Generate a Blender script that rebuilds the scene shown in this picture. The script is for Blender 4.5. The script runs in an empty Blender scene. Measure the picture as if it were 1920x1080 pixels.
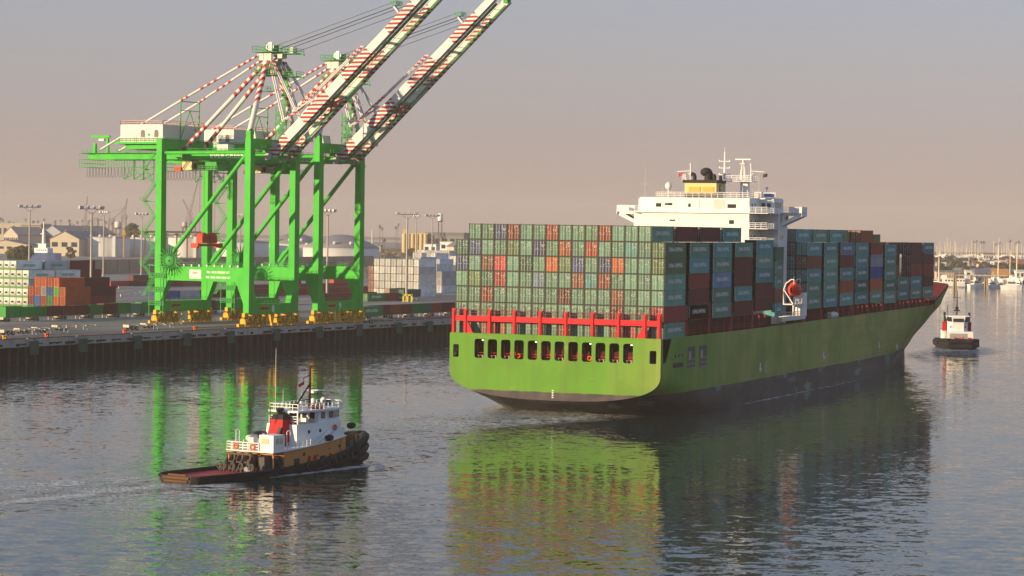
import bpy, bmesh, math, random
from mathutils import Vector, Matrix
from mathutils.geometry import tessellate_polygon
random.seed(7)
sc = bpy.context.scene
COL = sc.collection
R = math.radians

# ---------------------------------------------------------------- camera
FPX, ROLL, YH, CH = 4500.0, .0149, 429.2, 35.5        # focal length in photo pixels, roll, horizon row, eye height
PITCH = math.atan((540 - YH) / FPX)
cam_d = bpy.data.cameras.new('camera'); cam = bpy.data.objects.new('camera', cam_d); COL.objects.link(cam)
cam_d.lens = FPX / 1920 * 36; cam_d.sensor_width = 36; cam_d.clip_start = 1; cam_d.clip_end = 60000
cam.matrix_world = Matrix.Translation((0, 0, CH)) @ Matrix.Rotation(math.pi / 2 - PITCH, 4, 'X') @ Matrix.Rotation(ROLL, 4, 'Z')
sc.camera = cam

# ---------------------------------------------------------------- light
SUN_EL, SUN_AZ = 9.0, -118.0                           # azimuth from +Y clockwise: the sun stands behind and to the left
sd = Vector((math.sin(R(SUN_AZ)) * math.cos(R(SUN_EL)), math.cos(R(SUN_AZ)) * math.cos(R(SUN_EL)), math.sin(R(SUN_EL))))
sun_d = bpy.data.lights.new('sun', 'SUN'); sun = bpy.data.objects.new('sun', sun_d); COL.objects.link(sun)
sun_d.energy = 3.9; sun_d.angle = R(.6); sun_d.color = (1, .76, .45)
sun.rotation_euler = sd.to_track_quat('Z', 'Y').to_euler()
w = bpy.data.worlds.new('World'); sc.world = w; w.use_nodes = True
nt = w.node_tree; bg = nt.nodes['Background']
sky = nt.nodes.new('ShaderNodeTexSky'); sky.sky_type = 'NISHITA'; sky.sun_disc = False
sky.sun_elevation = R(SUN_EL); sky.sun_rotation = R(SUN_AZ); sky.altitude = 0
sky.air_density = 2; sky.dust_density = .15; sky.ozone_density = 9.5
hs = nt.nodes.new('ShaderNodeHueSaturation'); hs.inputs['Saturation'].default_value = .85
gm = nt.nodes.new('ShaderNodeGamma'); gm.inputs[1].default_value = .42; nt.links.new(sky.outputs[0], gm.inputs[0]); nt.links.new(gm.outputs[0], hs.inputs['Color']); tint = nt.nodes.new('ShaderNodeMix'); tint.data_type = 'RGBA'; tint.blend_type = 'MULTIPLY'; tint.inputs[0].default_value = 1; tint.inputs[7].default_value = (1.57, 1.34, 1.52, 1)
nt.links.new(hs.outputs[0], tint.inputs[6]); nt.links.new(tint.outputs[2], bg.inputs['Color'])
bg.inputs['Strength'].default_value = .15
sc.view_settings.view_transform = 'Standard'; sc.view_settings.look = 'None'
sc.view_settings.exposure = 1.0; sc.view_settings.gamma = 1
cy = sc.cycles
cy.use_denoising = True; cy.max_bounces = 6; cy.diffuse_bounces = 2; cy.glossy_bounces = 3
cy.transmission_bounces = 2; cy.transparent_max_bounces = 8; cy.volume_bounces = 0
cy.caustics_reflective = False; cy.caustics_refractive = False; cy.sample_clamp_indirect = 3
try: cy.denoiser = 'OPENIMAGEDENOISE'
except Exception: pass

# ---------------------------------------------------------------- helpers
def ray(px, py):
    xi, yi = px - 960, 540 - py
    x = xi * math.cos(ROLL) - yi * math.sin(ROLL); y = xi * math.sin(ROLL) + yi * math.cos(ROLL)
    c, s = math.cos(PITCH), math.sin(PITCH)
    return Vector((x / FPX, c + s * y / FPX, -s + c * y / FPX))
def on_z(px, py, z):
    v = ray(px, py); t = (z - CH) / v.z
    return Vector((v.x * t, v.y * t, z))
def on_y(px, py, Y):
    v = ray(px, py); t = Y / v.y
    return Vector((v.x * t, Y, CH + v.z * t))

class MB:
    def __init__(s): s.v = []; s.f = []; s.m = []; s.s = []
    def add(s, vs, fs, mat=0, smooth=False):
        o = len(s.v); s.v.extend(tuple(p) for p in vs)
        for f in fs: s.f.append(tuple(i + o for i in f)); s.m.append(mat); s.s.append(smooth)
    def box(s, x0, x1, y0, y1, z0, z1, mat=0):
        s.add([(x0, y0, z0), (x1, y0, z0), (x1, y1, z0), (x0, y1, z0), (x0, y0, z1), (x1, y0, z1), (x1, y1, z1), (x0, y1, z1)],
              [(0, 3, 2, 1), (4, 5, 6, 7), (0, 1, 5, 4), (1, 2, 6, 5), (2, 3, 7, 6), (3, 0, 4, 7)], mat)
    def loft(s, a, b, mat=0, cap=True, smooth=False):
        n = len(a); fs = [(i, (i + 1) % n, n + (i + 1) % n, n + i) for i in range(n)]
        s.add(list(a) + list(b), fs, mat, smooth)
        if cap: s.add(list(a), [tuple(range(n - 1, -1, -1))], mat); s.add(list(b), [tuple(range(n))], mat)
    def basis(s, p0, p1, up=(0, 0, 1)):
        d = (Vector(p1) - Vector(p0)).normalized(); u = Vector(up)
        if abs(d.dot(u)) > .98: u = Vector((1, 0, 0))
        a = d.cross(u).normalized(); return a, a.cross(d).normalized()
    def beam(s, p0, p1, wd, ht=None, mat=0, up=(0, 0, 1), w1=None, h1=None):
        ht = wd if ht is None else ht; w1 = wd if w1 is None else w1; h1 = ht if h1 is None else h1
        a, b = s.basis(p0, p1, up); p0 = Vector(p0); p1 = Vector(p1)
        q = lambda p, x, y: [p + a * (-x / 2) - b * (y / 2), p + a * (x / 2) - b * (y / 2), p + a * (x / 2) + b * (y / 2), p - a * (x / 2) + b * (y / 2)]
        s.loft(q(p0, wd, ht), q(p1, w1, h1), mat)
    def tube(s, p0, p1, r, mat=0, n=8, r1=None, cap=True):
        r1 = r if r1 is None else r1; a, b = s.basis(p0, p1); p0 = Vector(p0); p1 = Vector(p1)
        c = [(math.cos(2 * math.pi * i / n), math.sin(2 * math.pi * i / n)) for i in range(n)]
        s.loft([p0 + a * (r * x) + b * (r * y) for x, y in c], [p1 + a * (r1 * x) + b * (r1 * y) for x, y in c], mat, cap, True)
    def path(s, pts, r, mat=0, n=6):
        for i in range(len(pts) - 1): s.tube(pts[i], pts[i + 1], r, mat, n)
    def lathe(s, prof, c=(0, 0, 0), mat=0, n=16, axis='z'):
        vs = []; k = len(prof)
        for i in range(n):
            a = 2 * math.pi * i / n
            for r, h in prof:
                x, y, z = r * math.cos(a), r * math.sin(a), h
                if axis == 'x': x, y, z = z, x, y
                if axis == 'y': x, y, z = y, z, x
                vs.append((c[0] + x, c[1] + y, c[2] + z))
        fs = [(i * k + j, ((i + 1) % n) * k + j, ((i + 1) % n) * k + j + 1, i * k + j + 1) for i in range(n) for j in range(k - 1)]
        s.add(vs, fs, mat, True)
    def ball(s, c, r, mat=0, n=12, sz=1.0):
        s.lathe([(max(.001, r * math.sin(math.pi * i / 8)), -r * sz * math.cos(math.pi * i / 8)) for i in range(9)], c, mat, n)
    def torus(s, c, R0, r, axis='y', mat=0, n=16, m=8):
        s.lathe([(R0 + r * math.cos(2 * math.pi * j / m), r * math.sin(2 * math.pi * j / m)) for j in range(m + 1)], c, mat, n, axis)
    def prism(s, poly, axis, a, b, mat=0):
        def P(u, v, h): return {'x': (h, u, v), 'y': (u, h, v), 'z': (u, v, h)}[axis]
        s.loft([P(u, v, a) for u, v in poly], [P(u, v, b) for u, v in poly], mat)
    def plate(s, outer, holes, fn, mat=0):
        tris = tessellate_polygon([[Vector((u, v, 0)) for u, v in L] for L in [outer] + holes])
        s.add([fn(u, v) for L in [outer] + holes for u, v in L], tris, mat)
    def text(s, txt, size, fn, mat=0, align='CENTER', sx=1.0):
        V, F = text_mesh(txt, align)
        s.add([fn(x * size * sx, y * size) for x, y in V], F, mat)
    def rail(s, pts, h=1.05, r=.03, mat=0, gap=1.8, bars=2, closed=False):
        if closed: pts = pts + [pts[0]]
        for i in range(len(pts) - 1):
            a, b = Vector(pts[i]), Vector(pts[i + 1]); L = (b - a).length; k = max(1, round(L / gap))
            for j in range(1, bars + 1):
                z = Vector((0, 0, h * j / bars)); s.beam(a + z, b + z, r * 2, r * 2, mat)
            for j in range(k + 1):
                p = a.lerp(b, j / k); s.beam(p, p + Vector((0, 0, h)), r * 2, r * 2, mat)
    def split(s):
        par = {}; key = [tuple(round(c, 3) for c in v) for v in s.v]
        def find(a):
            while par.setdefault(a, a) != a: par[a] = par[par[a]]; a = par[a]
            return a
        for f in s.f:
            for i in f[1:]: par[find(key[f[0]])] = find(key[i])
        out = {}
        for f, m, sm in zip(s.f, s.m, s.s):
            b = out.setdefault(find(key[f[0]]), MB()); o = len(b.v); b.v.extend(s.v[i] for i in f); b.f.append(tuple(range(o, o + len(f)))); b.m.append(m); b.s.append(sm)
        return list(out.values())
    def pieces(s, name, mats, parent=None): return [b.build(name, mats, parent) for b in s.split()]
    def build(s, name, mats, parent=None, loc=None):
        me = bpy.data.meshes.new(name); me.from_pydata(s.v, [], s.f)
        for m in (mats if isinstance(mats, (list, tuple)) else [mats]): me.materials.append(m)
        me.polygons.foreach_set('material_index', s.m); me.polygons.foreach_set('use_smooth', s.s); me.update()
        o = bpy.data.objects.new(name, me); COL.objects.link(o)
        if parent is not None: o.parent = parent
        if loc is not None: o.location = loc
        return o
_tx = {}
def text_mesh(txt, align='CENTER'):
    if (txt, align) not in _tx:
        c = bpy.data.curves.new('lettering', 'FONT'); c.body = txt; c.align_x = align; c.resolution_u = 1; c.size = 1; c.offset = .02
        o = bpy.data.objects.new('lettering', c); COL.objects.link(o)
        me = bpy.data.meshes.new_from_object(o.evaluated_get(bpy.context.evaluated_depsgraph_get()))
        _tx[txt, align] = ([(v.co.x, v.co.y) for v in me.vertices], [tuple(p.vertices) for p in me.polygons])
        bpy.data.objects.remove(o); bpy.data.curves.remove(c); bpy.data.meshes.remove(me)
    return _tx[txt, align]
def tag(o, label=None, cat=None, group=None, kind=None):
    for k, v in (('label', label), ('category', cat), ('group', group), ('kind', kind)):
        if v: o[k] = v
    return o
def empty(name, label, cat, loc=(0, 0, 0), rz=0, group=None):
    o = bpy.data.objects.new(name, None); COL.objects.link(o); o.location = loc; o.rotation_euler = (0, 0, rz)
    o.empty_display_size = 1
    return tag(o, label, cat, group)
def copy_tree(o, parent=None, keep=True):
    c = o.copy(); COL.objects.link(c)
    if parent is not None:
        c.parent = parent; c.matrix_parent_inverse = o.matrix_parent_inverse.copy()
    for ch in [x for x in KIDS.get(o.name, [])] if KIDS else list(o.children): copy_tree(ch, c)
    return c
KIDS = {}
ORD = ['first', 'second', 'third', 'fourth', 'fifth', 'sixth', 'seventh', 'eighth', 'ninth', 'tenth', 'eleventh', 'twelfth', 'thirteenth', 'fourteenth', 'fifteenth', 'sixteenth', 'seventeenth', 'eighteenth', 'nineteenth', 'twentieth', 'twenty-first', 'twenty-second', 'twenty-third', 'twenty-fourth', 'twenty-fifth', 'twenty-sixth', 'twenty-seventh', 'twenty-eighth', 'twenty-ninth', 'thirtieth']

# ---------------------------------------------------------------- materials
MATS = {}
def mat(name, col, rough=.55, dirt=.25, scale=.35, metal=0, dcol=None, spec=.15, bump=0, streak=1.0, objcol=False, emit=0):
    if name in MATS: return MATS[name]
    m = bpy.data.materials.new(name); m.use_nodes = True; n = m.node_tree.nodes; L = m.node_tree.links
    p = n['Principled BSDF']; p.inputs['Roughness'].default_value = rough if spec > .5 else max(rough, .58); p.inputs['Metallic'].default_value = metal
    p.inputs['Specular IOR Level'].default_value = spec
    tc = n.new('ShaderNodeTexCoord'); mp = n.new('ShaderNodeMapping'); mp.inputs['Scale'].default_value = (1, 1, 1 / streak)
    L.new(tc.outputs['Object'], mp.inputs[0])
    nz = n.new('ShaderNodeTexNoise'); nz.inputs['Scale'].default_value = scale; nz.inputs['Detail'].default_value = 6; nz.inputs['Roughness'].default_value = .65
    L.new(mp.outputs[0], nz.inputs['Vector'])
    cr = n.new('ShaderNodeMapRange'); cr.inputs[1].default_value = .42; cr.inputs[2].default_value = .72; cr.inputs[3].default_value = 0; cr.inputs[4].default_value = dirt
    L.new(nz.outputs['Fac'], cr.inputs[0])
    mx = n.new('ShaderNodeMix'); mx.data_type = 'RGBA'; L.new(cr.outputs[0], mx.inputs[0])
    if objcol:
        oi = n.new('ShaderNodeObjectInfo'); L.new(oi.outputs['Color'], mx.inputs[6])
        mp.inputs['Scale'].default_value = (1, .4, 1 / streak)
        ad = n.new('ShaderNodeVectorMath'); ad.operation = 'ADD'; ml = n.new('ShaderNodeMath'); ml.operation = 'MULTIPLY'; ml.inputs[1].default_value = 200
        L.new(oi.outputs['Random'], ml.inputs[0]); L.new(tc.outputs['Object'], ad.inputs[0]); L.new(ml.outputs[0], ad.inputs[1]); L.new(ad.outputs[0], mp.inputs[0])
    else: mx.inputs[6].default_value = (*col, 1)
    mx.inputs[7].default_value = (*(dcol or [c * .45 for c in col]), 1)
    L.new(mx.outputs[2], p.inputs['Base Color'])
    if bump:
        b = n.new('ShaderNodeBump'); b.inputs['Strength'].default_value = bump; b.inputs['Distance'].default_value = .1
        L.new(nz.outputs['Fac'], b.inputs['Height']); L.new(b.outputs[0], p.inputs['Normal'])
    if emit:
        p.inputs['Emission Color'].default_value = (*col, 1); p.inputs['Emission Strength'].default_value = emit
    MATS[name] = m; m.diffuse_color = (*col, 1)
    return m
white = mat('white_paint', (.78, .77, .75), .45, .18, .5, dcol=(.5, .42, .34), streak=3)
offwhite = mat('offwhite_paint', (.62, .6, .56), .5, .3, .4, dcol=(.4, .3, .22), streak=3)
black = mat('black_paint', (.02, .02, .022), .5, .3, .8, dcol=(.05, .045, .04))
rubber = mat('rubber', (.018, .018, .018), .75, .5, 1.2, dcol=(.045, .042, .04), bump=.5)
steel = mat('galvanised_steel', (.38, .38, .37), .45, .3, .6, .3)
darksteel = mat('dark_steel', (.07, .07, .07), .55, .4, .7, dcol=(.12, .07, .045))
rope_m = mat('wire_rope', (.05, .05, .05), .6, 0)
glass = mat('window_glass', (.02, .025, .03), .08, 0, spec=.8)
red_p = mat('red_paint', (.62, .02, .03), .45, .2, .5, dcol=(.35, .02, .02))
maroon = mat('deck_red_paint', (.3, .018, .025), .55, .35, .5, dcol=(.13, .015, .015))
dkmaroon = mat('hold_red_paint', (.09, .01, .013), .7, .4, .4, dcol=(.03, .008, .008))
orange = mat('orange_paint', (.75, .13, .02), .5, .15, .8)
yellow = mat('yellow_paint', (.78, .42, .015), .5, .35, .5, dcol=(.3, .13, .01))
# ================================================================ SHIP
SK = 1.066; SHX, SHY, SHZ, STH = 7.52 * SK, 427.0 * SK, -2.34, .387
cs, sn = math.cos(STH), math.sin(STH)
def SW(x, y, z=0): return Vector((SHX + SK * (cs * x + sn * y), SHY + SK * (-sn * x + cs * y), SHZ + SK * z))     # ship frame: x starboard, y forward
ship = empty('container_ship', 'green hulled container ship with white bridge stacked high with mixed containers', 'container ship', (SHX, SHY, SHZ), -STH); ship.scale = (SK, SK, SK)

def lerp_tab(xs, ys, x):
    if x <= xs[0]: return ys[0]
    for i in range(len(xs) - 1):
        if x <= xs[i + 1]:
            t = (x - xs[i]) / (xs[i + 1] - xs[i]); t = t * t * (3 - 2 * t) * .35 + t * .65
            return ys[i] + (ys[i + 1] - ys[i]) * t
    return ys[-1]
BU = [150, 180, 205, 225, 245, 260, 270, 279]
BZ = [-4, 0, 4, 8, 12.5, 17, 22]
BT = [[19.5, 15.5, 10.5, 7, 4.3, 1.9, .5, 0], [20.1, 17.2, 12.8, 9.3, 5.9, 2.8, .6, 0], [20.15, 18.4, 14.6, 11, 7, 3.5, 1, 0], [20.15, 19.4, 16.8, 13.5, 9.5, 5, 1.8, 0],
      [20.15, 20.1, 18.9, 16.8, 13.6, 8.3, 3.8, .05], [20.15, 20.15, 20.1, 19.6, 17.2, 12.6, 7.2, .6], [20.15, 20.15, 20.15, 20.1, 19, 15.6, 10.2, 1.5]]
def zbot(u): return lerp_tab([0, 8, 16, 24, 35, 50, 70], [5, 2.8, .2, -2.2, -6, -9, -12], u)
def halfb(u, z):
    if u < 150:
        zb = zbot(u); zt = 10.2 - u * .12; t = min(1, max(0, (zt - z) / (zt - zb)))
        return 20.15 * (1 - t ** 2.6) ** (1 / 2.6)
    return lerp_tab(BZ, [lerp_tab(BU, row, u) for row in BT], z)
def ztop(u):
    if u < 224: return 16.6 + .8 * max(0, u - 60) / 164
    return 17.4 + 4.6 * min(1, (u - 224) / 24) + .5 * max(0, u - 248) / 30
# hull paint: green topsides turning olive away from the stern, grey antifouling below a waterline
hm = bpy.data.materials.new('hull_paint'); hm.use_nodes = True; n = hm.node_tree.nodes; L = hm.node_tree.links
p = n['Principled BSDF']; p.inputs['Roughness'].default_value = .6; p.inputs['Specular IOR Level'].default_value = .2
tc = n.new('ShaderNodeTexCoord'); sp = n.new('ShaderNodeSeparateXYZ'); L.new(tc.outputs['Object'], sp.inputs[0])
def noise(scale, det, vec, st=(1, 1, 1)):
    mp = n.new('ShaderNodeMapping'); mp.inputs['Scale'].default_value = st; L.new(vec, mp.inputs[0])
    z = n.new('ShaderNodeTexNoise'); z.inputs['Scale'].default_value = scale; z.inputs['Detail'].default_value = det; L.new(mp.outputs[0], z.inputs['Vector']); return z.outputs['Fac']
def mrange(v, a, b, c=0, d=1, sm=False):
    r = n.new('ShaderNodeMapRange'); L.new(v, r.inputs[0])
    if sm: r.interpolation_type = 'SMOOTHSTEP'
    for i, k in enumerate((a, b, c, d)): r.inputs[i + 1].default_value = k
    return r.outputs[0]
def mixc(f, a, b):
    m = n.new('ShaderNodeMix'); m.data_type = 'RGBA'
    if f is not None: L.new(f, m.inputs[0])
    for i, k in ((6, a), (7, b)):
        if isinstance(k, tuple): m.inputs[i].default_value = (*k, 1)
        else: L.new(k, m.inputs[i])
    return m.outputs[2]
def mth(op, a, b):
    m = n.new('ShaderNodeMath'); m.operation = op
    for i, k in enumerate((a, b)):
        if isinstance(k, (int, float)): m.inputs[i].default_value = k
        else: L.new(k, m.inputs[i])
    return m.outputs[0]
n1 = noise(.08, 5, tc.outputs['Object'], (1, 1, .35)); n2 = noise(.7, 4, tc.outputs['Object'], (1, .5, .06)); n3 = noise(.35, 8, tc.outputs['Object'], (1, .4, 1))
olive_mix = mth('ADD', mrange(sp.outputs['Y'], 1, 75, 0, .75), mrange(n1, .35, .7, -.2, .35))
g = mixc(olive_mix, (.10, .265, .018), (.37, .34, .10))
g = mixc(mrange(n2, .5, .75, 0, .3), g, (.10, .14, .035))
g = mixc(mrange(n3, .66, .72, 0, .25), g, (.3, .28, .16))
bt = mixc(mrange(n3, .4, .7), (.05, .042, .044), (.10, .082, .082))
bt = mixc(mrange(noise(.22, 6, tc.outputs['Object'], (1, .5, 1)), .6, .66), bt, (.15, .22, .2))
edge = mth('ADD', sp.outputs['Z'], mrange(n3, 0, 1, -.25, .25))
bw = n.new('ShaderNodeTexBrick'); bw.inputs['Scale'].default_value = 1; bw.inputs['Brick Width'].default_value = 11; bw.inputs['Row Height'].default_value = 2.4; bw.inputs['Mortar Size'].default_value = .06; bw.inputs['Mortar Smooth'].default_value = .3
cmb = n.new('ShaderNodeCombineXYZ'); L.new(sp.outputs['Y'], cmb.inputs[0]); L.new(sp.outputs['Z'], cmb.inputs[1]); L.new(cmb.outputs[0], bw.inputs['Vector'])
g = mixc(mth('MULTIPLY', mth('MULTIPLY', bw.outputs['Fac'], mrange(sp.outputs['Y'], 40, 120, 0, 1)), mrange(n1, .4, .6, .15, .6)), g, (.06, .08, .02))
g = mixc(mrange(noise(.13, 3, tc.outputs['Object'], (1, .6, .8)), .48, .58, 0, .4), g, (.085, .19, .022)); g = mixc(mrange(noise(.6, 6, tc.outputs['Object'], (.3, .3, 1)), .62, .7, 0, .3), g, (.3, .33, .14))  # broad darker green patches painted in for the transom's shading
n4 = noise(1.1, 5, tc.outputs['Object'], (1, 1, .035)); g = mixc(mrange(n4, .6, .78, 0, .55), g, (.17, .12, .05))
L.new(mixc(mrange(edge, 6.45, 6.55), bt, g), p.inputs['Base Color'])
bp = n.new('ShaderNodeBump'); bp.inputs['Strength'].default_value = .5; bp.inputs['Distance'].default_value = .12
L.new(mth('ADD', mth('MULTIPLY', mth('MULTIPLY', bw.outputs['Fac'], mrange(sp.outputs['Y'], 1, 6, 0, 1)), -.4), n1), bp.inputs['Height']); L.new(bp.outputs[0], p.inputs['Normal'])

us = [0, .6, 1.2, 1.22, 2.8, 6.0, 6.05, 8, 11, 14, 17, 20, 24, 28, 32, 38, 45, 55, 70, 90, 110, 130, 150, 160, 170, 180, 190, 200, 208, 216, 224, 230, 236, 242, 248, 253, 258, 262, 266, 270, 273, 276, 279]
def ztop_n(u): return 12.3 if 1.21 < u < 2.9 else ztop(u)
NL = 26
b = MB(); vs = []
for side in (1, -1):
    for u in us:
        lo = max(-4.0, zbot(u)); hi = ztop_n(u)
        for k in range(NL):
            t = (k / (NL - 1)) ** 1.25; z = lo + (hi - lo) * t
            zs = z if not (u < 150 and k == 0 and lo > -4) else lo
            vs.append((side * halfb(u, zs), u + (0 if u < 240 else (z - 12) * .18 * (u - 240) / 39), z))
fs = []; M = len(us)
for si in range(2):
    for i in range(M - 1):
        for k in range(NL - 1):
            a = (si * M + i) * NL + k; q = (a, a + NL, a + NL + 1, a + 1)
            fs.append(q if si == 0 else q[::-1])
b.add(vs, fs, 0, True)
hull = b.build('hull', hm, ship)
# transom with its row of mooring openings
def rrect(x0, x1, z0, z1, r, top_only=False):
    pts = []
    for (cx, cz, a0) in ((x1 - r, z1 - r, 0), (x0 + r, z1 - r, 90)) :
        pts += [(cx + r * math.cos(R(a0 + k * 30)), cz + r * math.sin(R(a0 + k * 30))) for k in range(4)]
    if top_only: pts += [(x0, z0), (x1, z0)]
    else:
        for (cx, cz, a0) in ((x0 + r, z0 + r, 180), (x1 - r, z0 + r, 270)):
            pts += [(cx + r * math.cos(R(a0 + k * 30)), cz + r * math.sin(R(a0 + k * 30))) for k in range(4)]
    return pts
zz = [5 + (16.6 - 5) * (k / 39) ** 1.6 for k in range(40)]
outer = [(halfb(0, z), z) for z in zz] + [(-halfb(0, z), z) for z in reversed(zz[1:])]
holes = [rrect(-14.35 + 2.585 * k - .92, -14.35 + 2.585 * k + .92, 12.15, 15.6, .45) for k in range(12)]
holes += [rrect(-19.45, -18.35, 12.2, 14.5, .2), rrect(18.1, 19.35, 12.2, 14.5, .2)]
b = MB()
b.plate(outer, holes, lambda x, z: (x, 0, z)); b.plate(outer, holes, lambda x, z: (x, .35, z))
for h in holes:
    for i in range(len(h)):
        (xa, za), (xb, zb_) = h[i], h[(i + 1) % len(h)]
        b.add([(xa, 0, za), (xb, 0, zb_), (xb, .35, zb_), (xa, .35, za)], [(0, 1, 2, 3)])
b.box(-20.15, 20.15, 0.002, .6, 16.45, 16.62)
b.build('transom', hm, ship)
# mooring deck behind the transom
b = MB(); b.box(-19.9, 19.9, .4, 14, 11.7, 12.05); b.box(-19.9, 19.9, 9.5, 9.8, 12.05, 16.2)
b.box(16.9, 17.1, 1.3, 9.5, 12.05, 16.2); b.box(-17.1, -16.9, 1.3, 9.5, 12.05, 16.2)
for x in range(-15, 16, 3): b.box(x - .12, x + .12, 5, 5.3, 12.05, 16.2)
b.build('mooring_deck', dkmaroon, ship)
b = MB()
for k in range(12):
    x = -14.35 + 2.585 * k
    b.beam((x - .9, .8, 13.1), (x + .9, .8, 13.1), .07); b.beam((x - .9, .8, 12.65), (x + .9, .8, 12.65), .06)
    b.beam((x - .6, 1.1, 12.05), (x - .75, 1.1, 14.6), .1)
b.build('mooring_rail', red_p, ship)
b = MB()
for k in (0, 1, 2, 6, 9, 10, 11):
    x = -14.35 + 2.585 * k
    for d in (-.42, .42): b.lathe([(.01, .62), (.2, .6), (.22, .5), (.15, .4), (.15, 0), (.01, 0)], (x + d, .75, 12.05), 0, 8)
b.pieces('fairlead', steel, ship)
b = MB()
for k in (2, 5, 7):
    x = -14.35 + 2.585 * k + .3; b.lathe([(.01, -.6), (.75, -.6), (.75, -.5), (.4, -.5), (.4, .5), (.75, .5), (.75, .6), (.01, .6)], (x, 3.5, 12.9), 0, 14, 'x')
b.pieces('winch', red_p, ship)
for k in (3, 8):
    b = MB(); b.torus((-14.35 + 2.585 * k + (-.35 if k == 3 else .35), .62, 12.75), .34, .1); b.build('lifebuoy', orange, ship)
lampm = mat('lit_lamp', (1, .92, .75), .5, 0, emit=1.2)
for k in (0, 4, 8, 11):
    b = MB(); b.box(-14.35 + 2.585 * k + .15, -14.35 + 2.585 * k + .5, .9, 1.05, 15.25, 15.4); b.build('deck_lamp', lampm, ship)
# deck, coamings, forecastle
b = MB(); dk = [u for u in us if u >= 6.0 and u <= 262]
P = [(halfb(u, 16.4) - .12, u) for u in [0.5, 1.1] + dk]
P = [(min(x, 16.8) if 0.6 < y < 5.9 else x, y) for x, y in P]
poly = P + [(-x, y) for x, y in reversed(P)]
b.add([(x, y, 16.38) for x, y in poly], [tuple(range(len(poly)))]); b.add([(x, y, 16.2) for x, y in poly], [tuple(range(len(poly)))])
b.build('main_deck', dkmaroon, ship)
b = MB(); b.box(-17.4, 17.4, 8, 78.8, 16.4, 19.05); b.box(-17.4, 17.4, 96.2, 224, 16.4, 19.05); b.build('hatch_coaming', dkmaroon, ship)
b = MB(); fu = [226, 232, 238, 244, 250, 256, 262, 268, 274, 278]
poly = [(halfb(u, 18.4) - .15, u + .5) for u in fu] + [(-halfb(u, 18.4) + .15, u + .5) for u in reversed(fu)]
b.add([(x, y, 18.5) for x, y in poly], [tuple(range(len(poly)))]); b.add([(poly[0][0], 226.4, 16.4), (poly[-1][0], 226.4, 16.4), (poly[-1][0], 226.4, 18.5), (poly[0][0], 226.4, 18.5)], [(0, 1, 2, 3)])
b.build('forecastle_deck', dkmaroon, ship)
b = MB()
for s_ in (1, -1):
    for i in range(us.index(224), M - 1):
        u0_, u1_ = us[i], us[i + 1]
        q = []
        for u in (u0_, u1_):
            for z in (16.6, ztop(u) - .03): q.append((s_ * max(0, halfb(u, z) - .3), u + (0 if u < 240 else (z - 12) * .18 * (u - 240) / 39) - .25, z))
        b.add(q, [(0, 2, 3, 1)])
b.build('bulwark_lining', dkmaroon, ship)
b = MB(); b.tube((0, 258, 18.5), (0, 258, 31), .35, 0, 10, .2); b.beam((-2, 258, 27), (2, 258, 27), .15); b.build('foremast', white, ship)
b = MB()
b.plate([(-17, 18.5), (17, 18.5), (15, 22.5), (-15, 22.5)], [], lambda x, z: (x, 231, z)); b.plate([(-17, 18.5), (17, 18.5), (15, 22.5), (-15, 22.5)], [], lambda x, z: (x, 231.2, z)); b.build('breakwater', dkmaroon, ship)

# red lashing frame over the transom
b = MB()
xs = [-19.6, -17.3, -12.55, -7.75, -2.75, 2.15, 7.2, 12.1, 17.0, 19.65]
for i, x in enumerate(xs):
    m = MB(); m.box(x - .33, x + .33, .35, .95, 16.62, 21.0 if i in (0, 9) else 20.9)
    m.box(x - .16, x + .16, .2, .36, 16.63, 20.7)
    if i in (1, 8): m.prism([(x + (.33 if i == 1 else -.33), 16.62), (x + (1.5 if i == 1 else -1.5), 16.62), (x + (.33 if i == 1 else -.33), 18.9)], 'y', .4, .9)
    m.build('lashing_post', red_p, ship)
b.box(-19.3, 19.3, .4, .9, 18.75, 19.75); b.build('lashing_beam', red_p, ship)
b = MB(); b.rail([(-19.3, .65, 19.75), (19.3, .65, 19.75)], 1.1, .035, 0, 2.45, 2)
for i in range(16): b.beam((-19.5 + 2.45 * i, .9, 20.4), (-18.6 + 2.45 * i, 1.5, 21.6), .05); b.beam((-17.6 + 2.45 * i, .9, 20.4), (-18.6 + 2.45 * i, 1.5, 21.6), .05)
b.build('lashing_rail', maroon, ship)
# starboard and port side posts between the bays
U0, PB, GAP, LC = 1.87, 14.11, 38.26, 12.19
bay_u = [U0 + k * PB for k in range(5)] + [U0 + 4 * PB + GAP + k * PB for k in range(9)]
for i, u in enumerate(bay_u):
    for s_ in (1, -1):
        m = MB(); ug = u - .95 if i else 8.3
        if i == 0: continue
        t = 22.2 if i < 5 else 23.3
        m.beam((s_ * 19.5, ug, 16.4), (s_ * 19.5, ug, 18.3), .5, 1.5, 0, w1=.5, h1=1.3, up=(0, 1, 0)); m.beam((s_ * 19.55, ug, 18.3), (s_ * 19.55, ug, 19.4), .5, 1.3, 0, w1=.4, h1=.75, up=(0, 1, 0)); m.beam((s_ * 19.6, ug, 19.4), (s_ * 19.6, ug, t), .4, .75, 0, up=(0, 1, 0))
        m.build('side_post', maroon, ship)
        for q in (4.2, 8.3):
            if s_ < 0: continue
            m = MB(); m.box(19.45, 19.7, u + q - .13, u + q + .13, 16.4, 19.1); m.build('stanchion', maroon, ship)
for u in (4.5, 9.5, 12.6):
    m = MB(); m.box(19.4, 19.7, u + 3.5, u + 3.8, 16.4, 19.1); m.build('stanchion', maroon, ship)
b = MB(); b.box(18.9, 19.3, 10.2, 10.8, 16.4, 18.0); b.build('deck_locker', white, ship)
b = MB(); b.tube((19.2, 118, 17.4), (19.2, 124, 17.4), .8, 0, 12); b.build('deck_tank', offwhite, ship)
b = MB()
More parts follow.
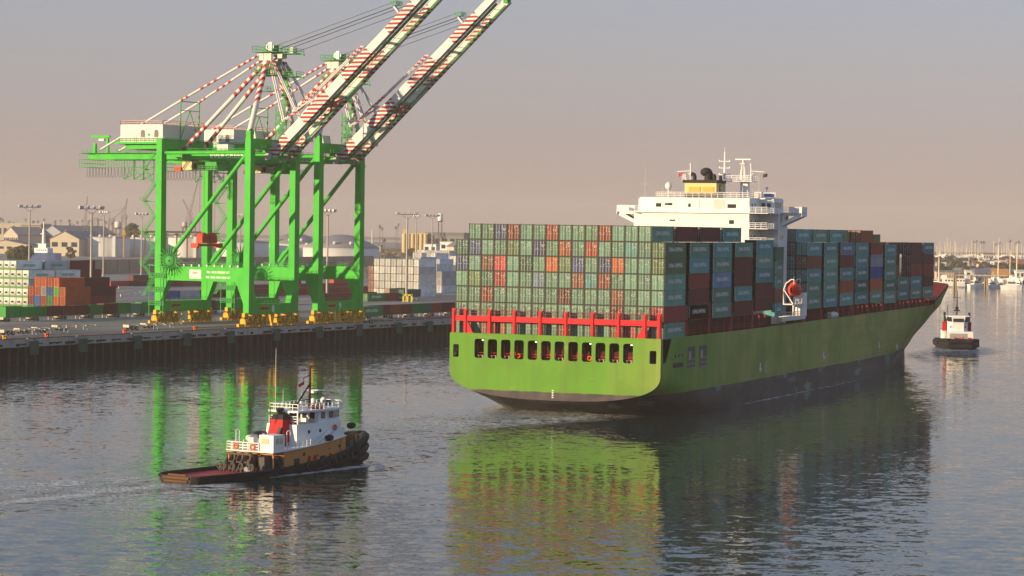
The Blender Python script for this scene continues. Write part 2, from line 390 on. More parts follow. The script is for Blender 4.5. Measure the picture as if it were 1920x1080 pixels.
for a, c in ((8, 66), (100, 224)): b.rail([(19.85, a, 16.5), (19.85, c, 16.6)], 1.1, .025, 0, 3, 2)
b.build('deck_rail', maroon, ship)
# openings and marks on the starboard side
b = MB()
for u in (15.3, 22.3):
    b.box(20.12, 20.2, u, u + 4.2, 10.6, 14.6)
b.pieces('side_opening', darksteel, ship)
b = MB()
for u in (15.3, 22.3):
    for z in (10.7, 11.5, 12.3): b.box(20.2, 20.26, u, u + 4.2, z, z + .09)
    for q in range(6): b.box(20.2, 20.25, u + q * .82, u + q * .82 + .08, 10.6, 12.3)
    b.box(20.2, 20.3, u + .3, u + 1.5, 12.3, 13.8)
b.build('side_opening_rail', steel, ship)
b = MB(); b.box(20.12, 20.2, 7.0, 12.6, 11.2, 12.0)
for u in (8.2, 10.2, 12.2): b.lathe([(.01, 0), (.28, 0), (.28, .06), (.01, .06)], (20.15, u, 13.3), 0, 8, 'x')
b.build('freeing_port', black, ship)
b = MB()
def side_text(t, size, u, z, m=0): b.text(t, size, lambda x, y: (halfb(u + x, z + y) + .04, u + x, z + y), m)
for u, z in ((62, 9.0), (111, 9.2), (163, 9.4), (186, 8.2)):
    b.box(halfb(u, z) - .05, halfb(u, z) + .05, u - .25, u + .25, z - .6, z + .6); b.beam((halfb(u, z) + .03, u - .7, z - .5), (halfb(u, z) + .03, u, z - 1.2), .2); b.beam((halfb(u, z) + .03, u + .7, z - .5), (halfb(u, z) + .03, u, z - 1.2), .2)
for k in range(5): b.box(halfb(66, 7.5 + k * .5) - .02, halfb(66, 7.5 + k * .5) + .04, 66, 66.4, 7.5 + k * .5, 7.72 + k * .5)
for k in range(4): b.box(-.15, .15, -.03, .0, 5.5 + k * .4, 5.7 + k * .4)
b.pieces('draught_mark', white, ship)

# ---------------------------------------------------------------- superstructure
b = MB(); b.box(-11.5, 12, 80, 88.01, 16.4, 39.45); b.box(-16, 16, 88, 95, 16.4, 39.45)
b.build('accommodation_block', white, ship)
b = MB(); b.box(-8.6, 12, 80.0, 88.0, 39.55, 42.6); b.box(-15, 15, 88, 95, 39.55, 42.5); b.box(-15, 15, 89, 94.5, 42.5, 42.75)
b.build('wheelhouse', white, ship)
b = MB(); b.box(-16, 16.2, 79.3, 95.4, 39.42, 39.58); b.box(12, 16.2, 79.3, 88, 36.2, 36.35); b.box(12, 16.2, 79.3, 88, 33.1, 33.25); b.box(12, 16.2, 79.3, 88, 30, 30.15)
b.build('deck_edge', white, ship)
for s_ in (1, -1):
    b = MB(); b.box(min(s_ * 14, s_ * 20.6), max(s_ * 14, s_ * 20.6), 89.6, 93.6, 39.6, 39.8)
    for y in (89.6, 93.5): b.box(min(s_ * 17.8, s_ * 20.6), max(s_ * 17.8, s_ * 20.6), y, y + .1, 39.8, 41.0)
    b.box(min(s_ * 20.5, s_ * 20.6), max(s_ * 20.5, s_ * 20.6), 89.6, 93.6, 39.0, 41.0)
    out = [(s_ * 14, 36.2), (s_ * 15.2, 36.6), (s_ * 20.6, 39.1), (s_ * 20.6, 39.7), (s_ * 14, 39.7)]
    hl = [[(s_ * 15.1, 37.2), (s_ * 16.2, 37.65), (s_ * 16.2, 39.1), (s_ * 15.1, 39.1)], [(s_ * 16.7, 37.95), (s_ * 18.9, 39.1), (s_ * 16.7, 39.1)]]
    for y in (90.1, 93.0):
        b.plate(out, hl, lambda x, z: (x, y, z)); b.plate(out, hl, lambda x, z: (x, y + .2, z))
    b.beam((s_ * 15.2, 91.6, 36.6), (s_ * 20.6, 91.6, 39.1), 3.2, .15)
    b.rail([(s_ * 15.2, 89.7, 39.8), (s_ * 17.8, 89.7, 39.8)], 1.1, .035, 0, 1.2, 3)
    b.build('bridge_wing', white, ship)
b = MB()
b.rail([(-8.5, 80.1, 42.6), (11.9, 80.1, 42.6), (11.9, 88, 42.6)], 1.1, .045, 0, 1.4, 3); b.rail([(-8.5, 88, 42.6), (-8.5, 80.1, 42.6)], 1.1, .045, 0, 1.4, 3)
for z in (39.58, 36.35, 33.25): b.rail([(12.2, 79.5, z), (16, 79.5, z), (16, 88, z)], 1.15, .05, 0, 1.2, 3)
b.rail([(-11.3, 80, 39.58), (-8.7, 80, 39.58)], 1.15, .05, 0, 1.2, 3)
b.build('deck_rail', white, ship)
# aft windows, doors, starboard windows
b = MB()
for x, z, wd, ht in ((-7.8, 41.0, .55, .75), (-5.9, 41.2, .5, .4), (-5.2, 41.2, .4, .5), (-1, 41, .25, .7), (8.2, 40.9, .9, .8), (8.2, 37.6, .5, .8), (-4.7, 37.8, .6, .3)):
    b.box(x - wd, x + wd, 79.93, 80.02, z - ht / 2, z + ht / 2)
b.pieces('aft_window', glass, ship)
b = MB()
for x0, x1 in ((1.0, 1.2), (4.2, 6.6)): b.box(x0, x1, 79.95, 80.02, 40.2, 42.2)
b.box(-8.6, 12.03, 79.96, 80.02, 39.38, 39.44)
b.pieces('shutter', offwhite, ship)
b = MB()
for y, z, wd in ((81.3, 37.4, .5), (84.5, 37.3, .6), (86.5, 37.3, .6), (81.5, 34.3, .5), (84, 34.3, .5), (82, 40.8, .5), (84, 40.9, .4)): b.box(11.98, 12.06, y - wd / 2, y + wd / 2, z - .7, z + .7)
for y in (89.5, 91.2, 92.9): b.box(14.98, 15.07, y - .6, y + .6, 40.7, 41.9)
for x in (12.7, 13.9): b.box(x - .4, x + .4, 87.93, 88.03, 40.6, 41.7)
for y, z in ((90, 34.6), (91.2, 34.6)): b.box(15.98, 16.05, y - .25, y + .25, z - .5, z + .5)
b.pieces('side_window', glass, ship)
b = MB(); b.box(12.5, 15.1, 88.5, 88.7, 42.9, 43.9); b.build('name_board', white, ship)
b = MB(); b.box(12.7, 14.9, 88.42, 88.5, 43.05, 43.75); b.build('name_board_lettering', mat('blue_lettering', (.08, .22, .5), .5, .5, 2.5, dcol=(.5, .6, .7)), ship)
# funnel
fy = mat('funnel_yellow', (.74, .60, .26), .5, .15, .6); fy2 = mat('funnel_panel', (.66, .45, .12), .6, .2, .6)
b = MB(); b.box(-2.3, 4.6, 80.6, 86, 42.65, 43.45, 1); b.box(-2.3, 4.6, 80.6, 86, 43.45, 45.7, 0); b.box(-2.7, 5.0, 80.3, 86.3, 45.7, 46.3, 1); b.box(-2.0, 4.3, 80.4, 80.6, 43.5, 43.7, 0)
fn = b.build('funnel', [fy, black], ship)
for x0 in (-1.4, 1.6):
    b = MB(); b.box(x0, x0 + 2.5, 80.5, 80.62, 43.55, 44.9)
    for k in range(8): b.box(x0, x0 + 2.5, 80.44, 80.5, 43.6 + k * .16, 43.68 + k * .16)
    b.build('funnel_louvre', fy2, fn)
b = MB(); b.lathe([(.01, 0), (.75, 0), (.75, .06), (.01, .06)], (4.58, 83.2, 44.7), 0, 14, 'x'); b.lathe([(.01, 0), (.4, 0), (.4, .05), (.01, .05)], (4.63, 83.2, 44.7), 1, 12, 'x'); b.build('funnel_emblem', [black, offwhite], fn)
def duct(cx, cy, z0, h, r, lean):
    b = MB(); pts = [Vector((cx, cy, z0)), Vector((cx, cy, z0 + h * .55)), Vector((cx - lean * .25, cy, z0 + h * .85)), Vector((cx - lean, cy, z0 + h))]
    for i in range(3): b.tube(pts[i], pts[i + 1], r, 0, 14)
    b.ball(pts[1], r, 0, 14); b.ball(pts[2], r, 0, 14); b.build('exhaust_duct', black, fn)
duct(2.2, 83, 46.3, 1.8, .95, .9); duct(-.6, 82, 46.3, 1.3, .42, .7); duct(3.9, 81.5, 46.3, 1.0, .4, .2); duct(4.6, 83.5, 46.3, .8, .35, .1)
b = MB(); b.ball((1.6, 83, 48.0), 1.25, 0, 16, .75); b.build('exhaust_duct', black, fn)
# masts
b = MB(); b.beam((4.2, 87.5, 42.6), (4.2, 87.5, 52.4), .55, .55, 0, w1=.2, h1=.2)
for z in (47.6, 49, 50.4): b.beam((3.0, 87.5, z), (5.4, 87.5, z), .14); b.box(2.95, 3.15, 87.4, 87.6, z, z + .3); b.box(5.2, 5.4, 87.4, 87.6, z, z + .3)
b.tube((4.2, 87.5, 52.3), (4.2, 87.5, 53.4), .05); b.build('main_mast', white, ship)
b = MB()
for s_ in (-.5, .5): b.beam((8.3 + s_, 87.5, 46), (8.3 + s_ * .3, 87.5, 50), .16); b.beam((8.3 + s_, 86.5, 46), (8.3 + s_ * .3, 87.3, 50), .16)
b.box(7.7, 8.9, 86.8, 88, 49.8, 49.95); b.tube((8.3, 87.4, 49.9), (8.3, 87.4, 50.7), .25); b.box(6.6, 10, 87.2, 87.6, 50.7, 50.95); b.build('radar_mast', white, ship)
b = MB(); b.box(5.6, 11.2, 84.5, 88, 46.1, 46.25); b.box(8, 9.6, 86.5, 88, 42.6, 46.1); b.rail([(5.6, 84.5, 46.25), (11.2, 84.5, 46.25), (11.2, 88, 46.25)], 1.1, .045, 0, 1.2, 3); b.build('mast_platform', white, ship); b = MB(); b.box(-3.4, -2.3, 82, 85, 46.1, 46.3); b.rail([(-2.6, 82, 46.3), (-3.4, 82, 46.3), (-3.4, 85, 46.3)], 1.2, .045, 0, .8, 3); b.build('mast_platform', white, ship)
for x, d in ((-2.2, -1), (11.0, 1)):
    b = MB(); b.beam((x, 84, 46.2), (x, 84, 49.3), .25, .25, 0, w1=.15, h1=.15); b.beam((x, 84, 48.3), (x + d * 2.9, 84, 48.1), .12); b.tube((x, 84, 49.3), (x, 84, 49.9), .14); b.beam((x + d * .5, 84, 47.9), (x, 84, 47.2), .1); b.build('signal_mast', white, ship)
def whip(x, y, z0, h, r=.06):
    b = MB(); b.tube((x, y, z0), (x, y, z0 + h), r, 0, 5, r * .4)
    if h > 8:
        for dx, dy in ((1, 0), (-1, 0), (0, 1), (0, -1)): b.tube((x, y, z0 + h * .5), (x + dx * .9, y + dy * .9, z0 + h * .5 + .5), .03, 0, 4)
    b.build('whip_antenna', offwhite, ship)
whip(-15.0, 92, 41, 8.6); whip(-7.3, 81, 43, 2.2); whip(12.5, 85, 42.6, 5.5); whip(-7, 86, 42.6, 1.8, .05); whip(10.4, 80.4, 42.6, 2.6, .09); whip(12, 82, 42.6, 1.9, .09); whip(0, 95, 42.6, 3)
b = MB(); b.tube((-6.3, 82, 42.6), (-6.3, 82, 44.3), .18); b.beam((-7, 82, 43.7), (-5.6, 82, 43.7), .1); b.ball((-6.3, 82, 45.0), .75, 0, 14, 1.15); b.build('satellite_dome', white, ship)
b = MB(); b.box(11.2, 12.8, 86, 87, 42.7, 44.0); b.build('bridge_wing_locker', offwhite, ship)
b = MB(); b.tube((12.2, 92, 42.7), (12.2, 92, 44.6), .08); b.ball((12.2, 92, 44.9), .3, 0, 8); b.build('searchlight', offwhite, ship)
flagr = mat('flag_red', (.6, .04, .06), .8, .3, 3); flagd = mat('flag_dark', (.12, .03, .06), .8, .4, 3, dcol=(.03, .04, .15))
for x, z, m_ in ((-4.7, 47.0, flagr), (13.7, 46.9, flagd)):
    b = MB()
    N = 6
    for i in range(N):
        f = lambda k: (x + .9 * k / N * (1 if x > 0 else 1), 84 + .12 * math.sin(k * 1.5), z + .25 * k / N)
        a, c = f(i), f(i + 1); b.add([a, c, (c[0], c[1], c[2] + .7), (a[0], a[1], a[2] + .7)], [(0, 1, 2, 3)])
    b.tube((x, 84, z - .5), (x, 84, 48.2), .02, 0, 4); b.build('ensign', m_, ship)
# davit platform below the lifeboat
b = MB(); b.box(17.5, 20.9, 84.0, 94.0, 20.6, 20.8)
for y in (84.2, 86.4, 88.6, 90.6, 93.6): b.box(20.4, 20.8, y, y + .45, 18.3, 20.6)
b.box(18.5, 20.8, 91.4, 93.9, 18.2, 23.0); b.box(17.5, 20.8, 84, 94, 18.0, 18.3)
b.rail([(20.8, 84, 20.8), (20.8, 91, 20.8)], 1.1, .04, 0, 1.2, 2)
b.build('lifeboat_platform', white, ship)
for y in (85.2, 90.2):
    b = MB(); pts = [(18.2, y, 20.8), (18.0, y, 23.2), (18.6, y, 25.0), (19.8, y, 25.9), (20.4, y, 25.8)]
    for i in range(4): b.beam(pts[i], pts[i + 1],   .16, .2)
    b.beam((20.2, y, 20.8), (18.3, y, 23.6), .18); b.tube((20.4, y, 25.8), (20.3, y, 24.9), .05); b.build('davit', white, ship)
b = MB(); b.box(20.3, 21.1, 74, 92, 17.5, 18.3, 0); b.rail([(20.4, 74, 18.3), (20.4, 88, 18.3)], .9, .04, 1, 1.1, 2); b.rail([(21, 74, 18.3), (21, 88, 18.3)], .9, .04, 1, 1.1, 2); b.build('accommodation_ladder', [offwhite, steel], ship)
b = MB(); b.box(15.9, 18.2, 78.9, 79.6, 27.5, 29.5); b.rail([(16, 79, 29.5), (18.1, 79, 29.5), (18.1, 83, 29.5)], 1.1, .05, 0, .8, 3); b.box(16, 18.2, 79.6, 83, 29.3, 29.5); b.build('lookout_platform', white, ship)
b = MB(); b.tube((16.5, 79.0, 17), (16.5, 79.0, 33.2), .16); b.build('deck_pillar', white, ship)
lb = empty('lifeboat', 'orange red enclosed lifeboat hanging from white davits beside the ship\'s bridge', 'lifeboat', SW(19.9, 87.7, 23.6), -STH); lb.scale = (SK, SK, SK)
b = MB(); vs = []; K = 12; S = 12
for i in range(S + 1):
    t = i / S * 2 - 1; r = max(.03, (1 - abs(t) ** 2.6)) ** .5
    for k in range(K):
        a = 2 * math.pi * k / K; vs.append((1.25 * r * math.cos(a), 3.1 * t, 1.3 * (.35 + .65 * r) * math.sin(a) + (.15 if math.sin(a) > 0 else 0)))
b.add(vs, [(i * K + k, i * K + (k + 1) % K, (i + 1) * K + (k + 1) % K, (i + 1) * K + k) for i in range(S) for k in range(K)], 0, True)
b.build('body', mat('lifeboat_red', (.68, .05, .025), .4, .15, 1), lb)
b = MB(); b.box(-.6, .6, -1.9, -.8, 1.1, 1.75); b.build('conning_tower', MATS['lifeboat_red'], lb)
b = MB()
for y in (-1.2, 0, 1.2): b.box(1.1, 1.2, y - .25, y + .25, .35, .7)
b.pieces('porthole', glass, lb)
for y in (-2.5, 2.5):
    b = MB(); b.tube((.3, y, .5), (.5, y, 2.9), .05); b.build('falls', steel, lb)

# ================================================================ CONTAINERS
cpaint = mat('container_paint', (1, 1, 1), .5, .4, .9, dcol=(.09, .055, .035), objcol=True, streak=2.5)
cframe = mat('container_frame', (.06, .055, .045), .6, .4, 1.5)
crod = mat('container_rod', (.34, .36, .30), .4, .3, 2)
clogo = mat('container_lettering', (.8, .8, .78), .5, .35, 3)
cmark = mat('container_mark', (.52, .52, .46), .5, .3, 3)
def box_mesh(name, ln, ht, doors=True, fm=0, logo=None, logo_size=.9, logo_mat=None, frame=True, reefer=False):
    b = MB(); W = 1.215
    n_c = int(ln / .55)
    for s_ in (1, -1):                                             # corrugated sides
        pts = []
        y = .12; step = (ln - .24) / n_c
        for k in range(n_c):
            pts += [(y, 0), (y + step * .35, 0), (y + step * .5, .05), (y + step * .85, .05)]; y += step
        pts.append((ln - .12, 0))
        vs = []
        for yy, d in pts: vs += [(s_ * (W - .02 - d), yy, .14), (s_ * (W - .02 - d), yy, ht - .1)]
        b.add(vs, [(2 * i, 2 * i + 2, 2 * i + 3, 2 * i + 1) if s_ > 0 else (2 * i, 2 * i + 1, 2 * i + 3, 2 * i + 2) for i in range(len(pts) - 1)])
        b.box(min(s_ * (W - .09), s_ * W), max(s_ * (W - .09), s_ * W), .1, ln - .1, 0, .15); b.box(min(s_ * (W - .09), s_ * W), max(s_ * (W - .09), s_ * W), .1, ln - .1, ht - .11, ht)
    b.add([(-W + .02, .1, ht - .03), (W - .02, .1, ht - .03), (W - .02, ln - .1, ht - .03), (-W + .02, ln - .1, ht - .03)], [(0, 1, 2, 3)])
    b.add([(-W, .1, .05), (W, .1, .05), (W, ln - .1, .05), (-W, ln - .1, .05)], [(0, 3, 2, 1)])
    for y0, y1 in ((0, .12), (ln - .12, ln)):  # a dark fm puts the shade of gaps between boxes into the end frames
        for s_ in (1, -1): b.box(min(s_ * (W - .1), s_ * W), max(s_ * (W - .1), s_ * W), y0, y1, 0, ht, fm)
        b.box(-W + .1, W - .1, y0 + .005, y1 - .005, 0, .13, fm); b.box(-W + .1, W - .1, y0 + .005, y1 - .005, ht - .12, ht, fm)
        for s_ in (1, -1):                                         # corner castings
            for z in (-.02, ht - .13): b.box(s_ * (W - .09) - .1, s_ * (W - .09) + .1, y0 - .01, y1 + .01, z, z + .16, 1)
    b.add([(-W + .1, ln - .06, .12), (W - .1, ln - .06, .12), (W - .1, ln - .06, ht - .1), (-W + .1, ln - .06, ht - .1)], [(0, 3, 2, 1)])
    if not doors: b.add([(-W + .1, .06, .12), (W - .1, .06, .12), (W - .1, .06, ht - .1), (-W + .1, .06, ht - .1)], [(0, 1, 2, 3)])
    if logo:
        for s_ in (1, -1):
            c = ln * .5
            b.text(logo, logo_size, lambda x, y: (s_ * (W + .012), c + s_ * x, ht * .42 + y), 2)
            for k in range(9): b.box(s_ * (W - .01) - .012, s_ * (W - .01) + .022, .25 + (0 if s_ > 0 else 0), .5, .4 + k * .26, .52 + k * .26, 2)
    me = b.build(name, [cpaint, cframe, logo_mat or clogo]).data
    bpy.data.objects.remove(bpy.data.objects[-1] if False else [o for o in bpy.data.objects if o.data == me][0])
    return me
def door_mesh(ht, variant, right):
    rnd = random.Random(variant * 2 + right)
    b = MB(); x0, x1 = (.03, 1.1) if right else (-1.1, -.03); z0, z1 = .13, ht - .13
    b.box(x0, x1, .03, .09, z0, z1)
    k = 4
    for i in range(k):
        za = z0 + (z1 - z0) * (i + .12) / k; zb = z0 + (z1 - z0) * (i + .88) / k
        b.box(x0 + .08, x1 - .08, .015, .032, za, zb)
    for f in (.1, .5, .92):
        x = x0 + (x1 - x0) * f; b.box(x - .022, x + .022, .0, .03, z0 + .05, z1 - .05, 3)
    for f in (.28, .76):
        x = x0 + (x1 - x0) * f; b.box(x - .045, x + .045, -.03, .02, z0 - .03, z1 + .03, 1)
        b.box(x - .02, x + .3, -.02, .02, 1.15, 1.25, 1)
    rows = [.86, .72, .6] if right else [.84, .5]
    for r in rows:
        for c in (.1, .45, .62, .8):
            if rnd.random() < (.6 if right else .3):
                wd = rnd.uniform(.1, .2); z = z0 + (z1 - z0) * r + rnd.uniform(-.08, .08)
                b.box(x0 + c * 1.0, min(x1 - .02, x0 + c * 1.0 + wd), -.006, .014, z, z + rnd.uniform(.08, .18), 2)
    o = b.build('door', [cpaint, crod, cmark, cframe]); me = o.data; bpy.data.objects.remove(o); return me
H1 = 2.8
def panel_mesh():
    me = box_mesh('container', 12.19, H1, doors=False); b = MB()
    for x in (-.95, -.35, .35, .95): b.box(x - .06, x + .06, -.02, .05, .1, H1 - .1, 1)
    b.box(-.03, .03, .0, .07, .12, H1 - .12, 2); o = b.build('c', [cpaint, crod, cframe]); bm = bmesh.new(); bm.from_mesh(me); n0 = len(bm.faces); bm.from_mesh(o.data); bm.faces.ensure_lookup_table()
    for f in bm.faces[n0:]: f.material_index = {1: 1, 2: 1}.get(f.material_index, 1)
    bm.to_mesh(me); bm.free(); m2 = o.data; bpy.data.objects.remove(o); return me
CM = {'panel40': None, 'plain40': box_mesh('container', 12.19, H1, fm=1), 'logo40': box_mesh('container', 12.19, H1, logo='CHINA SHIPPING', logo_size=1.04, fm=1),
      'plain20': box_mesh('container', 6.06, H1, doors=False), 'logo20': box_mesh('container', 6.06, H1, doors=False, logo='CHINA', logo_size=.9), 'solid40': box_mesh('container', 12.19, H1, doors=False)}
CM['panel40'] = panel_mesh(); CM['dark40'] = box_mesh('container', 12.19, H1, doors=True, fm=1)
DM = [[door_mesh(H1, v, r) for r in (0, 1)] for v in range(12)]
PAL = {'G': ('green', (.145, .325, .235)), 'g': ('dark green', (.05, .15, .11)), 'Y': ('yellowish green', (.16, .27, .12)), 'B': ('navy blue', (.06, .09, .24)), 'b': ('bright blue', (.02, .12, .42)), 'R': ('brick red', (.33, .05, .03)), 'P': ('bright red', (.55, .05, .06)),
       'O': ('orange red', (.48, .1, .035)), 'M': ('maroon', (.17, .03, .032)), 'W': ('grey', (.33, .36, .40)), 'T': ('teal green', (.085, .29, .28)), 'S': ('steel blue', (.15, .26, .36)), 'N': ('brown', (.26, .09, .05)), 'L': ('lime green', (.12, .42, .06))}
def container(kind, pos, rz, code, label, group, doors=True, scale=SK, cat='shipping container'):
    o = bpy.data.objects.new('shipping_container', CM[kind]); COL.objects.link(o); o.location = pos; o.rotation_euler = (0, 0, rz)
    if scale != 1: o.scale = (scale,) * 3
    c = PAL[code][1]; k = random.uniform(.68, 1.22); h = random.uniform(-.05, .05)
    o.color = (max(0, c[0] * k * (1 + h)), c[1] * k, max(0, c[2] * k * (1 - h)), 1)
    tag(o, label, cat, group)
    if doors and 'logo20' != kind and kind != 'plain20' and kind not in ('solid40', 'panel40'):
        v = random.randrange(12)
        for r in (0, 1):
            d = bpy.data.objects.new('door', DM[v][r]); COL.objects.link(d); d.parent = o; kk = random.uniform(.9, 1.12); d.color = (o.color[0] * kk, o.color[1] * kk, o.color[2] * kk, 1)
    return o
TIER = 2.838; ZT = 33.55
stern = ['.GGBRGGRGGGRGGG.', 'gBGGYGBGOGRGGTGY', 'BGNPGgGOYBGBOGGY', 'GYgPGGWGGNTRGGGG', 'GGRGGGGGMGGGNGGG', 'GGGGGGGGGGGGMGGP', 'GGNOGGGGNGGGNPGG']
stern[3] = 'GYgPGGSGGNTRGGGG'
for t, row in enumerate(stern):
    for c, code in enumerate(row):
        if code == '.': continue
        z = ZT + TIER * (1 - t) - TIER + .02
        if t == 6: z = 16.45
        side_logo = c >= 14 and code in 'GYgT'
        container('logo40' if side_logo else 'plain40', SW(-18.75 + 2.5 * c, U0, z), -STH, code,
                  '%s container on the ship\'s stern, %s tier down, %s from the port edge' % (PAL[code][0], ORD[t], ORD[c]), 'containers stacked at the ship\'s stern')
GRP = 'containers stacked along the ship\'s starboard side'
side = {1: 'GTRMR', 2: 'TGSGG', 3: 'GMMTM', 4: 'TGTMM', 5: 'TNTGG', 6: 'TGGGT', 7: 'WMTOT', 8: 'TTTgT', 9: 'RWbOG', 10: 'TGGgG', 11: '...GT', 12: 'MMRTG', 13: 'TMRMG'}
side[7] = 'SMTOT'
def bay_word(k): return ('%s bay ahead of stern stack' % ORD[k - 1]) if k < 5 else ('%s bay ahead of bridge' % ORD[k - 5])
for k, codes in side.items():
    for t, code in enumerate(codes):
        if code == '.': continue
        dz = .5 if k == 4 else (-.45 if k == 10 else 0)
        z = ZT - TIER * (t + 1) + dz + .02
        o = container('logo40' if code in 'GTSg' else 'plain40', SW(18.75 + (.06 if k == 4 else 0), bay_u[k], z), -STH, code, '%s container at starboard rail, %s tier down, %s' % (PAL[code][0], ORD[t], bay_word(k)), GRP, doors=k in (5, 8, 11, 12, 13))
# short stack beside the bridge
for t, code in enumerate('gGGNT'):
    container('logo20' if code in 'GT' else 'plain20', SW(18.75, 72.4, ZT - TIER * (t + 1) - .9), -STH, code, '%s short container aft of the lifeboat, %s tier down' % (PAL[code][0], ORD[t]), GRP, False)
# upper tier, one column in from the rail, and the inner columns seen ahead of the bridge
for k, code in {1: 'M', 2: 'M', 3: 'T', 5: 'T', 6: 'G', 7: 'T'}.items():
    container('logo40' if code in 'TG' else 'plain40', SW(16.25, bay_u[k], ZT + .02), -STH, code, '%s container on the top tier near the rail, %s' % (PAL[code][0], bay_word(k)), GRP)
for c, codes in ((14, '.gTTgT'), (13, 'ggTGTg'), (12, 'gTgTgT')):  # dark green codes put the bridge's shade into these ends
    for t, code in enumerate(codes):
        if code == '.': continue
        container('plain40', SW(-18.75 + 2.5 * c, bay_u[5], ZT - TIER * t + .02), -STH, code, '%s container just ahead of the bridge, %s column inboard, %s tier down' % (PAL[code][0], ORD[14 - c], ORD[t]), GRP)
for k, c, t, code, kind in ((8, 13, 0, 'Y', 'plain40'), (9, 14, 0, 'O', 'plain40'), (9, 13, 0, 'O', 'plain40'), (9, 14, 1, 'O', 'plain40'), (10, 14, 1, 'R', 'plain40'), (11, 14, 1, 'M', 'plain40'), (11, 13, 1, 'O', 'plain40'), (11, 12, 1, 'O', 'plain40'), (11, 14, 2, 'M', 'plain40'), (11, 13, 2, 'M', 'plain40'), (11, 12, 2, 'M', 'plain40'), (11, 14, 3, 'N', 'plain40'), (11, 13, 3, 'N', 'plain40'), (10, 13, 1, 'O', 'plain40'), (8, 14, 1, 'O', 'plain40'),
                        (12, 14, 1, 'O', 'plain40'), (12, 13, 1, 'Y', 'plain40'), (12, 12, 1, 'O', 'plain40'), (13, 14, 1, 'Y', 'plain40'), (13, 13, 1, 'Y', 'plain40'), (11, 11, 0, 'Y', 'plain40'), (11, 10, 0, 'Y', 'plain40'), (11, 12, 0, 'Y', 'plain40'), (6, 13, 0, 'Y', 'plain40'), (7, 13, 0, 'Y', 'plain40'), (5, 13, 0, 'g', 'plain40'), (1, 15, 5, 'T', 'logo40')):
    if k == 5: continue
    dz = -.9 if (k == 11 and t == 0) else 0
    container(kind, SW(-18.75 + 2.5 * c, bay_u[k], ZT - TIER * t + .02 + dz), -STH, code, '%s container %s row inboard, %s tier down, %s' % (PAL[code][0], ORD[15 - c], ORD[t], bay_word(k)), GRP)
# ================================================================ WATER
b = MB()
xs = [-14000, -3000, -800, -300, 300, 800, 3000, 14000]; ys = [-400, 0, 300, 700, 1500, 4000, 14000]
b.add([(x, y, 0) for y in ys for x in xs], [(j * 8 + i, j * 8 + i + 1, (j + 1) * 8 + i + 1, (j + 1) * 8 + i) for j in range(6) for i in range(7)])
wm = bpy.data.materials.new('harbour_water'); wm.use_nodes = True; n = wm.node_tree.nodes; L = wm.node_tree.links
p = n['Principled BSDF']; p.inputs['Base Color'].default_value = (.020, .036, .034, 1); p.inputs['Roughness'].default_value = .04; p.inputs['IOR'].default_value = 1.333; p.inputs['Specular IOR Level'].default_value = .5
tc = n.new('ShaderNodeTexCoord')
def slope(scale, det, k, st=(1, 1, 1)):                       # ripple slopes straight from a colour noise
    mp = n.new('ShaderNodeMapping'); mp.inputs['Scale'].default_value = st; mp.inputs['Rotation'].default_value = (0, 0, .25); L.new(tc.outputs['Object'], mp.inputs[0])
    z = n.new('ShaderNodeTexNoise'); z.inputs['Scale'].default_value = scale; z.inputs['Detail'].default_value = det; L.new(mp.outputs[0], z.inputs['Vector'])
    s = n.new('ShaderNodeVectorMath'); s.operation = 'SUBTRACT'; s.inputs[1].default_value = (.5, .5, .5); L.new(z.outputs['Color'], s.inputs[0])
    m = n.new('ShaderNodeVectorMath'); m.operation = 'MULTIPLY'; m.inputs[1].default_value = (k * .7, k, 0); L.new(s.outputs[0], m.inputs[0]); return m.outputs[0]
def vadd(a, c):
    m = n.new('ShaderNodeVectorMath'); m.operation = 'ADD'; L.new(a, m.inputs[0])
    if isinstance(c, tuple): m.inputs[1].default_value = c
    else: L.new(c, m.inputs[1])
    return m.outputs[0]
amp = mrange(noise(.012, 4, tc.outputs['Object'], (1, .5, 1)), .36, .62, .35, 1.1)
sx_ = n.new('ShaderNodeSeparateXYZ'); L.new(tc.outputs['Object'], sx_.inputs[0])
def wake_zone(x0, y0, th, half, y_from, y_to):                # churned strip astern of a vessel
    dx, dy = mth('SUBTRACT', sx_.outputs['X'], x0), mth('SUBTRACT', sx_.outputs['Y'], y0)
    a = mth('SUBTRACT', mth('MULTIPLY', dx, math.cos(th)), mth('MULTIPLY', dy, math.sin(th))); c = mth('ADD', mth('MULTIPLY', dx, math.sin(th)), mth('MULTIPLY', dy, math.cos(th)))
    return mth('MULTIPLY', mrange(mth('ABSOLUTE', a, 0), half * .35, half, 1, 0, True), mth('MULTIPLY', mrange(c, y_to, y_to + 12, 1, 0, True), mrange(c, y_from, y_from + 30, 0, 1, True)))
wk = mth('ADD', wake_zone(-45.5, 327.3, R(32.2), 13, -130, 20), mth('ADD', wake_zone(SHX, SHY, STH, 26, -140, 10), wake_zone(146, 745, -.05, 16, -110, 10)))
near = mrange(sx_.outputs['Y'], 230, 420, .45, 0, True)
amp = mth('ADD', amp, mth('ADD', near, mth('MULTIPLY', wk, .9)))
sv = vadd(vadd(slope(.42, 3, .12, (1, 1.5, 1)), slope(1.5, 3, .14, (1, 1.3, 1))), slope(.05, 2, .04))
fine = sv; sw_ = n.new('ShaderNodeVectorMath'); sw_.operation = 'SCALE'; L.new(slope(.46, 3, .2, (.7, 1.3, 1)), sw_.inputs[0]); L.new(mrange(sx_.outputs['Y'], 200, 520, 1, .12, True), sw_.inputs['Scale']); sv = vadd(fine, sw_.outputs[0])
sc_v = n.new('ShaderNodeVectorMath'); sc_v.operation = 'SCALE'; L.new(sv, sc_v.inputs[0]); L.new(amp, sc_v.inputs['Scale'])
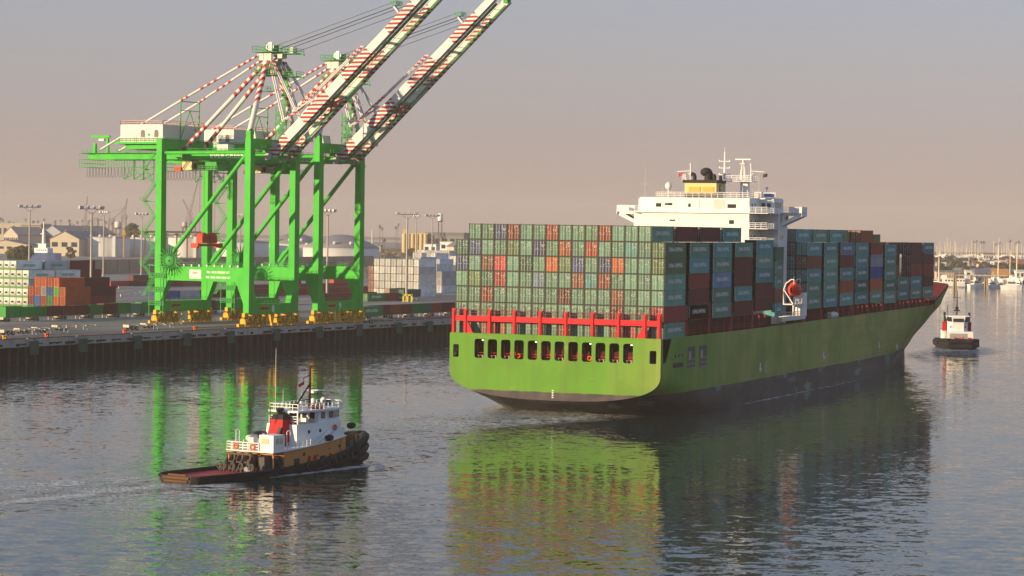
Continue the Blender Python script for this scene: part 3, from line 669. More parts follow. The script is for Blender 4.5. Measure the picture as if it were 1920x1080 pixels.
nv = n.new('ShaderNodeVectorMath'); nv.operation = 'NORMALIZE'; L.new(vadd(sc_v.outputs[0], (0, 0, 1)), nv.inputs[0])
L.new(nv.outputs[0], p.inputs['Normal'])
tag(b.build('water', wm), kind='structure')
# churned water: thin foam sheets just above the surface
def foam_mat(name, dens, col=(.85, .86, .84)):
    global n, L
    m = bpy.data.materials.new(name); m.use_nodes = True; n = m.node_tree.nodes; L = m.node_tree.links; p = n['Principled BSDF']; p.inputs['Base Color'].default_value = (*col, 1); p.inputs['Roughness'].default_value = .8; p.inputs['Specular IOR Level'].default_value = .1
    tc = n.new('ShaderNodeTexCoord'); uv = n.new('ShaderNodeAttribute'); uv.attribute_name = 'edge'
    a = noise(.55, 7, tc.outputs['Object'], (1, 1, 1)); c_ = noise(.12, 4, tc.outputs['Object'])
    f = mth('MULTIPLY', mrange(mth('ADD', mth('MULTIPLY', a, .7), mth('MULTIPLY', c_, .3)), .5 - dens * .2, .66, 0, 1), uv.outputs['Fac'])
    bp = n.new('ShaderNodeBump'); bp.inputs['Strength'].default_value = 1; bp.inputs['Distance'].default_value = 1.2; L.new(noise(1.6, 4, tc.outputs['Object']), bp.inputs['Height']); L.new(bp.outputs[0], p.inputs['Normal'])
    L.new(f, p.inputs['Alpha']); return m
def foam(name, pts, wids, mt, label=None, nacross=6):
    """A strip along pts; the attribute «edge» thins the foam towards its rim."""
    b = MB(); e = []
    for i, (x, y) in enumerate(pts):
        a = Vector(pts[max(0, i - 1)]); c = Vector(pts[min(len(pts) - 1, i + 1)]); d = (c - a).normalized(); nx, ny = -d.y, d.x
        for k in range(nacross + 1):
            t = k / nacross * 2 - 1; b.v.append((x + nx * wids[i] * t, y + ny * wids[i] * t, .03)); e.append(min(1, 1.3 * (1 - t * t)) * min(1, (i + .3) / 1.0, (len(pts) - 1 - i) / 2.0))
    m = nacross + 1
    for i in range(len(pts) - 1):
        for k in range(nacross): b.f.append((i * m + k, (i + 1) * m + k, (i + 1) * m + k + 1, i * m + k + 1)); b.m.append(0); b.s.append(True)
    o = b.build(name, mt); at = o.data.attributes.new('edge', 'FLOAT', 'POINT'); at.data.foreach_set('value', e); tag(o, kind='stuff'); return o
# ================================================================ WHARF AND YARD GROUND
QX, QY, QA, GZ = -124.6, 583.4, .507, 6.5
qc, qs_ = math.cos(QA), math.sin(QA)
def QW(v, u, z=0): return Vector((QX + qc * v + qs_ * u, QY - qs_ * v + qc * u, z))     # quay frame: v towards the water, u along the quay
def q_at(px, py, v):                                                                     # where a sight line meets the upright plane v = const
    r = ray(px, py); a, b_, c, d = r.x, -qs_, r.y, -qc
    ex, ey = QX + qc * v, QY - qs_ * v
    det = a * d - b_ * c; t = (ex * d - b_ * ey) / det; u = (a * ey - c * ex) / det
    return u, CH + r.z * t
def gmat(name, c1, c2, sc_=.05, lines=True, rough=.85):
    m = bpy.data.materials.new(name); m.use_nodes = True; global n, L
    n = m.node_tree.nodes; L = m.node_tree.links; p = n['Principled BSDF']; p.inputs['Roughness'].default_value = rough; p.inputs['Specular IOR Level'].default_value = .25
    tc = n.new('ShaderNodeTexCoord'); v = tc.outputs['Object']
    rot = n.new('ShaderNodeMapping'); rot.inputs['Rotation'].default_value = (0, 0, QA); L.new(v, rot.inputs[0]); v = rot.outputs[0]
    a = noise(sc_, 6, v, (1, .25, 1)); c_ = noise(sc_ * 14, 4, v); e = noise(sc_ * 3, 5, v, (2.5, .15, 1))
    col = mixc(mrange(a, .38, .62), c1, c2); col = mixc(mrange(e, .52, .62, 0, .45), col, tuple(k * .5 for k in c1)); col = mixc(mrange(c_, .55, .75, 0, .35), col, tuple(k * .6 for k in c1))
    L.new(col, p.inputs['Base Color']); return m
yardm = gmat('yard_asphalt', (.19, .165, .145), (.31, .27, .235))
apronm = gmat('apron_concrete', (.11, .09, .075), (.2, .165, .14), .09)
conc = mat('concrete', (.44, .41, .37), .85, .5, .35, dcol=(.2, .18, .16), streak=3)
pilem = mat('shaded_pile_concrete', (.055, .052, .046), .9, .8, .5, dcol=(.015, .015, .014), streak=2)  # darkened concrete, the shade below the deck put into its colour
voidm = mat('under_wharf_shade', (.008, .008, .008), .9, .4, .3)  # near black: shade under the wharf put into the colour
b = MB()
P = [QW(-13, -700), QW(-13, 520), QW(-700, 900), Vector((-60, 4600, 0)), Vector((-6000, 4600, 0)), Vector((-6000, 600, 0))]
b.add([(p_.x, p_.y, GZ - .02) for p_ in P], [tuple(range(6))])
tag(b.build('yard_ground', yardm), kind='structure')
wharf = bpy.data.objects.new('wharf', None); COL.objects.link(wharf); wharf.location = (QX, QY, 0); wharf.rotation_euler = (0, 0, -QA)
tag(wharf, 'long concrete wharf on piles with dark gaps below its deck', None, None, 'structure')
b = MB(); b.box(-14, -.45, -700, 520, 5.6, GZ); b.build('apron', apronm, wharf)
b = MB(); b.box(-.45, 0, -700, 520, 4.55, GZ + .05)
for k in range(-10, 40): b.box(0, .04, k * 13 - .06, k * 13 + .06, 4.55, GZ, 1)
b.box(-.45, .05, -700, 520, GZ + .05, GZ + .25, 2); b.build('fascia', [conc, darksteel, mat('kerb_rust', (.2, .07, .05), .8, .4, .6)], wharf)
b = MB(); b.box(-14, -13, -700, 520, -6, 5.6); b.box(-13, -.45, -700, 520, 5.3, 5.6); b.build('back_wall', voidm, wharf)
b = MB()
for v in (-2.7 - 0, -2.9 - 0): pass
for v in (-2.62, -2.78): b.box(v - .05, v + .05, -300, 400, GZ, GZ + .04)
for v in (-33.82, -33.98): b.box(v - .05, v + .05, -300, 400, GZ, GZ + .04)
b.build('crane_rail', darksteel, wharf)
rnd = random.Random(3)
for k in range(-6, 60):
    for j in range(rnd.choice((1, 2, 3, 4, 3))):
        m = MB(); u = k * 6.2 + j * 1.3; m.box(.0, .3, u, u + .95, 5.0 + rnd.uniform(-.2, .25), 5.45); m.build('bumper', rubber, wharf)
proto = None
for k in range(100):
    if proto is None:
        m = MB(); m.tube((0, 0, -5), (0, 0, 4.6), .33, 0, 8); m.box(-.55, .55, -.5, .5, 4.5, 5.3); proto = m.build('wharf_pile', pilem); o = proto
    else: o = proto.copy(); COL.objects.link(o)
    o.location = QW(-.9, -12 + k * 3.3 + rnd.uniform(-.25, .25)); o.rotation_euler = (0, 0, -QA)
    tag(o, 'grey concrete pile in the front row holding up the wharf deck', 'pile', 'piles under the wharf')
gpanel = mat('fender_green', (.03, .10, .06), .7, .5, .8, dcol=(.02, .035, .025))
fx = [(65, 648), (157, 642), (259, 637), (352, 630), (434, 626), (520, 621), (600, 617), (675, 613), (749, 609), (807, 606)]
for i, (x, y) in enumerate(fx):
    u, z = q_at(x, y, 1.2)
    f = empty('wharf_fender', 'green panel fender hung on the wharf face, %s along the quay from the near end' % ORD[i], 'fender', QW(0, u), -QA, 'fenders along the wharf face')
    b = MB(); b.box(.95, 1.25, -1.55, 1.55, 2.6, 6.0); b.build('panel', gpanel, f)
    b = MB(); b.lathe([(.01, 0), (.75, 0), (.6, .5), (.75, .95), (.01, .95)], (0, 0, 4.2), 0, 10, 'x'); b.build('rubber_cone', rubber, f)
    b = MB()
    for d in (-1.3, 1.3): b.tube((.05, d, 6.4), (1.0, d, 5.6), .06, 0, 5)
    b.build('chain', darksteel, f)
    b = MB(); b.box(.1, .5, -1.9, -1.5, 6.3, 6.75); b.build('ladder_bracket', offwhite, f)
for i, (x, y) in enumerate([(9, 632), (88, 634), (234, 627), (366, 619), (100, 0), (0, 0), (805, 599)]):
    if y == 0: continue
    u, z = q_at(x, y, -1.0)
    o = empty('mooring_bollard', '%s orange mooring bollard at the wharf edge, %s along the quay' % ('twin horned', ORD[min(i, 4)]), 'bollard', QW(-1.0, u, GZ), -QA, 'bollards on the wharf edge')
    for d in (-.42, .42):
        b = MB(); b.lathe([(.01, 0), (.42, 0), (.3, .12), (.24, .6), (.42, .8), (.4, 1.0), (.01, 1.05)], (0, d, .1), 0, 10); b.tube((0, d, .85), (0, d + (.35 if d > 0 else -.35), 1.05), .16); b.build('horn', yellow if i == 0 else orange, o)
    b = MB(); b.box(-.5, .5, -.95, .95, 0, .12); b.build('base', darksteel, o)

# ================================================================ SHIP-TO-SHORE CRANES
cg = mat('crane_green', (.055, .47, .04), .6, .4, .3, dcol=(.02, .22, .035), streak=2)
cgd = mat('crane_green_fittings', (.045, .34, .06), .55, .25, .8)
crane_white = mat('crane_white', (.64, .62, .6), .5, .12, .4, dcol=(.5, .42, .35))
crane_red = mat('crane_red', (.45, .035, .03), .5, .2, .6)
def boom_mat():
    global n, L
    m = bpy.data.materials.new('boom_stripes'); m.use_nodes = True; n = m.node_tree.nodes; L = m.node_tree.links; p = n['Principled BSDF']; p.inputs['Roughness'].default_value = .6; p.inputs['Specular IOR Level'].default_value = .15
    tc = n.new('ShaderNodeTexCoord'); sp = n.new('ShaderNodeSeparateXYZ'); L.new(tc.outputs['Object'], sp.inputs[0])
    al = mth('ADD', mth('MULTIPLY', sp.outputs['X'], .745), mth('MULTIPLY', sp.outputs['Z'], .667))     # along the raised boom
    zone = None
    for a, c in ((29, 42), (49, 60), (67, 78), (86, 97)):
        t = mth('MULTIPLY', mth('GREATER_THAN', al, a), mth('LESS_THAN', al, c)); zone = t if zone is None else mth('ADD', zone, t)
    st = mth('LESS_THAN', mth('FRACT', mth('MULTIPLY', sp.outputs['Z'], .86), 0), .52)
    nn = noise(.5, 5, tc.outputs['Object'])
    wcol = mixc(mrange(nn, .45, .75, 0, .15), (.64, .62, .6), (.45, .38, .33))
    L.new(mixc(mth('MULTIPLY', zone, st), wcol, (.33, .025, .025)), p.inputs['Base Color']); return m
boomm = boom_mat()
def band_tube(b, p0, p1, r, zones, period=2.2):
    p0 = Vector(p0); p1 = Vector(p1); Ln = (p1 - p0).length; d = (p1 - p0) / Ln; t = 0
    cuts = sorted(set([0.0, 1.0] + [z for zz_ in zones for z in zz_]))
    for a, c in zip(cuts, cuts[1:]):
        mid = (a + c) / 2
        if any(z0 <= mid <= z1 for z0, z1 in zones):
            k = max(1, round((c - a) * Ln / period)); st = (c - a) / k
            for i in range(k):
                s0 = a + i * st
                # slanted paint bands: skewed rings
                ring_tube(b, p0 + d * Ln * s0, p0 + d * Ln * (s0 + st * .5), r, 1); ring_tube(b, p0 + d * Ln * (s0 + st * .5), p0 + d * Ln * (s0 + st), r, 0)
        else: ring_tube(b, p0 + d * Ln * a, p0 + d * Ln * c, r, 0)
def ring_tube(b, p0, p1, r, m, nseg=10):
    a, u = b.basis(p0, p1); d = (p1 - p0).normalized()
    q = lambda p: [p + a * (r * math.cos(2 * math.pi * i / nseg)) + u * (r * math.sin(2 * math.pi * i / nseg)) + d * (.9 * r * math.cos(2 * math.pi * i / nseg)) for i in range(nseg)]
    b.loft(q(p0), q(p1), m, False, True)
CB = -6.5
def cbuild(b, name, mats, parent):
    b.v = [(x, y, z + CB) for x, y, z in b.v]
    if name in ('floodlight', 'equipment_box', 'boom_crosstie', 'drive_unit', 'sheave'): return b.pieces(name, mats, parent)[0]
    return b.build(name, mats, parent)
LX = -31.2
crane = empty('ship_to_shore_crane', 'green gantry crane with raised striped boom, nearer of the pair on the wharf', 'gantry crane', QW(-2.7, 107.9, GZ), -QA, 'gantry cranes on the wharf')
for x in (0, LX):
    for y in (0, 22.5):
        b = MB(); b.beam((x, y, 23.2), (x, y, 60), 2.45, 2.1, 0, up=(1, 0, 0), w1=2.3, h1=1.9)
        # lower leg narrows to the sill, with a haunch beside the portal beam
        b.beam((x, y, 10.2), (x, y, 23.2), 2.3, 1.9, 0, up=(1, 0, 0), w1=2.45, h1=2.1)
        s_ = 1 if x < 0 else -1
        b.prism([(x + s_ * 1.0, 19.3), (x + s_ * 3.6, 19.3), (x + s_ * 1.0, 13.0)], 'y', y - 1.1, y + 1.1)
        if x == 0: b.prism([(y + (1.1 if y == 0 else -1.1), 13.0), (y + (3.0 if y == 0 else -3.0), 13.0), (y + (1.1 if y == 0 else -1.1), 18.0)], 'x', -.95, .95)
        b.box(x - 1.15, x + 1.15, y - 1.3, y + 1.3, 53.5, 54.0)
        if x == 0: b.beam((x - .2, y, 60), (x - .2, y, 62.2), 1.6, 1.6)
        cbuild(b, 'leg', cg, crane)
for y in (0, 22.5):
    b = MB(); b.box(LX + 1.0, -1.0, y - 1.15, y + 1.15, 19.25, 23.35); cbuild(b, 'portal_beam', cg, crane)
    b = MB(); b.tube((LX + 1.0, y, 56), (-1, y, 56), .5, 0, 12); cbuild(b, 'upper_strut', cg, crane)
    b = MB(); b.tube((-1.2, y, 55.5), (-29.5, y, 24.2), .62, 0, 12); b.beam((-26.8, y, 27.2), (-29.6, y, 23.3), 2.2, .25, 0, up=(0, 1, 0)); cbuild(b, 'diagonal_brace', cg, crane)
for x in (0, LX):
    b = MB(); b.box(x - .9, x + .9, 1.2, 21.3, 10.2, 13.1); cbuild(b, 'sill_beam', cg, crane)
    b = MB(); b.box(x - 1.0, x + 1.0, .9, 21.6, 57.1, 60.0); b.box(x - .5, x + .5, 6.6, 8.0, 56.2, 57.1); b.box(x - .5, x + .5, 15.4, 16.8, 56.2, 57.1); cbuild(b, 'tie_beam', cg, crane)
b = MB()
for y in (0, 22.5): b.rail([(LX + 1.2, y - 1.1, 23.35), (-1.2, y - 1.1, 23.35)], 1.1, .04, 0, 1.6, 2)
b.rail([(.9, 1.3, 13.1), (.9, 21, 13.1)], 1.1, .04, 0, 1.8, 2); b.rail([(LX + .9, 1.3, 13.1), (LX + .9, 21, 13.1)], 1.1, .04, 0, 1.8, 2)
cbuild(b, 'walkway_rail', cgd, crane)
b = MB()
for k in range(10): b.box(-3 - k * 2.7, -2.5 - k * 2.7, -1.5, -1.1, 23.4, 24.0)
cbuild(b, 'floodlight', offwhite, crane)
# girders and walkway
for y0 in (6.5, 15.2):
    b = MB(); b.box(-63.4, 3.4, y0, y0 + 1.8, 54.3, 56.2); cbuild(b, 'girder', cg, crane)
b = MB()
b.box(-64.5, 2, 5.3, 6.3, 56.1, 56.25); b.box(-64.5, 2, 17.2, 18.2, 56.1, 56.25)
for x in range(-62, 3, 8): b.box(x, x + .5, 8.3, 15.2, 54.8, 55.6)
b.rail([(-64.5, 5.3, 56.25), (-1.2, 5.3, 56.25)], 1.1, .045, 0, 1.6, 2); b.rail([(-64.5, 18.2, 56.25), (3, 18.2, 56.25)], 1.1, .045, 0, 1.6, 2)
b.rail([(3.4, 1, 57.2), (3.4, 22, 57.2)], 1.1, .045, 0, 1.6, 2)
cbuild(b, 'girder_walkway', cgd, crane)
# cages and festoon under the backreach
b = MB()
for z in (52, 53.2, 54.3): b.beam((-66, 5.6, z), (-45, 5.6, z), .13); b.beam((-66, 5.6, z), (-66, 18, z), .13)
for k in range(22): b.beam((-66 + k, 5.6, 52), (-66 + k, 5.6, 54.4), .1)
b.box(-66, -50, 5.4, 6.4, 51.9, 52.0); b.box(-66.2, -61.5, 5.3, 18.3, 56.0, 56.2)
for z in (48.4, 50.2, 52): b.beam((-49.5, 6, z), (-42.4, 6, z), .16); b.beam((-49.5, 11, z), (-42.4, 11, z), .16)
for x in (-49.5, -46, -42.4):
    for y in (6, 11): b.beam((x, y, 48.4), (x, y, 54.3), .16)
    b.beam((x, 6, 48.4), (x, 11, 50.2), .12)
b.beam((-49.5, 6, 48.4), (-46, 6, 52), .12); b.beam((-46, 6, 52), (-42.4, 6, 48.4), .12)
cbuild(b, 'maintenance_cage', cgd, crane)
b = MB()
for k in range(14):
    x = -62.8 + k * 1.15 + (k > 8) * (k - 8) * .15; pts = [(x + .5 * math.cos(a), 6.0, 51.9 - (2.9 if k < 13 else 2) * math.sin(a) ** .55) for a in [i * math.pi / 8 for i in range(9)]]
    b.path(pts, .06, 0, 4)
cbuild(b, 'festoon_cable', rope_m, crane)
for k in (1, 3, 5, 7): pass
# machinery house
b = MB(); b.box(-47, -31.6, 1, 21, 59.2, 64.3, 0); b.box(-48.5, -30, .3, 21.6, 58.6, 59.2, 1); b.box(-46, -32, 2, 20, 57.2, 58.6, 1)
mh = cbuild(b, 'machinery_house', [crane_white, cg], crane)
b = MB(); b.rail([(-47, 1, 64.3), (-31.6, 1, 64.3), (-31.6, 21, 64.3), (-47, 21, 64.3)], 1.1, .06, 0, 1.5, 2, True); cbuild(b, 'roof_rail', mat('rail_pink', (.55, .35, .3), .5, .2), mh)
for x in (-38.8, -33.9):
    b = MB(); pts = [(x - .7, 60.6), (x + .7, 60.6), (x + .7, 62)] + [(x + .7 * math.cos(a), 62 + .7 * math.sin(a)) for a in (.6, 1.2, 1.57, 1.95, 2.5)] + [(x - .7, 62)]
    b.prism(pts, 'y', .9, 1.02); cbuild(b, 'louvre', mat('louvre_grey', (.2, .17, .16), .7, .2), mh)
b = MB(); b.lathe([(.01, 0), (.4, 0), (.4, .1), (.01, .1)], (-36.6, .92, 61.3), 0, 12, 'y'); cbuild(b, 'emblem', cg, mh)
b = MB(); b.box(-42.4, -41, .92, 1.02, 59.3, 61.2); cbuild(b, 'door', offwhite, mh)
b = MB(); b.rail([(-48.4, .4, 59.2), (-30.2, .4, 59.2), (-30.2, 21.5, 59.2)], 1.1, .05, 0, 1.4, 2); cbuild(b, 'deck_rail', cgd, mh)
b = MB(); b.box(-16.2, -12.2, 6.2, 9.2, 56.9, 58.6); b.prism([(-5, 58.6), (-3.4, 58.6), (-4.2, 62.6)], 'y', 8, 12); cbuild(b, 'equipment_box', offwhite, crane)
# small jib over the backreach end
b = MB(); b.beam((-63.8, 10, 56.2), (-63.6, 10, 59.3), 1.2, 1.2, 0, w1=.5, h1=.8); b.beam((-58.6, 10, 56.2), (-58.9, 10, 61), .6); b.beam((-65, 10, 61.2), (-58, 10, 61.2), .6, .7); b.box(-62, -60, 9.6, 10.4, 59.9, 60.6, 1); cbuild(b, 'maintenance_jib', [cg, offwhite], crane)
# A-frame
AP = 82.0
for y0, y1 in ((0, 8.6), (22.5, 14)):
    b = MB(); band_tube(b, (-.2, y0, 62), (-.8, y1, AP), .78, [(.42, 1)], 2.1); cbuild(b, 'apex_leg', [crane_white, crane_red], crane)
for y0, y1 in ((7, 9.6), (16, 13.2)):
    b = MB(); band_tube(b, (-28.6, y0, 57), (-2, y1, AP), .62, [(0, .3), (.62, 1)], 2.4); cbuild(b, 'rear_leg', [crane_white, crane_red], crane)
for y in (7, 16):
    b = MB(); band_tube(b, (-59.6, y, 57), (-29.8, y, 71.4), .33, [(.35, .6)], 2.2); band_tube(b, (-29.8, y, 71.4), (-3.6, 9.2 if y < 10 else 13.6, 84.4), .33, [(.0, .12), (.25, .5), (.72, 1)], 2.2); cbuild(b, 'backstay', [crane_white, crane_red], crane)
b = MB()
for y in (7, 16): b.beam((-29.8, y, 59), (-29.8, y, 71.3), .28)
b.beam((-29.8, 7, 71.2), (-29.8, 16, 71.2), .25); b.beam((-29.8, 7, 68.6), (-29.8, 16, 68.6), .2); b.beam((-29.8, 11.5, 68.6), (-29.8, 7, 60), .2); b.beam((-29.8, 11.5, 68.6), (-29.8, 16, 60), .2); cbuild(b, 'stay_support', cgd, crane)
b = MB(); b.beam((-1, 8.2, AP), (-1, 14.4, AP), 1.2, 1.4, 0); b.box(-1.8, .9, 8.5, 9.0, 81.5, 84.6, 0); b.box(-1.8, .9, 13.6, 14.1, 81.5, 84.6, 0); b.box(-3.2, -1.8, 8.4, 9.3, 82.6, 84.6, 0); b.box(2, 3.6, 10, 12.4, 83.2, 84.8, 0); b.box(6.2, 7.4, 10, 12, 84.5, 86.2, 0)
cbuild(b, 'apex_head', [offwhite], crane)
b = MB(); b.box(-5, 3.6, 7.5, 15.5, 84.9, 85.0); b.box(3.6, 9, 9.5, 13, 84.4, 84.5); b.box(-3.5, 1.5, 7.8, 10, 80.2, 80.3)
b.rail([(-5, 7.5, 85), (3.6, 7.5, 85), (3.6, 15.5, 85), (-5, 15.5, 85)], 1.7, .045, 0, 1.4, 2, True); b.rail([(3.6, 9.5, 84.5), (9, 9.5, 84.5), (9, 13, 84.5)], 1.3, .05, 0, 1.3, 2); b.rail([(-3.5, 7.5, 80.35), (2.5, 7.5, 80.35)], 1.1, .05, 0, 1, 2); b.beam((4, 11, 85), (10.5, 11, 84), .5)
for x in (-1.5, 1.4): b.box(x, x + .8, 8.4, 10.4, 85.1, 86.9); cbuild(b, 'apex_platform', cgd, crane)
b = MB()
for k in range(4): b.lathe([(.01, 0), (.9, 0), (.9, .2), (.01, .2)], (.8 + k * .3, 7.2, 86.3), 0, 12, 'y')
b.box(1.0, 2.1, 6.9, 7.1, 85.2, 87.6); cbuild(b, 'sheave', white, crane)
b = MB(); zz_ = 62.5
for k in range(7):
    b.beam((1.5 + (k % 2) * 1.6, 12 + k * .4, zz_ + k * 2.6), (1.5 + ((k + 1) % 2) * 1.6, 12 + (k + 1) * .4, zz_ + (k + 1) * 2.6), .25, .7); b.box(.8, 3.8, 11.5 + k * .4, 13 + k * .4, zz_ + k * 2.6 - .1, zz_ + k * 2.6)
cbuild(b, 'apex_ladder', cgd, crane)
b = MB()
for x0, h in ((-3.2, 10), (6, 7.5)):
    b = MB()
    for dx in (0, 2.2):
        for dy in (0, 2.2): b.beam((x0 + dx, 17 + dy, 59.8), (x0 + dx, 17 + dy, 59.8 + h), .2)
    k = 0
    while k < h: b.rail([(x0, 17, 59.8 + k), (x0 + 2.2, 17, 59.8 + k), (x0 + 2.2, 19.2, 59.8 + k)], 1.1, .07, 0, 1.1, 2); b.box(x0 - .2, x0 + 2.4, 16.8, 19.4, 59.7 + k, 59.85 + k); b.beam((x0, 17, 59.8 + k), (x0 + 2.2, 17, 62 + k), .2); k += 2.5
    cbuild(b, 'access_tower', cgd, crane)
# boom, raised
BH = Vector((2.6, 0, 56.0)); ba = R(41.8); bd = Vector((math.cos(ba), 0, math.sin(ba))); bn = Vector((-math.sin(ba), 0, math.cos(ba)))
def BP(s, y, h=0): return BH + bd * s + bn * h + Vector((0, y, 0))
boom = bpy.data.objects.new('boom', None); COL.objects.link(boom); boom.parent = crane
for y0 in (6.5, 15.2):
    b = MB(); a = [BP(0, y0, -1.6), BP(0, y0 + 1.6, -1.6), BP(0, y0 + 1.6, 1.25), BP(0, y0, 1.25)]; c = [BP(69, y0, -1.5), BP(69, y0 + 1.6, -1.5), BP(69, y0 + 1.6, .45), BP(69, y0, .45)]
    b.loft(a, c, 0)
    b.loft([BP(-.2, y0 + .3, 1.3), BP(-.2, y0 + 1.3, 1.3), BP(-.2, y0 + 1.3, 1.5), BP(-.2, y0 + .3, 1.5)], [BP(69, y0 + .3, .5), BP(69, y0 + 1.3, .5), BP(69, y0 + 1.3, .7), BP(69, y0 + .3, .7)], 0)
    cbuild(b, 'boom_girder', boomm, boom)
b = MB()
for s in range(3, 69, 11): b.beam(BP(s, 8.3, -.6), BP(s, 15.2, -.6), .9, .7)
cbuild(b, 'boom_crosstie', crane_white, boom)
b = MB()
b.beam(BP(1, 9.2, -1.6), BP(68, 9.2, -1.6), .75, .12, 0, up=(0, 1, 0)); b.beam(BP(1, 14.3, -1.6), BP(68, 14.3, -1.6), .5, .1, 0, up=(0, 1, 0))
for y in (9.7,):
    b.beam(BP(1, y, -.5), BP(68, y, -.5), .1)
    for s in range(1, 68, 2): b.beam(BP(s, y, -1.6), BP(s, y, -.5), .09)
for s in range(2, 68, 4): b.beam(BP(s, 9.4, -1.7), BP(s, 14.4, -1.7), .12)
cbuild(b, 'boom_walkway', cgd, boom)
b = MB()
for y in (11.2, 12.4): b.tube(BP(0, y, -.8), BP(68, y, -.8), .16, 0, 6)
cbuild(b, 'boom_pipe', offwhite, boom)
b = MB(); c = BP(22, 11.7, -.9); b.beam(BP(19, 9, -1), BP(25, 14.5, -1), .5); b.beam(BP(25, 9, -1), BP(19, 14.5, -1), .5); b.box(c.x - 1.2, c.x + 1.2, 10.6, 12.8, c.z - .9, c.z + .9)
cbuild(b, 'boom_latch', mat('crane_signal_red', (.6, .06, .03), .5, .2), boom)
b = MB()
e = BP(69, 0, 0); b.box(e.x - .6, e.x + 1.4, 6, 17.4, e.z - .1, e.z + .05); b.rail([(e.x - 1, 5.5, e.z), (e.x + 2.2, 5.5, e.z), (e.x + 2.2, 18, e.z)], 1.2, .07, 0, 1, 2); b.box(e.x - .6, e.x + .8, 14.6, 16.6, e.z - 1.2, e.z)
cbuild(b, 'boom_tip_platform', cgd, boom)
for s in (57,):
    b = MB(); q = BP(s, 6.2, 2.4); b.beam(BP(s, 7.2, .9), BP(s, 7.2, 3.2), 1.2, .5, 1); b.rail([(q.x - 1, 5.6, q.z + 1), (q.x + 1.0, 5.6, q.z + 1), (q.x + 1.0, 8.6, q.z + 1)], 1.0, .06, 0, .8, 3); b.box(q.x - .7, q.x + 1.0, 6, 8.6, q.z + .9, q.z + .98); cbuild(b, 'boom_sheave_platform', [cgd, crane_white], boom)
for y0 in (6.8, 15.5):
    b = MB(); b.tube(BP(-1.2, y0 - .9, -.2), BP(-1.2, y0 + 2.2, -.2), 1.1, 0, 14); b.tube(BP(2.6, y0 - .9, .8), BP(2.6, y0 + 2.2, .8), .9, 0, 12); cbuild(b, 'hinge', mat('crane_grey', (.42, .40, .42), .5, .2), boom)
# forestay links, folded
for y in (7.4, 16.3):
    for dy in (-.5, .5):
        b = MB(); band_tube(b, (.2, y + (1.5 if y < 10 else -1.5) + dy, 82.5), (6.2, y + dy, 65.2), .22, [(0, .3)], 1.6); band_tube(b, (6.2, y + dy, 65.2), tuple(BP(20, y + dy, 2.4)), .22, [(.2, .5)], 1.5); cbuild(b, 'forestay', [crane_white, crane_red], crane)
        b = MB(); band_tube(b, (1.2, y + (1.5 if y < 10 else -1.5) + dy, 82.5), (10.4, y + dy, 68.0), .22, [(0, .25)], 1.6); band_tube(b, (10.4, y + dy, 68.0), tuple(BP(42, y + dy, 2.3)), .22, [(.0, .35), (.8, 1)], 1.5); cbuild(b, 'forestay', [crane_white, crane_red], crane)
b = MB()
q = BP(58, 0, 3.6)
for y, dz, r in ((7, .5, .07), (9, -.2, .11), (12.5, -.2, .11), (15, -1.2, .07)): b.tube((3.5, y, 86 + dz), (q.x, y, q.z + dz), r, 0, 5)
for y in (8, 13): b.tube((9, y, 84.5), (46, y + 0, 61.5), .035, 0, 4) if False else None
cbuild(b, 'hoist_rope', rope_m, crane)
# cab and trolley
b = MB(); b.box(-30.5, -25, 9, 13.5, 51.3, 53.8, 0); b.box(-33, -20, 8.4, 15, 53.8, 54.2, 1); b.box(-25.2, -24.98, 9.4, 13, 51.6, 53.2, 2); b.box(-27, -25.2, 8.95, 9.02, 51.6, 53.2, 2); b.box(-33.5, -31, 9, 10.2, 51, 52.2, 3); cbuild(b, 'operator_cab', [mat('cab_cream', (.7, .55, .3), .5, .2), cg, glass, MATS['crane_signal_red']], crane)
b = MB(); b.box(-23, -16, 7, 16, 51.2, 51.35); b.rail([(-23, 7, 51.35), (-16, 7, 51.35), (-16, 16, 51.35)], 1.1, .06, 0, 1.2, 2); b.box(-21.5, -17.5, 8, 14, 51.4, 53.6); cbuild(b, 'trolley_platform', cgd, crane)
# stairs on the landside near leg
b = MB(); z = 14.5; k = 0
while z < 55:
    x0, x1 = (LX - 6.2, LX - 2.4) if k % 2 == 0 else (LX - 2.4, LX - 6.2)
    b.beam((x0, .6, z), (x1, .6, z + 4.6), .12, .28); b.beam((x0, -.4, z), (x1, -.4, z + 4.6), .1, .22); b.beam((x0, -.4, z + 1), (x1, -.4, z + 5.6), .07)
    b.box(x1 - .9, x1 + .9, -.7, 1.2, z + 4.5, z + 4.65)
    if k % 2 == 1: b.beam((x1 - .5, .4, z + 4.5), (LX, .4, z + 4.2), .3); b.rail([(x1 - .9, -.7, z + 4.6), (x1 + .9, -.7, z + 4.6)], 1.1, .05, 0, .9, 2)
    else: b.beam((x1, .4, z + 4.5), (LX, .4, z + 4.4), .22)
    z += 4.6; k += 1
for zz in (12, 16, 20): b.box(LX - 2.6, LX + 2.8, -2.0, -1.1, zz, zz + .15); b.rail([(LX - 2.6, -2, zz + .1), (LX + 2.8, -2, zz + .1)], 1.1, .06, 0, .9, 2)
for x in (LX - 2.4, LX + 1.6, LX + 2.6): b.beam((x, -1.9, 9), (x, -1.9, 24), .16)
cbuild(b, 'stair_tower', cgd, crane)
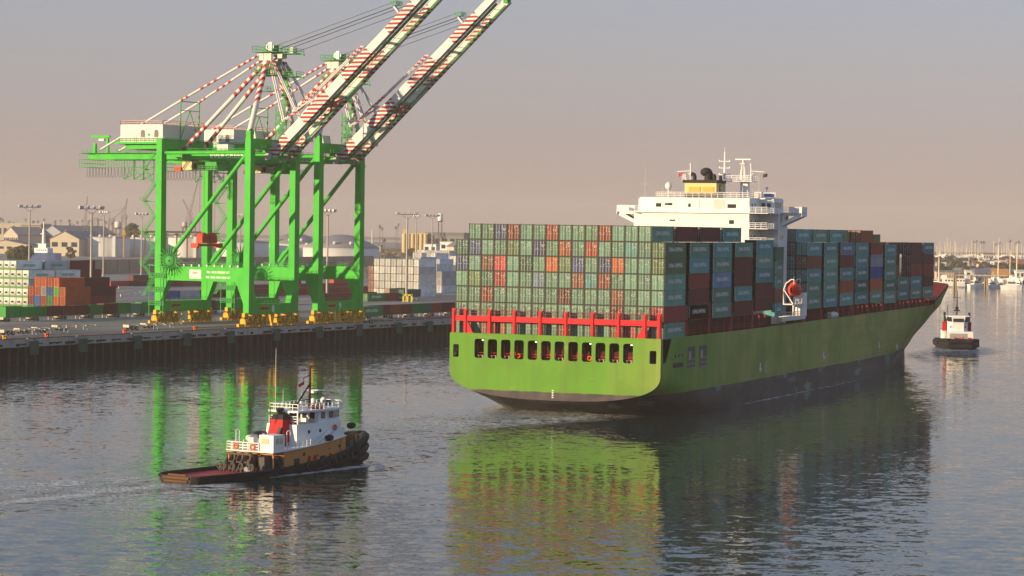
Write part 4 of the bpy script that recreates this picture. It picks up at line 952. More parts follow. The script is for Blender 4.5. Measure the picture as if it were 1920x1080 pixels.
# cable reel
b = MB(); c = Vector((-26.1, -2.2, 24.9)); b.lathe([(.01, -.35), (1.4, -.35), (1.5, 0), (1.4, .35), (.01, .35)], tuple(c), 0, 18, 'y')
for i in range(44):
    a = 2 * math.pi * i / 44; b.beam(c + Vector((1.2 * math.cos(a), .25 * (-1) ** i, 1.2 * math.sin(a))), c + Vector((4.25 * math.cos(a), .5 * (-1) ** i, 4.25 * math.sin(a))), .2, .12)
b.torus(tuple(c), 2.2, .22, 'y', 0, 24, 6); b.beam(c + Vector((0, .4, 0)), (c.x, -.9, 23.2), .9); cbuild(b, 'cable_reel', cgd, crane)
b = MB(); b.lathe([(.01, -.5), (.35, -.5), (.35, -.3), (.01, -.3)], tuple(c), 0, 10, 'y'); cbuild(b, 'reel_hub', darksteel, crane)
b = MB(); b.path([(-26, -2.2, 20.6), (-25.6, -2.3, 12), (-25.6, -2.3, 7)], .07, 0, 5); cbuild(b, 'power_cable', rope_m, crane)
# bogies
def bogie_mat():
    global n, L
    m = bpy.data.materials.new('bogie_hazard_paint'); m.use_nodes = True; n = m.node_tree.nodes; L = m.node_tree.links; p = n['Principled BSDF']; p.inputs['Roughness'].default_value = .6; p.inputs['Specular IOR Level'].default_value = .15
    tc = n.new('ShaderNodeTexCoord'); sp = n.new('ShaderNodeSeparateXYZ'); L.new(tc.outputs['Object'], sp.inputs[0])
    f = mth('FRACT', mth('MULTIPLY', mth('ADD', sp.outputs['Y'], sp.outputs['Z']), .95), 0)
    L.new(mixc(mth('LESS_THAN', f, .42), (.62, .32, .012), (.015, .012, .01)), p.inputs['Base Color']); return m
hazm = bogie_mat()
for x in (0, LX):
    for y0 in (-2.6, 13.6):
        b = MB(); b.box(x - .55, x + .55, y0, y0 + 11.2, 8.4, 9.4, 0)
        for q in (0, 5.8): b.box(x - .62, x + .62, y0 + q, y0 + q + 5.4, 7.5, 8.4, 0); b.prism([(y0 + q + .4, 7.5), (y0 + q + 5.0, 7.5), (y0 + q + 4.2, 7.0), (y0 + q + 1.2, 7.0)], 'x', x - .6, x + .6)
        b.box(x - .9, x + .9, y0 + 4.0, y0 + 7.2, 9.4, 10.25, 0)
        bo = cbuild(b, 'bogie', [hazm], crane)
        b = MB()
        for q in (.2, 5.4, 6.2, 11): b.box(x - .9, x + .9, y0 + q - .3, y0 + q + .3, 7.6, 8.8)
        e = y0 - .5; b.beam((x, e, 7.2), (x, e - 1.4, 6.9), .5); b.box(x - .4, x + .4, e - 1.9, e - 1.1, 6.8, 7.6); b.box(x - .5, x + .5, y0 + .2, y0 + 1.4, 9.4, 10.6)
        b.beam((x + .2, y0 + 10.2, 9.4), (x + .2, y0 + 10.8, 10.8), .9); cbuild(b, 'drive_unit', yellow, bo)
        for q in range(5):
            b = MB(); yy = y0 + .6 + q * 2.3; b.box(x + .62, x + 1.1, yy, yy + .9, 7.9 + (q % 2) * .5, 8.9 + (q % 2) * .7); b.tube((x + .9, yy + .4, 8.6), (x + .9, yy + 1.3, 9.5), .16, 0, 6); cbuild(b, 'motor', yellow, bo)
        for q in range(8):
            b = MB(); yy = y0 + .9 + q * 1.36; b.lathe([(.01, -.2), (.42, -.2), (.42, .2), (.2, .25), (.01, .25)], (x + .5, yy, 7.0), 0, 12, 'x'); cbuild(b, 'wheel', yellow, bo)
        b = MB(); b.rail([(x + 1.3, y0 - .3, 6.6), (x + 1.3, y0 + 11.5, 6.6)], 1.5, .05, 0, 1.6, 2); cbuild(b, 'guard_rail', yellow, bo)
b = MB(); b.box(LX + .7, LX + 1.5, 9.7, 11.6, 7.2, 10.0); cbuild(b, 'electrical_cabinet', mat('cabinet_cream', (.72, .68, .5), .5, .2), crane)
b = MB(); b.prism([(10.4, 10.2), (12.6, 10.2), (12, 7.2), (11.2, 7.2)], 'x', -.3, .3); cbuild(b, 'stowage_pin', yellow, crane)
# writing
b = MB(); b.box(-19.9, -15.7, -1.2, -1.152, 19.9, 22.5); s1 = cbuild(b, 'maker_sign', crane_white, crane)
b = MB(); b.text('ZPMC', .75, lambda x, y: (-17.8 + x, -1.21, 21.3 + y), 0); cbuild(b, 'lettering', mat('sign_red', (.5, .1, .06), .5, 0), s1)
b = MB(); b.text('SWL UNDER SPREADER 50LT', .95, lambda x, y: (-9.8 + x * .66, -1.16, 21.55 + y), 0); b.text('SWL UNDER CARGO BEAM 65LT', .95, lambda x, y: (-9.8 + x * .62, -1.16, 20.1 + y), 0); cbuild(b, 'load_lettering', mat('letter_white', (.78, .78, .7), .5, 0), crane)
b = MB(); b.text('EVERGREEN', 1.85, lambda x, y: (-12.4 + x, 6.48, 54.62 + y), 0, sx=1.28); cbuild(b, 'name_lettering', MATS['letter_white'], crane)
for x in (.9, LX + .9):
    b = MB(); b.box(x, x + .08, 4.4, 8.6, 11.0, 12.6, 0)
    for k in range(4): b.box(x + .08, x + .1, 4.7 + k, 5.4 + k, 11.5, 12.1, 1)
    cbuild(b, 'warning_sign', [mat('sign_orange', (.55, .25, .02), .5, .2), black], crane)
crane9 = copy_tree(crane); crane9.location = QW(-2.7, 142.9, GZ)
crane9['label'] = 'green gantry crane with raised striped boom, the one farther along the wharf'
for cr_, dg in ((crane, '8'), (crane9, '9')):
    b = MB(); b.text(dg, 3.3, lambda x, y: (.93, 11.0 + x, 10.55 + y), 0)
    for yy in (1.0, 21.2): b.text(dg, 2.0, lambda x, y: (LX + 2.45, yy + x, 15 + y), 0) if False else None
    cbuild(b, 'number_lettering', MATS['letter_white'], cr_)
    b = MB()
    for yy in (0, 22.5): b.text(dg, 2.2, lambda x, y: (LX + .99, yy + x * .8, 14.6 + y), 0)
    cbuild(b, 'number_lettering', MATS['letter_white'], cr_)
# red spreader hanging below the nearer crane's trolley
spr = empty('container_spreader', 'red orange container spreader hanging on ropes between the nearer crane\'s legs', 'spreader', QW(-2.7 - 23, 107.9 + 11.3, GZ + 22.6), -QA)
b = MB(); b.box(-1.2, 1.2, -6, 6, 0, .7); b.box(-1.3, 1.3, -6.1, -5.5, -.5, .9); b.box(-1.3, 1.3, 5.5, 6.1, -.5, .9); b.build('frame', MATS['crane_signal_red'], spr)
b = MB(); b.box(-1, 1, -3.6, -.9, .9, 3.2); b.box(-1, 1, .9, 3.6, .9, 3.2); b.box(-.5, .5, -1, 1, .9, 1.8); b.box(-.8, .8, -.5, .5, 2, 2.6)
for y in (-2.3, 2.3): b.lathe([(.01, -1.1), (1.0, -1.1), (1.0, 1.1), (.01, 1.1)], (0, y, 3.0), 0, 12, 'x')
b.build('headblock', MATS['crane_signal_red'], spr)
b = MB()
for x in (-.8, .8):
    for y in (-2.6, 2.6): b.tube((x, y, 3.2), (x, y, 24.6), .045, 0, 4)
b.build('rope', rope_m, spr)
# ================================================================ CONTAINER YARD
def reefer_mesh():
    b = MB(); W, ln, ht = 1.215, 12.19, 2.8
    b.box(-W + .02, W - .02, .1, ln - .1, .16, ht - .02, 0); b.box(-W, W, 0, .12, 0, ht, 1); b.box(-W, W, ln - .12, ln, 0, ht, 1)
    for s_ in (1, -1): b.box(min(s_ * (W - .08), s_ * (W + .004)), max(s_ * (W - .08), s_ * (W + .004)), .12, ln - .12, 0, .18, 1); b.box(min(s_ * (W - .08), s_ * (W + .003)), max(s_ * (W - .08), s_ * (W + .003)), .12, ln - .12, ht - .08, ht + .001, 3)
    b.box(-W + .14, W - .14, -.02, .02, .62, ht - .06, 0); b.box(-W + .14, W - .14, -.02, .02, .05, .2, 1)
    b.box(-.75, .35, -.05, -.02, 1.15, 1.75, 2); b.box(-W + .2, W - .25, -.06, -.02, .62, .95, 3); b.box(.55, .95, -.04, -.02, 1.3, 1.9, 3)
    b.path([(.45, -.05, 1.1), (.85, -.05, .8), (.95, -.05, 1.3)], .05, 2, 4)
    for s_ in (1, -1): b.text('EVERGREEN', 1.05, lambda x, y: (s_ * (W + .02), ln * .5 + s_ * x, 1.0 + y), 4)
    o = b.build('reefer', [cpaint, mat('reefer_frame_green', (.10, .27, .05), .5, .3), black, mat('reefer_grey', (.42, .43, .42), .5, .2), mat('reefer_letter_green', (.03, .25, .13), .5, .2)]); me = o.data; bpy.data.objects.remove(o); return me
CM['reefer'] = reefer_mesh()
CM['green40'] = box_mesh('container', 12.19, H1, doors=False, logo='EVERGREEN', logo_size=1.25)
PAL['w'] = ('white', (.72, .72, .7)); PAL['c'] = ('grey white', (.52, .54, .58)); PAL['t'] = ('tan', (.42, .3, .2)); PAL['K'] = ('dark navy', (.035, .04, .075)); PAL['E'] = ('green', (.03, .24, .05))
KS = 1.11; TW, TH_, TL = 2.5 * KS, 2.8 * KS, 12.4 * KS
qdir = Vector((qs_, qc, 0)); qnrm = Vector((qc, -qs_, 0))            # along the quay, towards the water
def stack_at(px, Y):
    p_ = on_y(px, 500, Y); return Vector((p_.x, Y, GZ))
def yc(base, col, j, tier, kind, code, label, group, cat='shipping container', doors=True, off=0):
    o = container(kind, base - qnrm * (col * TW + TW / 2) + qdir * (j * TL + off) + Vector((0, 0, tier * TH_ + .05)), -QA, code, label, group, doors, KS, cat)
    if cat == 'refrigerated container': o.name = 'refrigerated_container'
G_R = 'white refrigerated containers in the near yard stack'
B0 = stack_at(54.5, 815)
for tier in range(4):
    for col in range(6):
        if True: yc(B0, col, 0, tier, 'reefer', 'w', 'white refrigerated container end on, %s tier up, %s from the corner of the near stack' % (ORD[tier], ORD[col]), G_R, 'refrigerated container')
for col in range(2, 7): yc(B0, col, 0, 4, 'reefer', 'w', 'white refrigerated container on the top tier of the near stack, %s from its corner' % ORD[col - 2], G_R, 'refrigerated container')
for tier in range(4): yc(B0, 0, 1, tier, 'reefer', 'w', 'white refrigerated container showing its long side, %s tier up, behind the orange stack' % ORD[tier], G_R, 'refrigerated container')
yc(B0, 2, 1, 4, 'reefer', 'w', 'white refrigerated container showing its long side on top beside maroon containers', G_R, 'refrigerated container', off=1.0)
for tier, (col, code) in enumerate(((0, 'W'), (0, 'M'), (0, 'K'), (1, 'M'), (2, 'M'))):
    yc(B0, col, 2, tier, 'solid40', code, '%s container at the far end of the white stack, %s tier up' % (PAL[code][0], ORD[tier]), 'coloured containers beside the white stack', off=1.0)
B1 = stack_at(123.5, 752)
rows = ['EMREPb', 'OREROM', 'OLbWOM', '.OOOO.']
ks_ = KS; KS = 1.02; TW, TH_, TL = 2.5 * KS, 2.8 * KS, 12.4 * KS
rows = ['RMERbE', 'OOERbM', 'OLbWOO', '.OOOO.']
for tier, row in enumerate(rows):
    for col, code in enumerate(row):
        if code != '.': yc(B1, col, 0, tier, 'panel40', code, '%s container in the mixed front stack, %s tier up, %s from its corner' % (PAL[code][0], ORD[tier], ORD[col]), 'mixed containers in front of the white stack')
for tier in range(4): yc(B1, 0 if tier < 3 else 1, 1, tier, 'solid40', 'M', 'maroon container at the back of the mixed front stack, %s tier up' % ORD[tier], 'mixed containers in front of the white stack')
# white stacks right of the cranes
KS = 1.12; TW, TH_, TL = 2.5 * KS, 2.8 * KS, 12.4 * KS
G_W = 'white containers in the stacks right of the cranes'
B2 = stack_at(786, 1000)
for tier in range(5):
    for col in range(8): yc(B2, col, 0, tier, 'dark40', random.choice('wwwc') if tier or col else 'w', 'white container in the tall block, %s tier up, %s column from its nearest corner' % (ORD[tier], ORD[col]), G_W, 'refrigerated container')
    if tier < 4: yc(B2, 8, 0, tier, 'plain40', 'R', 'brick red container at the end of the tall white block, %s tier up' % ORD[tier], G_W)
for j, (px, Y, hts, nm) in enumerate(((829, 1070, (3, 4, 4, 4, 5), 'low stepped block'), (842, 1250, (2, 3, 4, 5, 5, 4, 5, 5), 'middle white block'), (858, 1400, (4, 4, 5, 5, 5, 5, 5, 5, 5, 5), 'farthest white block'))):
    Bx = stack_at(px, Y)
    for col, h in enumerate(hts):
        for tier in range(h):
            if j == 2 and tier < h - 2: continue
            if j == 1 and tier < 1 and col > 3: continue
            yc(Bx, col, 0, tier, 'panel40', 'c' if j == 0 else random.choice('wwc'), 'white container in the %s, %s tier up, %s column from the ship' % (nm, ORD[tier], ORD[col]), G_W, 'refrigerated container')  # low block all grey white, its shade put into the colour
KS = 1.06; TW, TH_, TL = 2.5 * KS, 2.8 * KS, 12.4 * KS
# long rows behind the cranes
G_L = 'containers in the long rows behind the cranes'
def row_line(px0, Y, codes, nm, step=None, tiers=None, kinds=None):
    p0 = stack_at(px0, Y)
    for j, code in enumerate(codes):
        if code == '.': continue
        k = 'green40' if code == 'E' else 'solid40'
        for tier in range((tiers or [1] * 99)[j]):
            yc(p0, 0, j, tier, k, code, '%s container in %s, %s along, %s tier' % (PAL[code][0], nm, ORD[j], ORD[tier]), G_L)
row_line(300, 925, 'bcMM', 'row seen below the nearer crane\'s beam')
row_line(436, 960, 'RMRRRMRR', 'row of red boxes behind farther crane')
row_line(606, 925, 'RRR', 'red row under the farther crane')
row_line(208, 1070, 'PMEMNR', 'back row beyond the white stack', tiers=[1, 1, 1, 1, 1, 1])
row_line(470, 1040, 'MMRMRR', 'upper red row behind farther crane', tiers=[1, 1, 2, 1, 1, 2])
row_line(690, 930, 'ER', 'short row beside the white block')
row_line(250, 1200, 'MMWRM', 'farthest row before the brown wall')
# containers on trailers along the wharf
tyre_m = rubber
def trailer_proto():
    t = empty('container_trailer', 'container trailer', 'trailer')
    b = MB(); b.box(-.5, -.35, 0, 12.2, 1.05, 1.3); b.box(.35, .5, 0, 12.2, 1.05, 1.3)
    for y in (.1, 3, 6, 9, 12): b.box(-1.2, 1.2, y, y + .25, 1.1, 1.3)
    b.box(-1.25, 1.25, 0, .15, .7, 1.4); b.build('frame', mat('trailer_cream', (.55, .48, .36), .5, .35), t)
    for y in (1.4, 2.7):
        for x in (-1.0, 1.0):
            b = MB(); b.lathe([(.01, -.2), (.5, -.2), (.52, 0), (.5, .2), (.01, .2)], (x, y, .52), 0, 10, 'x'); b.lathe([(.01, -.22), (.25, -.22), (.25, .22), (.01, .22)], (x, y, .52), 1, 8, 'x'); b.build('wheel', [rubber, offwhite], t)
    for x in (-.8, .8):
        b = MB(); b.box(x - .08, x + .08, 9.6, 9.8, 0, 1.1); b.build('landing_leg', steel, t)
    return t
tp = trailer_proto()
first = [tp]
def trailer(pos, rz, label, group, sc_=1.0):
    t = first.pop() if first else copy_tree(tp)
    t.location = pos; t.rotation_euler = (0, 0, rz); t['label'] = label; t['group'] = group; t.scale = (sc_,) * 3
    return t
G_T = 'containers on trailers parked along the wharf'
px = -4; k = 0
uu = 84.0
for code, kind in (('E', 'plain20'), ('E', 'plain20'), ('E', 'plain20'), ('M', 'plain20'), ('M', 'plain20'), ('M', 'plain20'), ('E', 'plain20'), ('M', 'plain20'), ('E', 'plain20'), ('G', 'plain20'), ('E', 'plain20'), ('E', 'plain20'), ('R', 'plain20'), ('R', 'plain20'), ('M', 'plain20'), ('M', 'plain20'), ('E', 'plain20'), ('E', 'plain20'), ('E', 'plain20'), ('M', 'plain20'), ('M', 'plain20'), ('R', 'plain20')):
    if k % 2 == 0: trailer(QW(-72, uu - 1.2, GZ), -QA, 'cream trailer under the %s pair of boxes from the near end of the wharf row' % ORD[k // 2], 'trailers in the wharf row')
    container(kind, QW(-72 + random.uniform(-.5, .3), uu, GZ + 1.32), -QA, code, '%s short container on a trailer in the wharf row, %s from its near end' % (PAL[code][0], ORD[k]), G_T, False, random.choice((1.0, 1.0, 1.12)))
    uu += 6.3; k += 1
uu = 173.0; k = 0
for code, ln in (('E', 12.6), ('g', 6.4), ('M', 6.4), ('O', 6.4), ('M', 6.4), ('E', 6.4), ('g', 6.4), ('R', 6.4), ('M', 6.4), ('M', 6.4), ('E', 6.4), ('M', 6.4), ('R', 6.4)):
    kind = 'green40' if ln > 10 else 'plain20'
    if ln > 10 or k % 2: trailer(QW(-13 if ln < 10 else -8, uu - .8 - (0 if ln > 10 else .6), GZ), -QA, 'cream trailer beyond the farther crane under box %s of the wharf line' % ORD[k], 'trailers beyond the farther crane')
    container(kind, QW(-13 if ln < 10 else -8, uu, GZ + 1.32), -QA, code, '%s container on a trailer beyond the farther crane, %s along the wharf' % (PAL[code][0], ORD[k]), G_T, False)
    uu += ln; k += 1
for i, (x, y) in enumerate(((2, 629), (31, 626), (64, 624), (102, 620), (236, 619), (268, 616))):
    p_ = on_z(x, y, GZ)
    trailer(p_, -QA - .25, 'empty cream trailer chassis parked near the wharf edge, %s from the near end' % ORD[i], 'empty trailers on the apron', 1.05)
p_ = on_z(684, 606, GZ); trailer(p_, -QA, 'empty trailer chassis at the wharf edge beyond the farther crane', 'empty trailers on the apron')
for i, (x, Y, code) in enumerate(((726, 965, 't'), (753, 950, 'g'))):
    p_ = stack_at(x, Y); trailer(p_, -QA, 'trailer carrying a %s box before the white stack' % PAL[code][0], 'road trailers before the white stack', 1.05)
    container('solid40', p_ + Vector((0, 0, 1.4)), -QA, code, '%s box on a road trailer before the white stack' % PAL[code][0], 'boxes on road trailers', False, 1.05)
# floodlight masts
def mast_proto():
    t = empty('floodlight_mast', 'mast', 'light mast')
    b = MB(); b.tube((0, 0, 0), (0, 0, 34), .48, 0, 10, .3); b.lathe([(.01, 0), (.8, 0), (.8, .6), (.01, .6)], (0, 0, 0), 0, 10); b.build('pole', mat('mast_steel', (.40, .36, .32), .5, .3), t)
    b = MB(); b.beam((-4.6, 0, 35.2), (4.6, 0, 35.2), .2, .25); b.beam((-2.4, 0, 35.1), (0, 0, 33.4), .16); b.beam((2.4, 0, 35.1), (0, 0, 33.4), .16); b.build('crossarm', MATS['mast_steel'], t)
    for x in (-4.4, -3.4, -1.3, 1.0, 3.3, 4.3):
        b = MB(); b.box(x - .32, x + .32, -.5, .4, 35.3, 36.3); b.build('floodlight', offwhite, t)
    return t
mp_ = mast_proto(); fm = [mp_]
for i, (x, ytop, Y, rot, lab) in enumerate(((172, 386, 790, .6, 'tall light mast standing before the maroon container stack'), (56, 384, 1000, .5, 'tall light mast rising behind the white container stack'), (195, 396, 1300, 1.2, 'light mast in front of the first white tank'), (266, 399, 1350, .8, 'light mast behind the nearer crane\'s stair tower'), (451, 401, 1420, 1.3, 'light mast seen between the crane legs'), (615, 392, 960, .9, 'light mast inside the legs of the farther crane'),
                         (764, 397, 934, .3, 'light mast on a yellow guard frame before the white stack'), (781, 403, 1500, 1.2, 'light mast just behind the white stack'), (811, 402, 1450, .5, 'light mast below the far white water tower'))):
    t = fm.pop() if fm else copy_tree(mp_)
    g_ = on_y(x, ytop, Y); t.location = (g_.x, Y, GZ); s_ = (g_.z - GZ) / 36.3; t.scale = (s_, s_, s_); t.rotation_euler = (0, 0, rot); t['label'] = lab; t['group'] = 'floodlight masts in the container yard'
p_ = on_y(764, 560, 932)
b = MB()
for dx in (-1.6, 0, 1.6):
    for dy in (-1.6, 1.6): b.box(dx - .25, dx + .25, dy - .25, dy + .25, 0, 3)
b.box(-1.85, 1.85, -1.85, -1.4, 2.4, 2.9); b.box(-1.85, 1.85, 1.4, 1.85, 2.4, 2.9)
o = b.build('guard_frame', mat('guard_yellow', (.8, .62, .05), .5, .15)); o.location = (p_.x, 932, GZ); tag(o, 'yellow steel guard frame around the foot of a light mast', 'guard frame')
for i, (x, y) in enumerate(((222, 541), (236, 541), (248, 541), (226, 556), (240, 555), (252, 553), (262, 551))):
    p_ = on_z(x, y, GZ)
    b = MB(); b.prism([(-.4, 0), (.4, 0), (.15, 1.0), (-.15, 1.0)], 'y', 0, 9); o = b.build('concrete_barrier', mat('barrier_white', (.6, .56, .5), .7, .3)); o.location = p_; o.rotation_euler = (0, 0, -QA - .5); tag(o, 'pale concrete road barrier lying end to end in the yard', 'barrier', 'road barriers in the yard')

# ================================================================ BACKGROUND BEHIND THE YARD
def place(px, Y): return Vector((on_y(px, 450, Y).x, Y, GZ))
tankw = mat('tank_white', (.62, .6, .57), .55, .3, .12, dcol=(.42, .34, .28), streak=6); tankr = mat('tank_roof', (.24, .23, .24), .7, .4, .1)
for px, Y, r, h, rh, lab in ((199, 2080, 20.5, 16.5, .8, 'white flat topped storage tank, first behind the brown wall'), (276, 2120, 20, 16.5, .8, 'white flat topped storage tank behind the nearer crane\'s stair tower'), (352, 2100, 17, 17, .8, 'white flat topped storage tank seen through the nearer crane'), (640, 2071, 33, 10.5, 11.5, 'wide low storage tank with grey domed roof inside the farther crane'), (553, 2250, 26, 12, 10, 'grey roofed storage tank partly behind the big domed tank'), (455, 2200, 24, 13, 3, 'pale storage tank seen between the crane legs')):
    t = empty('storage_tank', lab, 'tank', place(px, Y), 0, 'storage tanks behind the yard')
    b = MB(); b.lathe([(r, 0), (r, h), (r - .3, h)], (0, 0, 0), 0, 48); b.build('shell', tankw, t)
    b = MB(); b.lathe([(r + .2, h), (r + .2, h + .5), (r * .75, h + rh * .42), (r * .45, h + rh * .8), (r * .2, h + rh * .96), (.01, h + rh)], (0, 0, 0), 0, 48); b.build('roof', tankr, t)
    b = MB()
    for a in (-2.2, -1.7, -1.2): b.ball((r * .85 * math.cos(a), r * .85 * math.sin(a), h + rh * .3 + .8), 1.6, 0, 8)
    b.pieces('vent', offwhite, t)
    b = MB(); b.box(-1.2 + r * .5, 1.2 + r * .5, -r - .4, -r * .8, 0, h + 1.2); b.build('stair_panel', white, t)
brown = mat('brown_wall', (.36, .27, .19), .8, .3, .05)
a_, c_ = place(150, 1345), place(700, 1740)
b = MB(); d_ = c_ - a_; ln = d_.length; ang = math.atan2(-d_.x, d_.y)
b.box(-.4, .4, 0, ln, 0, 7.6)
for k in range(int(ln / 14)): b.box(.4, .8, k * 14, k * 14 + .6, 0, 7.8)
b.box(-.5, .5, 0, ln, 7.6, 8.0); b.box(.4, .62, 0, ln, 3.6, 3.9)
o = b.build('bund_wall', brown); o.location = a_; o.rotation_euler = (0, 0, ang); tag(o, 'long brown bund wall running in front of the storage tanks', 'wall')
b = MB(); a_ = place(232, 2040); c_ = place(390, 2080); d_ = c_ - a_
b.beam((0, 0, 22), (d_.x, d_.y, 22), 3, 1.6)
for k in range(9): q = d_ * (k / 8); b.beam((q.x, q.y, 0), (q.x, q.y, 22), 1); b.box(q.x - 2, q.x + 2, q.y - 1, q.y + 1, 19, 20.5)
o = b.build('pipe_bridge', mat('pipe_ochre', (.55, .3, .07), .6, .3, .1)); o.location = a_; tag(o, 'ochre pipe bridge running above the white tanks', 'pipe bridge')
wallm = mat('cream_wall', (.52, .45, .35), .8, .25, .06); roofm = mat('slate_roof', (.16, .16, .175), .7, .35, .05); bluew = mat('blue_grey_wall', (.28, .30, .35), .8, .2, .05); brickw = mat('brick_wall', (.36, .28, .22), .85, .3, .06); tanw = mat('tan_wall', (.45, .39, .32), .8, .3, .06)  # distance haze put into these colours, lightened and greyed
def warehouse(px, Y, W, D, he, hr, wm_, lab, rot=-.35, nwin=5, gable=True, rm=None):
    t = empty('warehouse', lab, 'warehouse', place(px, Y), rot, 'buildings behind the yard')
    b = MB(); b.box(-W / 2, W / 2, 0, D, 0, he)
    if gable: b.prism([(-W / 2, he), (W / 2, he), (0, hr)], 'y', .05, D - .05)
    b.build('wall', wm_, t)
    b = MB()
    if gable:
        for s_ in (1, -1): b.loft([(s_ * (W / 2 + .8), -.6, he - .1), (0, -.6, hr + .1), (0, -.6, hr + .6), (s_ * (W / 2 + .8), -.6, he + .4)], [(s_ * (W / 2 + .8), D + .6, he - .1), (0, D + .6, hr + .1), (0, D + .6, hr + .6), (s_ * (W / 2 + .8), D + .6, he + .4)])
        b.box(-.9, .9, 2, 4, hr, hr + 1.6)
    else: b.box(-W / 2 - .5, W / 2 + .5, -.5, D + .5, he, he + (hr - he))
    b.build('roof', rm or roofm, t)
    for k in range(nwin):
        x = -W / 2 + (k + .5) * W / nwin
        b = MB(); b.box(x - W / nwin * .3, x + W / nwin * .3, -.12, .05, he * .55, he * .82); b.build('window', glass, t)
    return t
warehouse(121, 2055, 27, 60, 14.5, 21, wallm, 'cream gabled warehouse with three dark windows behind the white stack', -.25, 3)
warehouse(98, 2500, 48, 60, 17, 25, bluew, 'broad dark roofed hall behind the cream gabled warehouse', -.9, 6)
warehouse(20, 2500, 46, 30, 15, 23, tanw, 'long grey roofed warehouse behind the olive tree', -1.05, 7)
warehouse(58, 2650, 24, 30, 24, 25.5, brickw, 'flat roofed brick building between two halls', -.3, 4, False)
warehouse(10, 2150, 44, 24, 8, 12, wallm, 'low cream building with a dark band behind the olive tree', -.2, 6)
warehouse(30, 2750, 60, 30, 26, 27, tanw, 'flat tan building on the skyline beneath the palms', -.2, 9, False, tanw)
warehouse(205, 2450, 34, 26, 9, 13, mat('teal_shed', (.10, .14, .14), .8, .3, .05), 'dark teal shed below the round water tank', -.5, 4)
warehouse(834, 2600, 42, 30, 21, 24, mat('grey_shed', (.24, .22, .22), .8, .3, .05), 'long grey shed beneath the white water tower', -.2, 5, False)
warehouse(806, 2350, 13, 12, 12.5, 13, white, 'small plain white building below the silos', -.3, 2, False, offwhite)
warehouse(838, 2450, 15, 14, 14.5, 15, white, 'bright white building in front of the grey shed', -.3, 2, False, offwhite)
warehouse(864, 2300, 14, 18, 11, 15.5, wallm, 'cream sloping roofed building beside the ship\'s stack', .4, 2)
warehouse(704, 2700, 12, 9, 7, 8.5, wallm, 'tiny cream house on the far shore behind the tank', -.2, 2, False)
warehouse(380, 2550, 22, 18, 15, 16, mat('salmon_wall', (.5, .3, .2), .8, .2), 'salmon coloured block standing behind the nearer crane', -.3, 3, False)
t = empty('silo_block', 'row of cream grain silos joined together on the far shore', 'silo', place(778, 2600))
for k in range(6):
    b = MB(); x = -11.5 + k * 4.6; b.lathe([(2.6, 0), (2.6, 21), (2.2, 22), (.01, 22)], (x, 0, 0), 0, 18); b.build('silo', mat('silo_cream', (.62, .46, .22), .7, .2, .2), t)
b = MB(); b.box(-13.5, -9, 2, 6, 0, 27); b.box(-14, 14, 1, 4, 20, 23); b.build('headhouse', MATS['silo_cream'], t)
def water_tower(px, Y, ztop_, ztank, zleg, r, lab, m_):
    t = empty('water_tower', lab, 'water tower', place(px, Y), 0, 'water towers on the skyline')
    b = MB(); z0, z1 = ztank - GZ, ztop_ - GZ; b.lathe([(.01, z0 - r * .5), (r * .7, z0 - r * .3), (r, z0), (r, z1 - r * .4), (r * .5, z1 - r * .1), (.01, z1)], (0, 0, 0), 0, 18); b.build('tank', m_, t)
    b = MB()
    for a in range(4): x, y = r * .9 * math.cos(a * 1.571 + .7), r * .9 * math.sin(a * 1.571 + .7); b.beam((x * 1.3, y * 1.3, 0), (x, y, z0), .5); b.beam((x * 1.2, y * 1.2, z0 * .3), (-y * 1.1, x * 1.1, z0 * .7), .3)
    b.build('frame', darksteel, t)
    b = MB(); b.torus((0, 0, z0 - .3), r + .8, .3, 'z', 0, 18, 5); b.build('balcony', darksteel, t)
water_tower(825, 2600, 51.5, 43, 35, 2.7, 'slender white water tower standing on the grey shed', white)
water_tower(221, 2350, 37.5, 31, 20, 3.2, 'round pale water tank on lattice legs beside the big tree', offwhite)
water_tower(346, 2400, 38, 33, 20, 2.6, 'cream water tank on thin legs behind the nearer crane', wallm)
def dock_crane(px, Y, tipx, ytip, ybase, lab, wdt=3.0):
    t = empty('lattice_crane', lab, 'crane', place(px, Y), 0, 'old lattice cranes on the skyline'); f = Y / 4500
    zt = on_y(px, ytip, Y).z - GZ; zb = on_y(px, ybase, Y).z - GZ; dx = (tipx - px) * f
    b = MB()
    for a in (-1, 1):
        for c in (-1, 1): b.beam((a * wdt, c * wdt, 0), (a * wdt * .7, c * wdt * .7, zb), .45)
    for k in range(4): z = zb * k / 4; b.beam((-wdt, -wdt, z), (wdt * .8, -wdt, z + zb / 4), .3); b.beam((wdt, -wdt, z), (-wdt * .8, -wdt, z + zb / 4), .3)
    b.build('tower', mat('rusty_lattice', (.2, .15, .13), .7, .4), t)
    b = MB(); p0, p1 = Vector((0, 0, zb)), Vector((dx, 0, zt)); n_ = 9
    for s_ in (-.8, .8): b.beam(p0 + Vector((s_, 0, s_)), p1 + Vector((s_ * .3, 0, s_ * .3)), .35)
    for k in range(n_): q0, q1 = p0.lerp(p1, k / n_), p0.lerp(p1, (k + 1) / n_); s0 = .8 - .5 * k / n_; b.beam(q0 + Vector((s0, 0, s0)), q1 - Vector((s0, 0, s0)), .22)
    b.build('jib', MATS['rusty_lattice'], t)
    b = MB(); b.box(-3, 3, -2.5, 2.5, zb - 1, zb + 3); b.build('cab', mat('crane_cab_grey', (.3, .3, .3), .6, .3), t)
    b = MB(); b.beam((-2, 0, zb + 3), (-1, 0, zb + 9), .4); b.tube((-1, 0, zb + 9), p1, .12, 0, 4); b.build('stay', MATS['rusty_lattice'], t)
dock_crane(160, 2500, 163, 368, 420, 'thin upright lattice crane standing behind the light masts', 2.2)
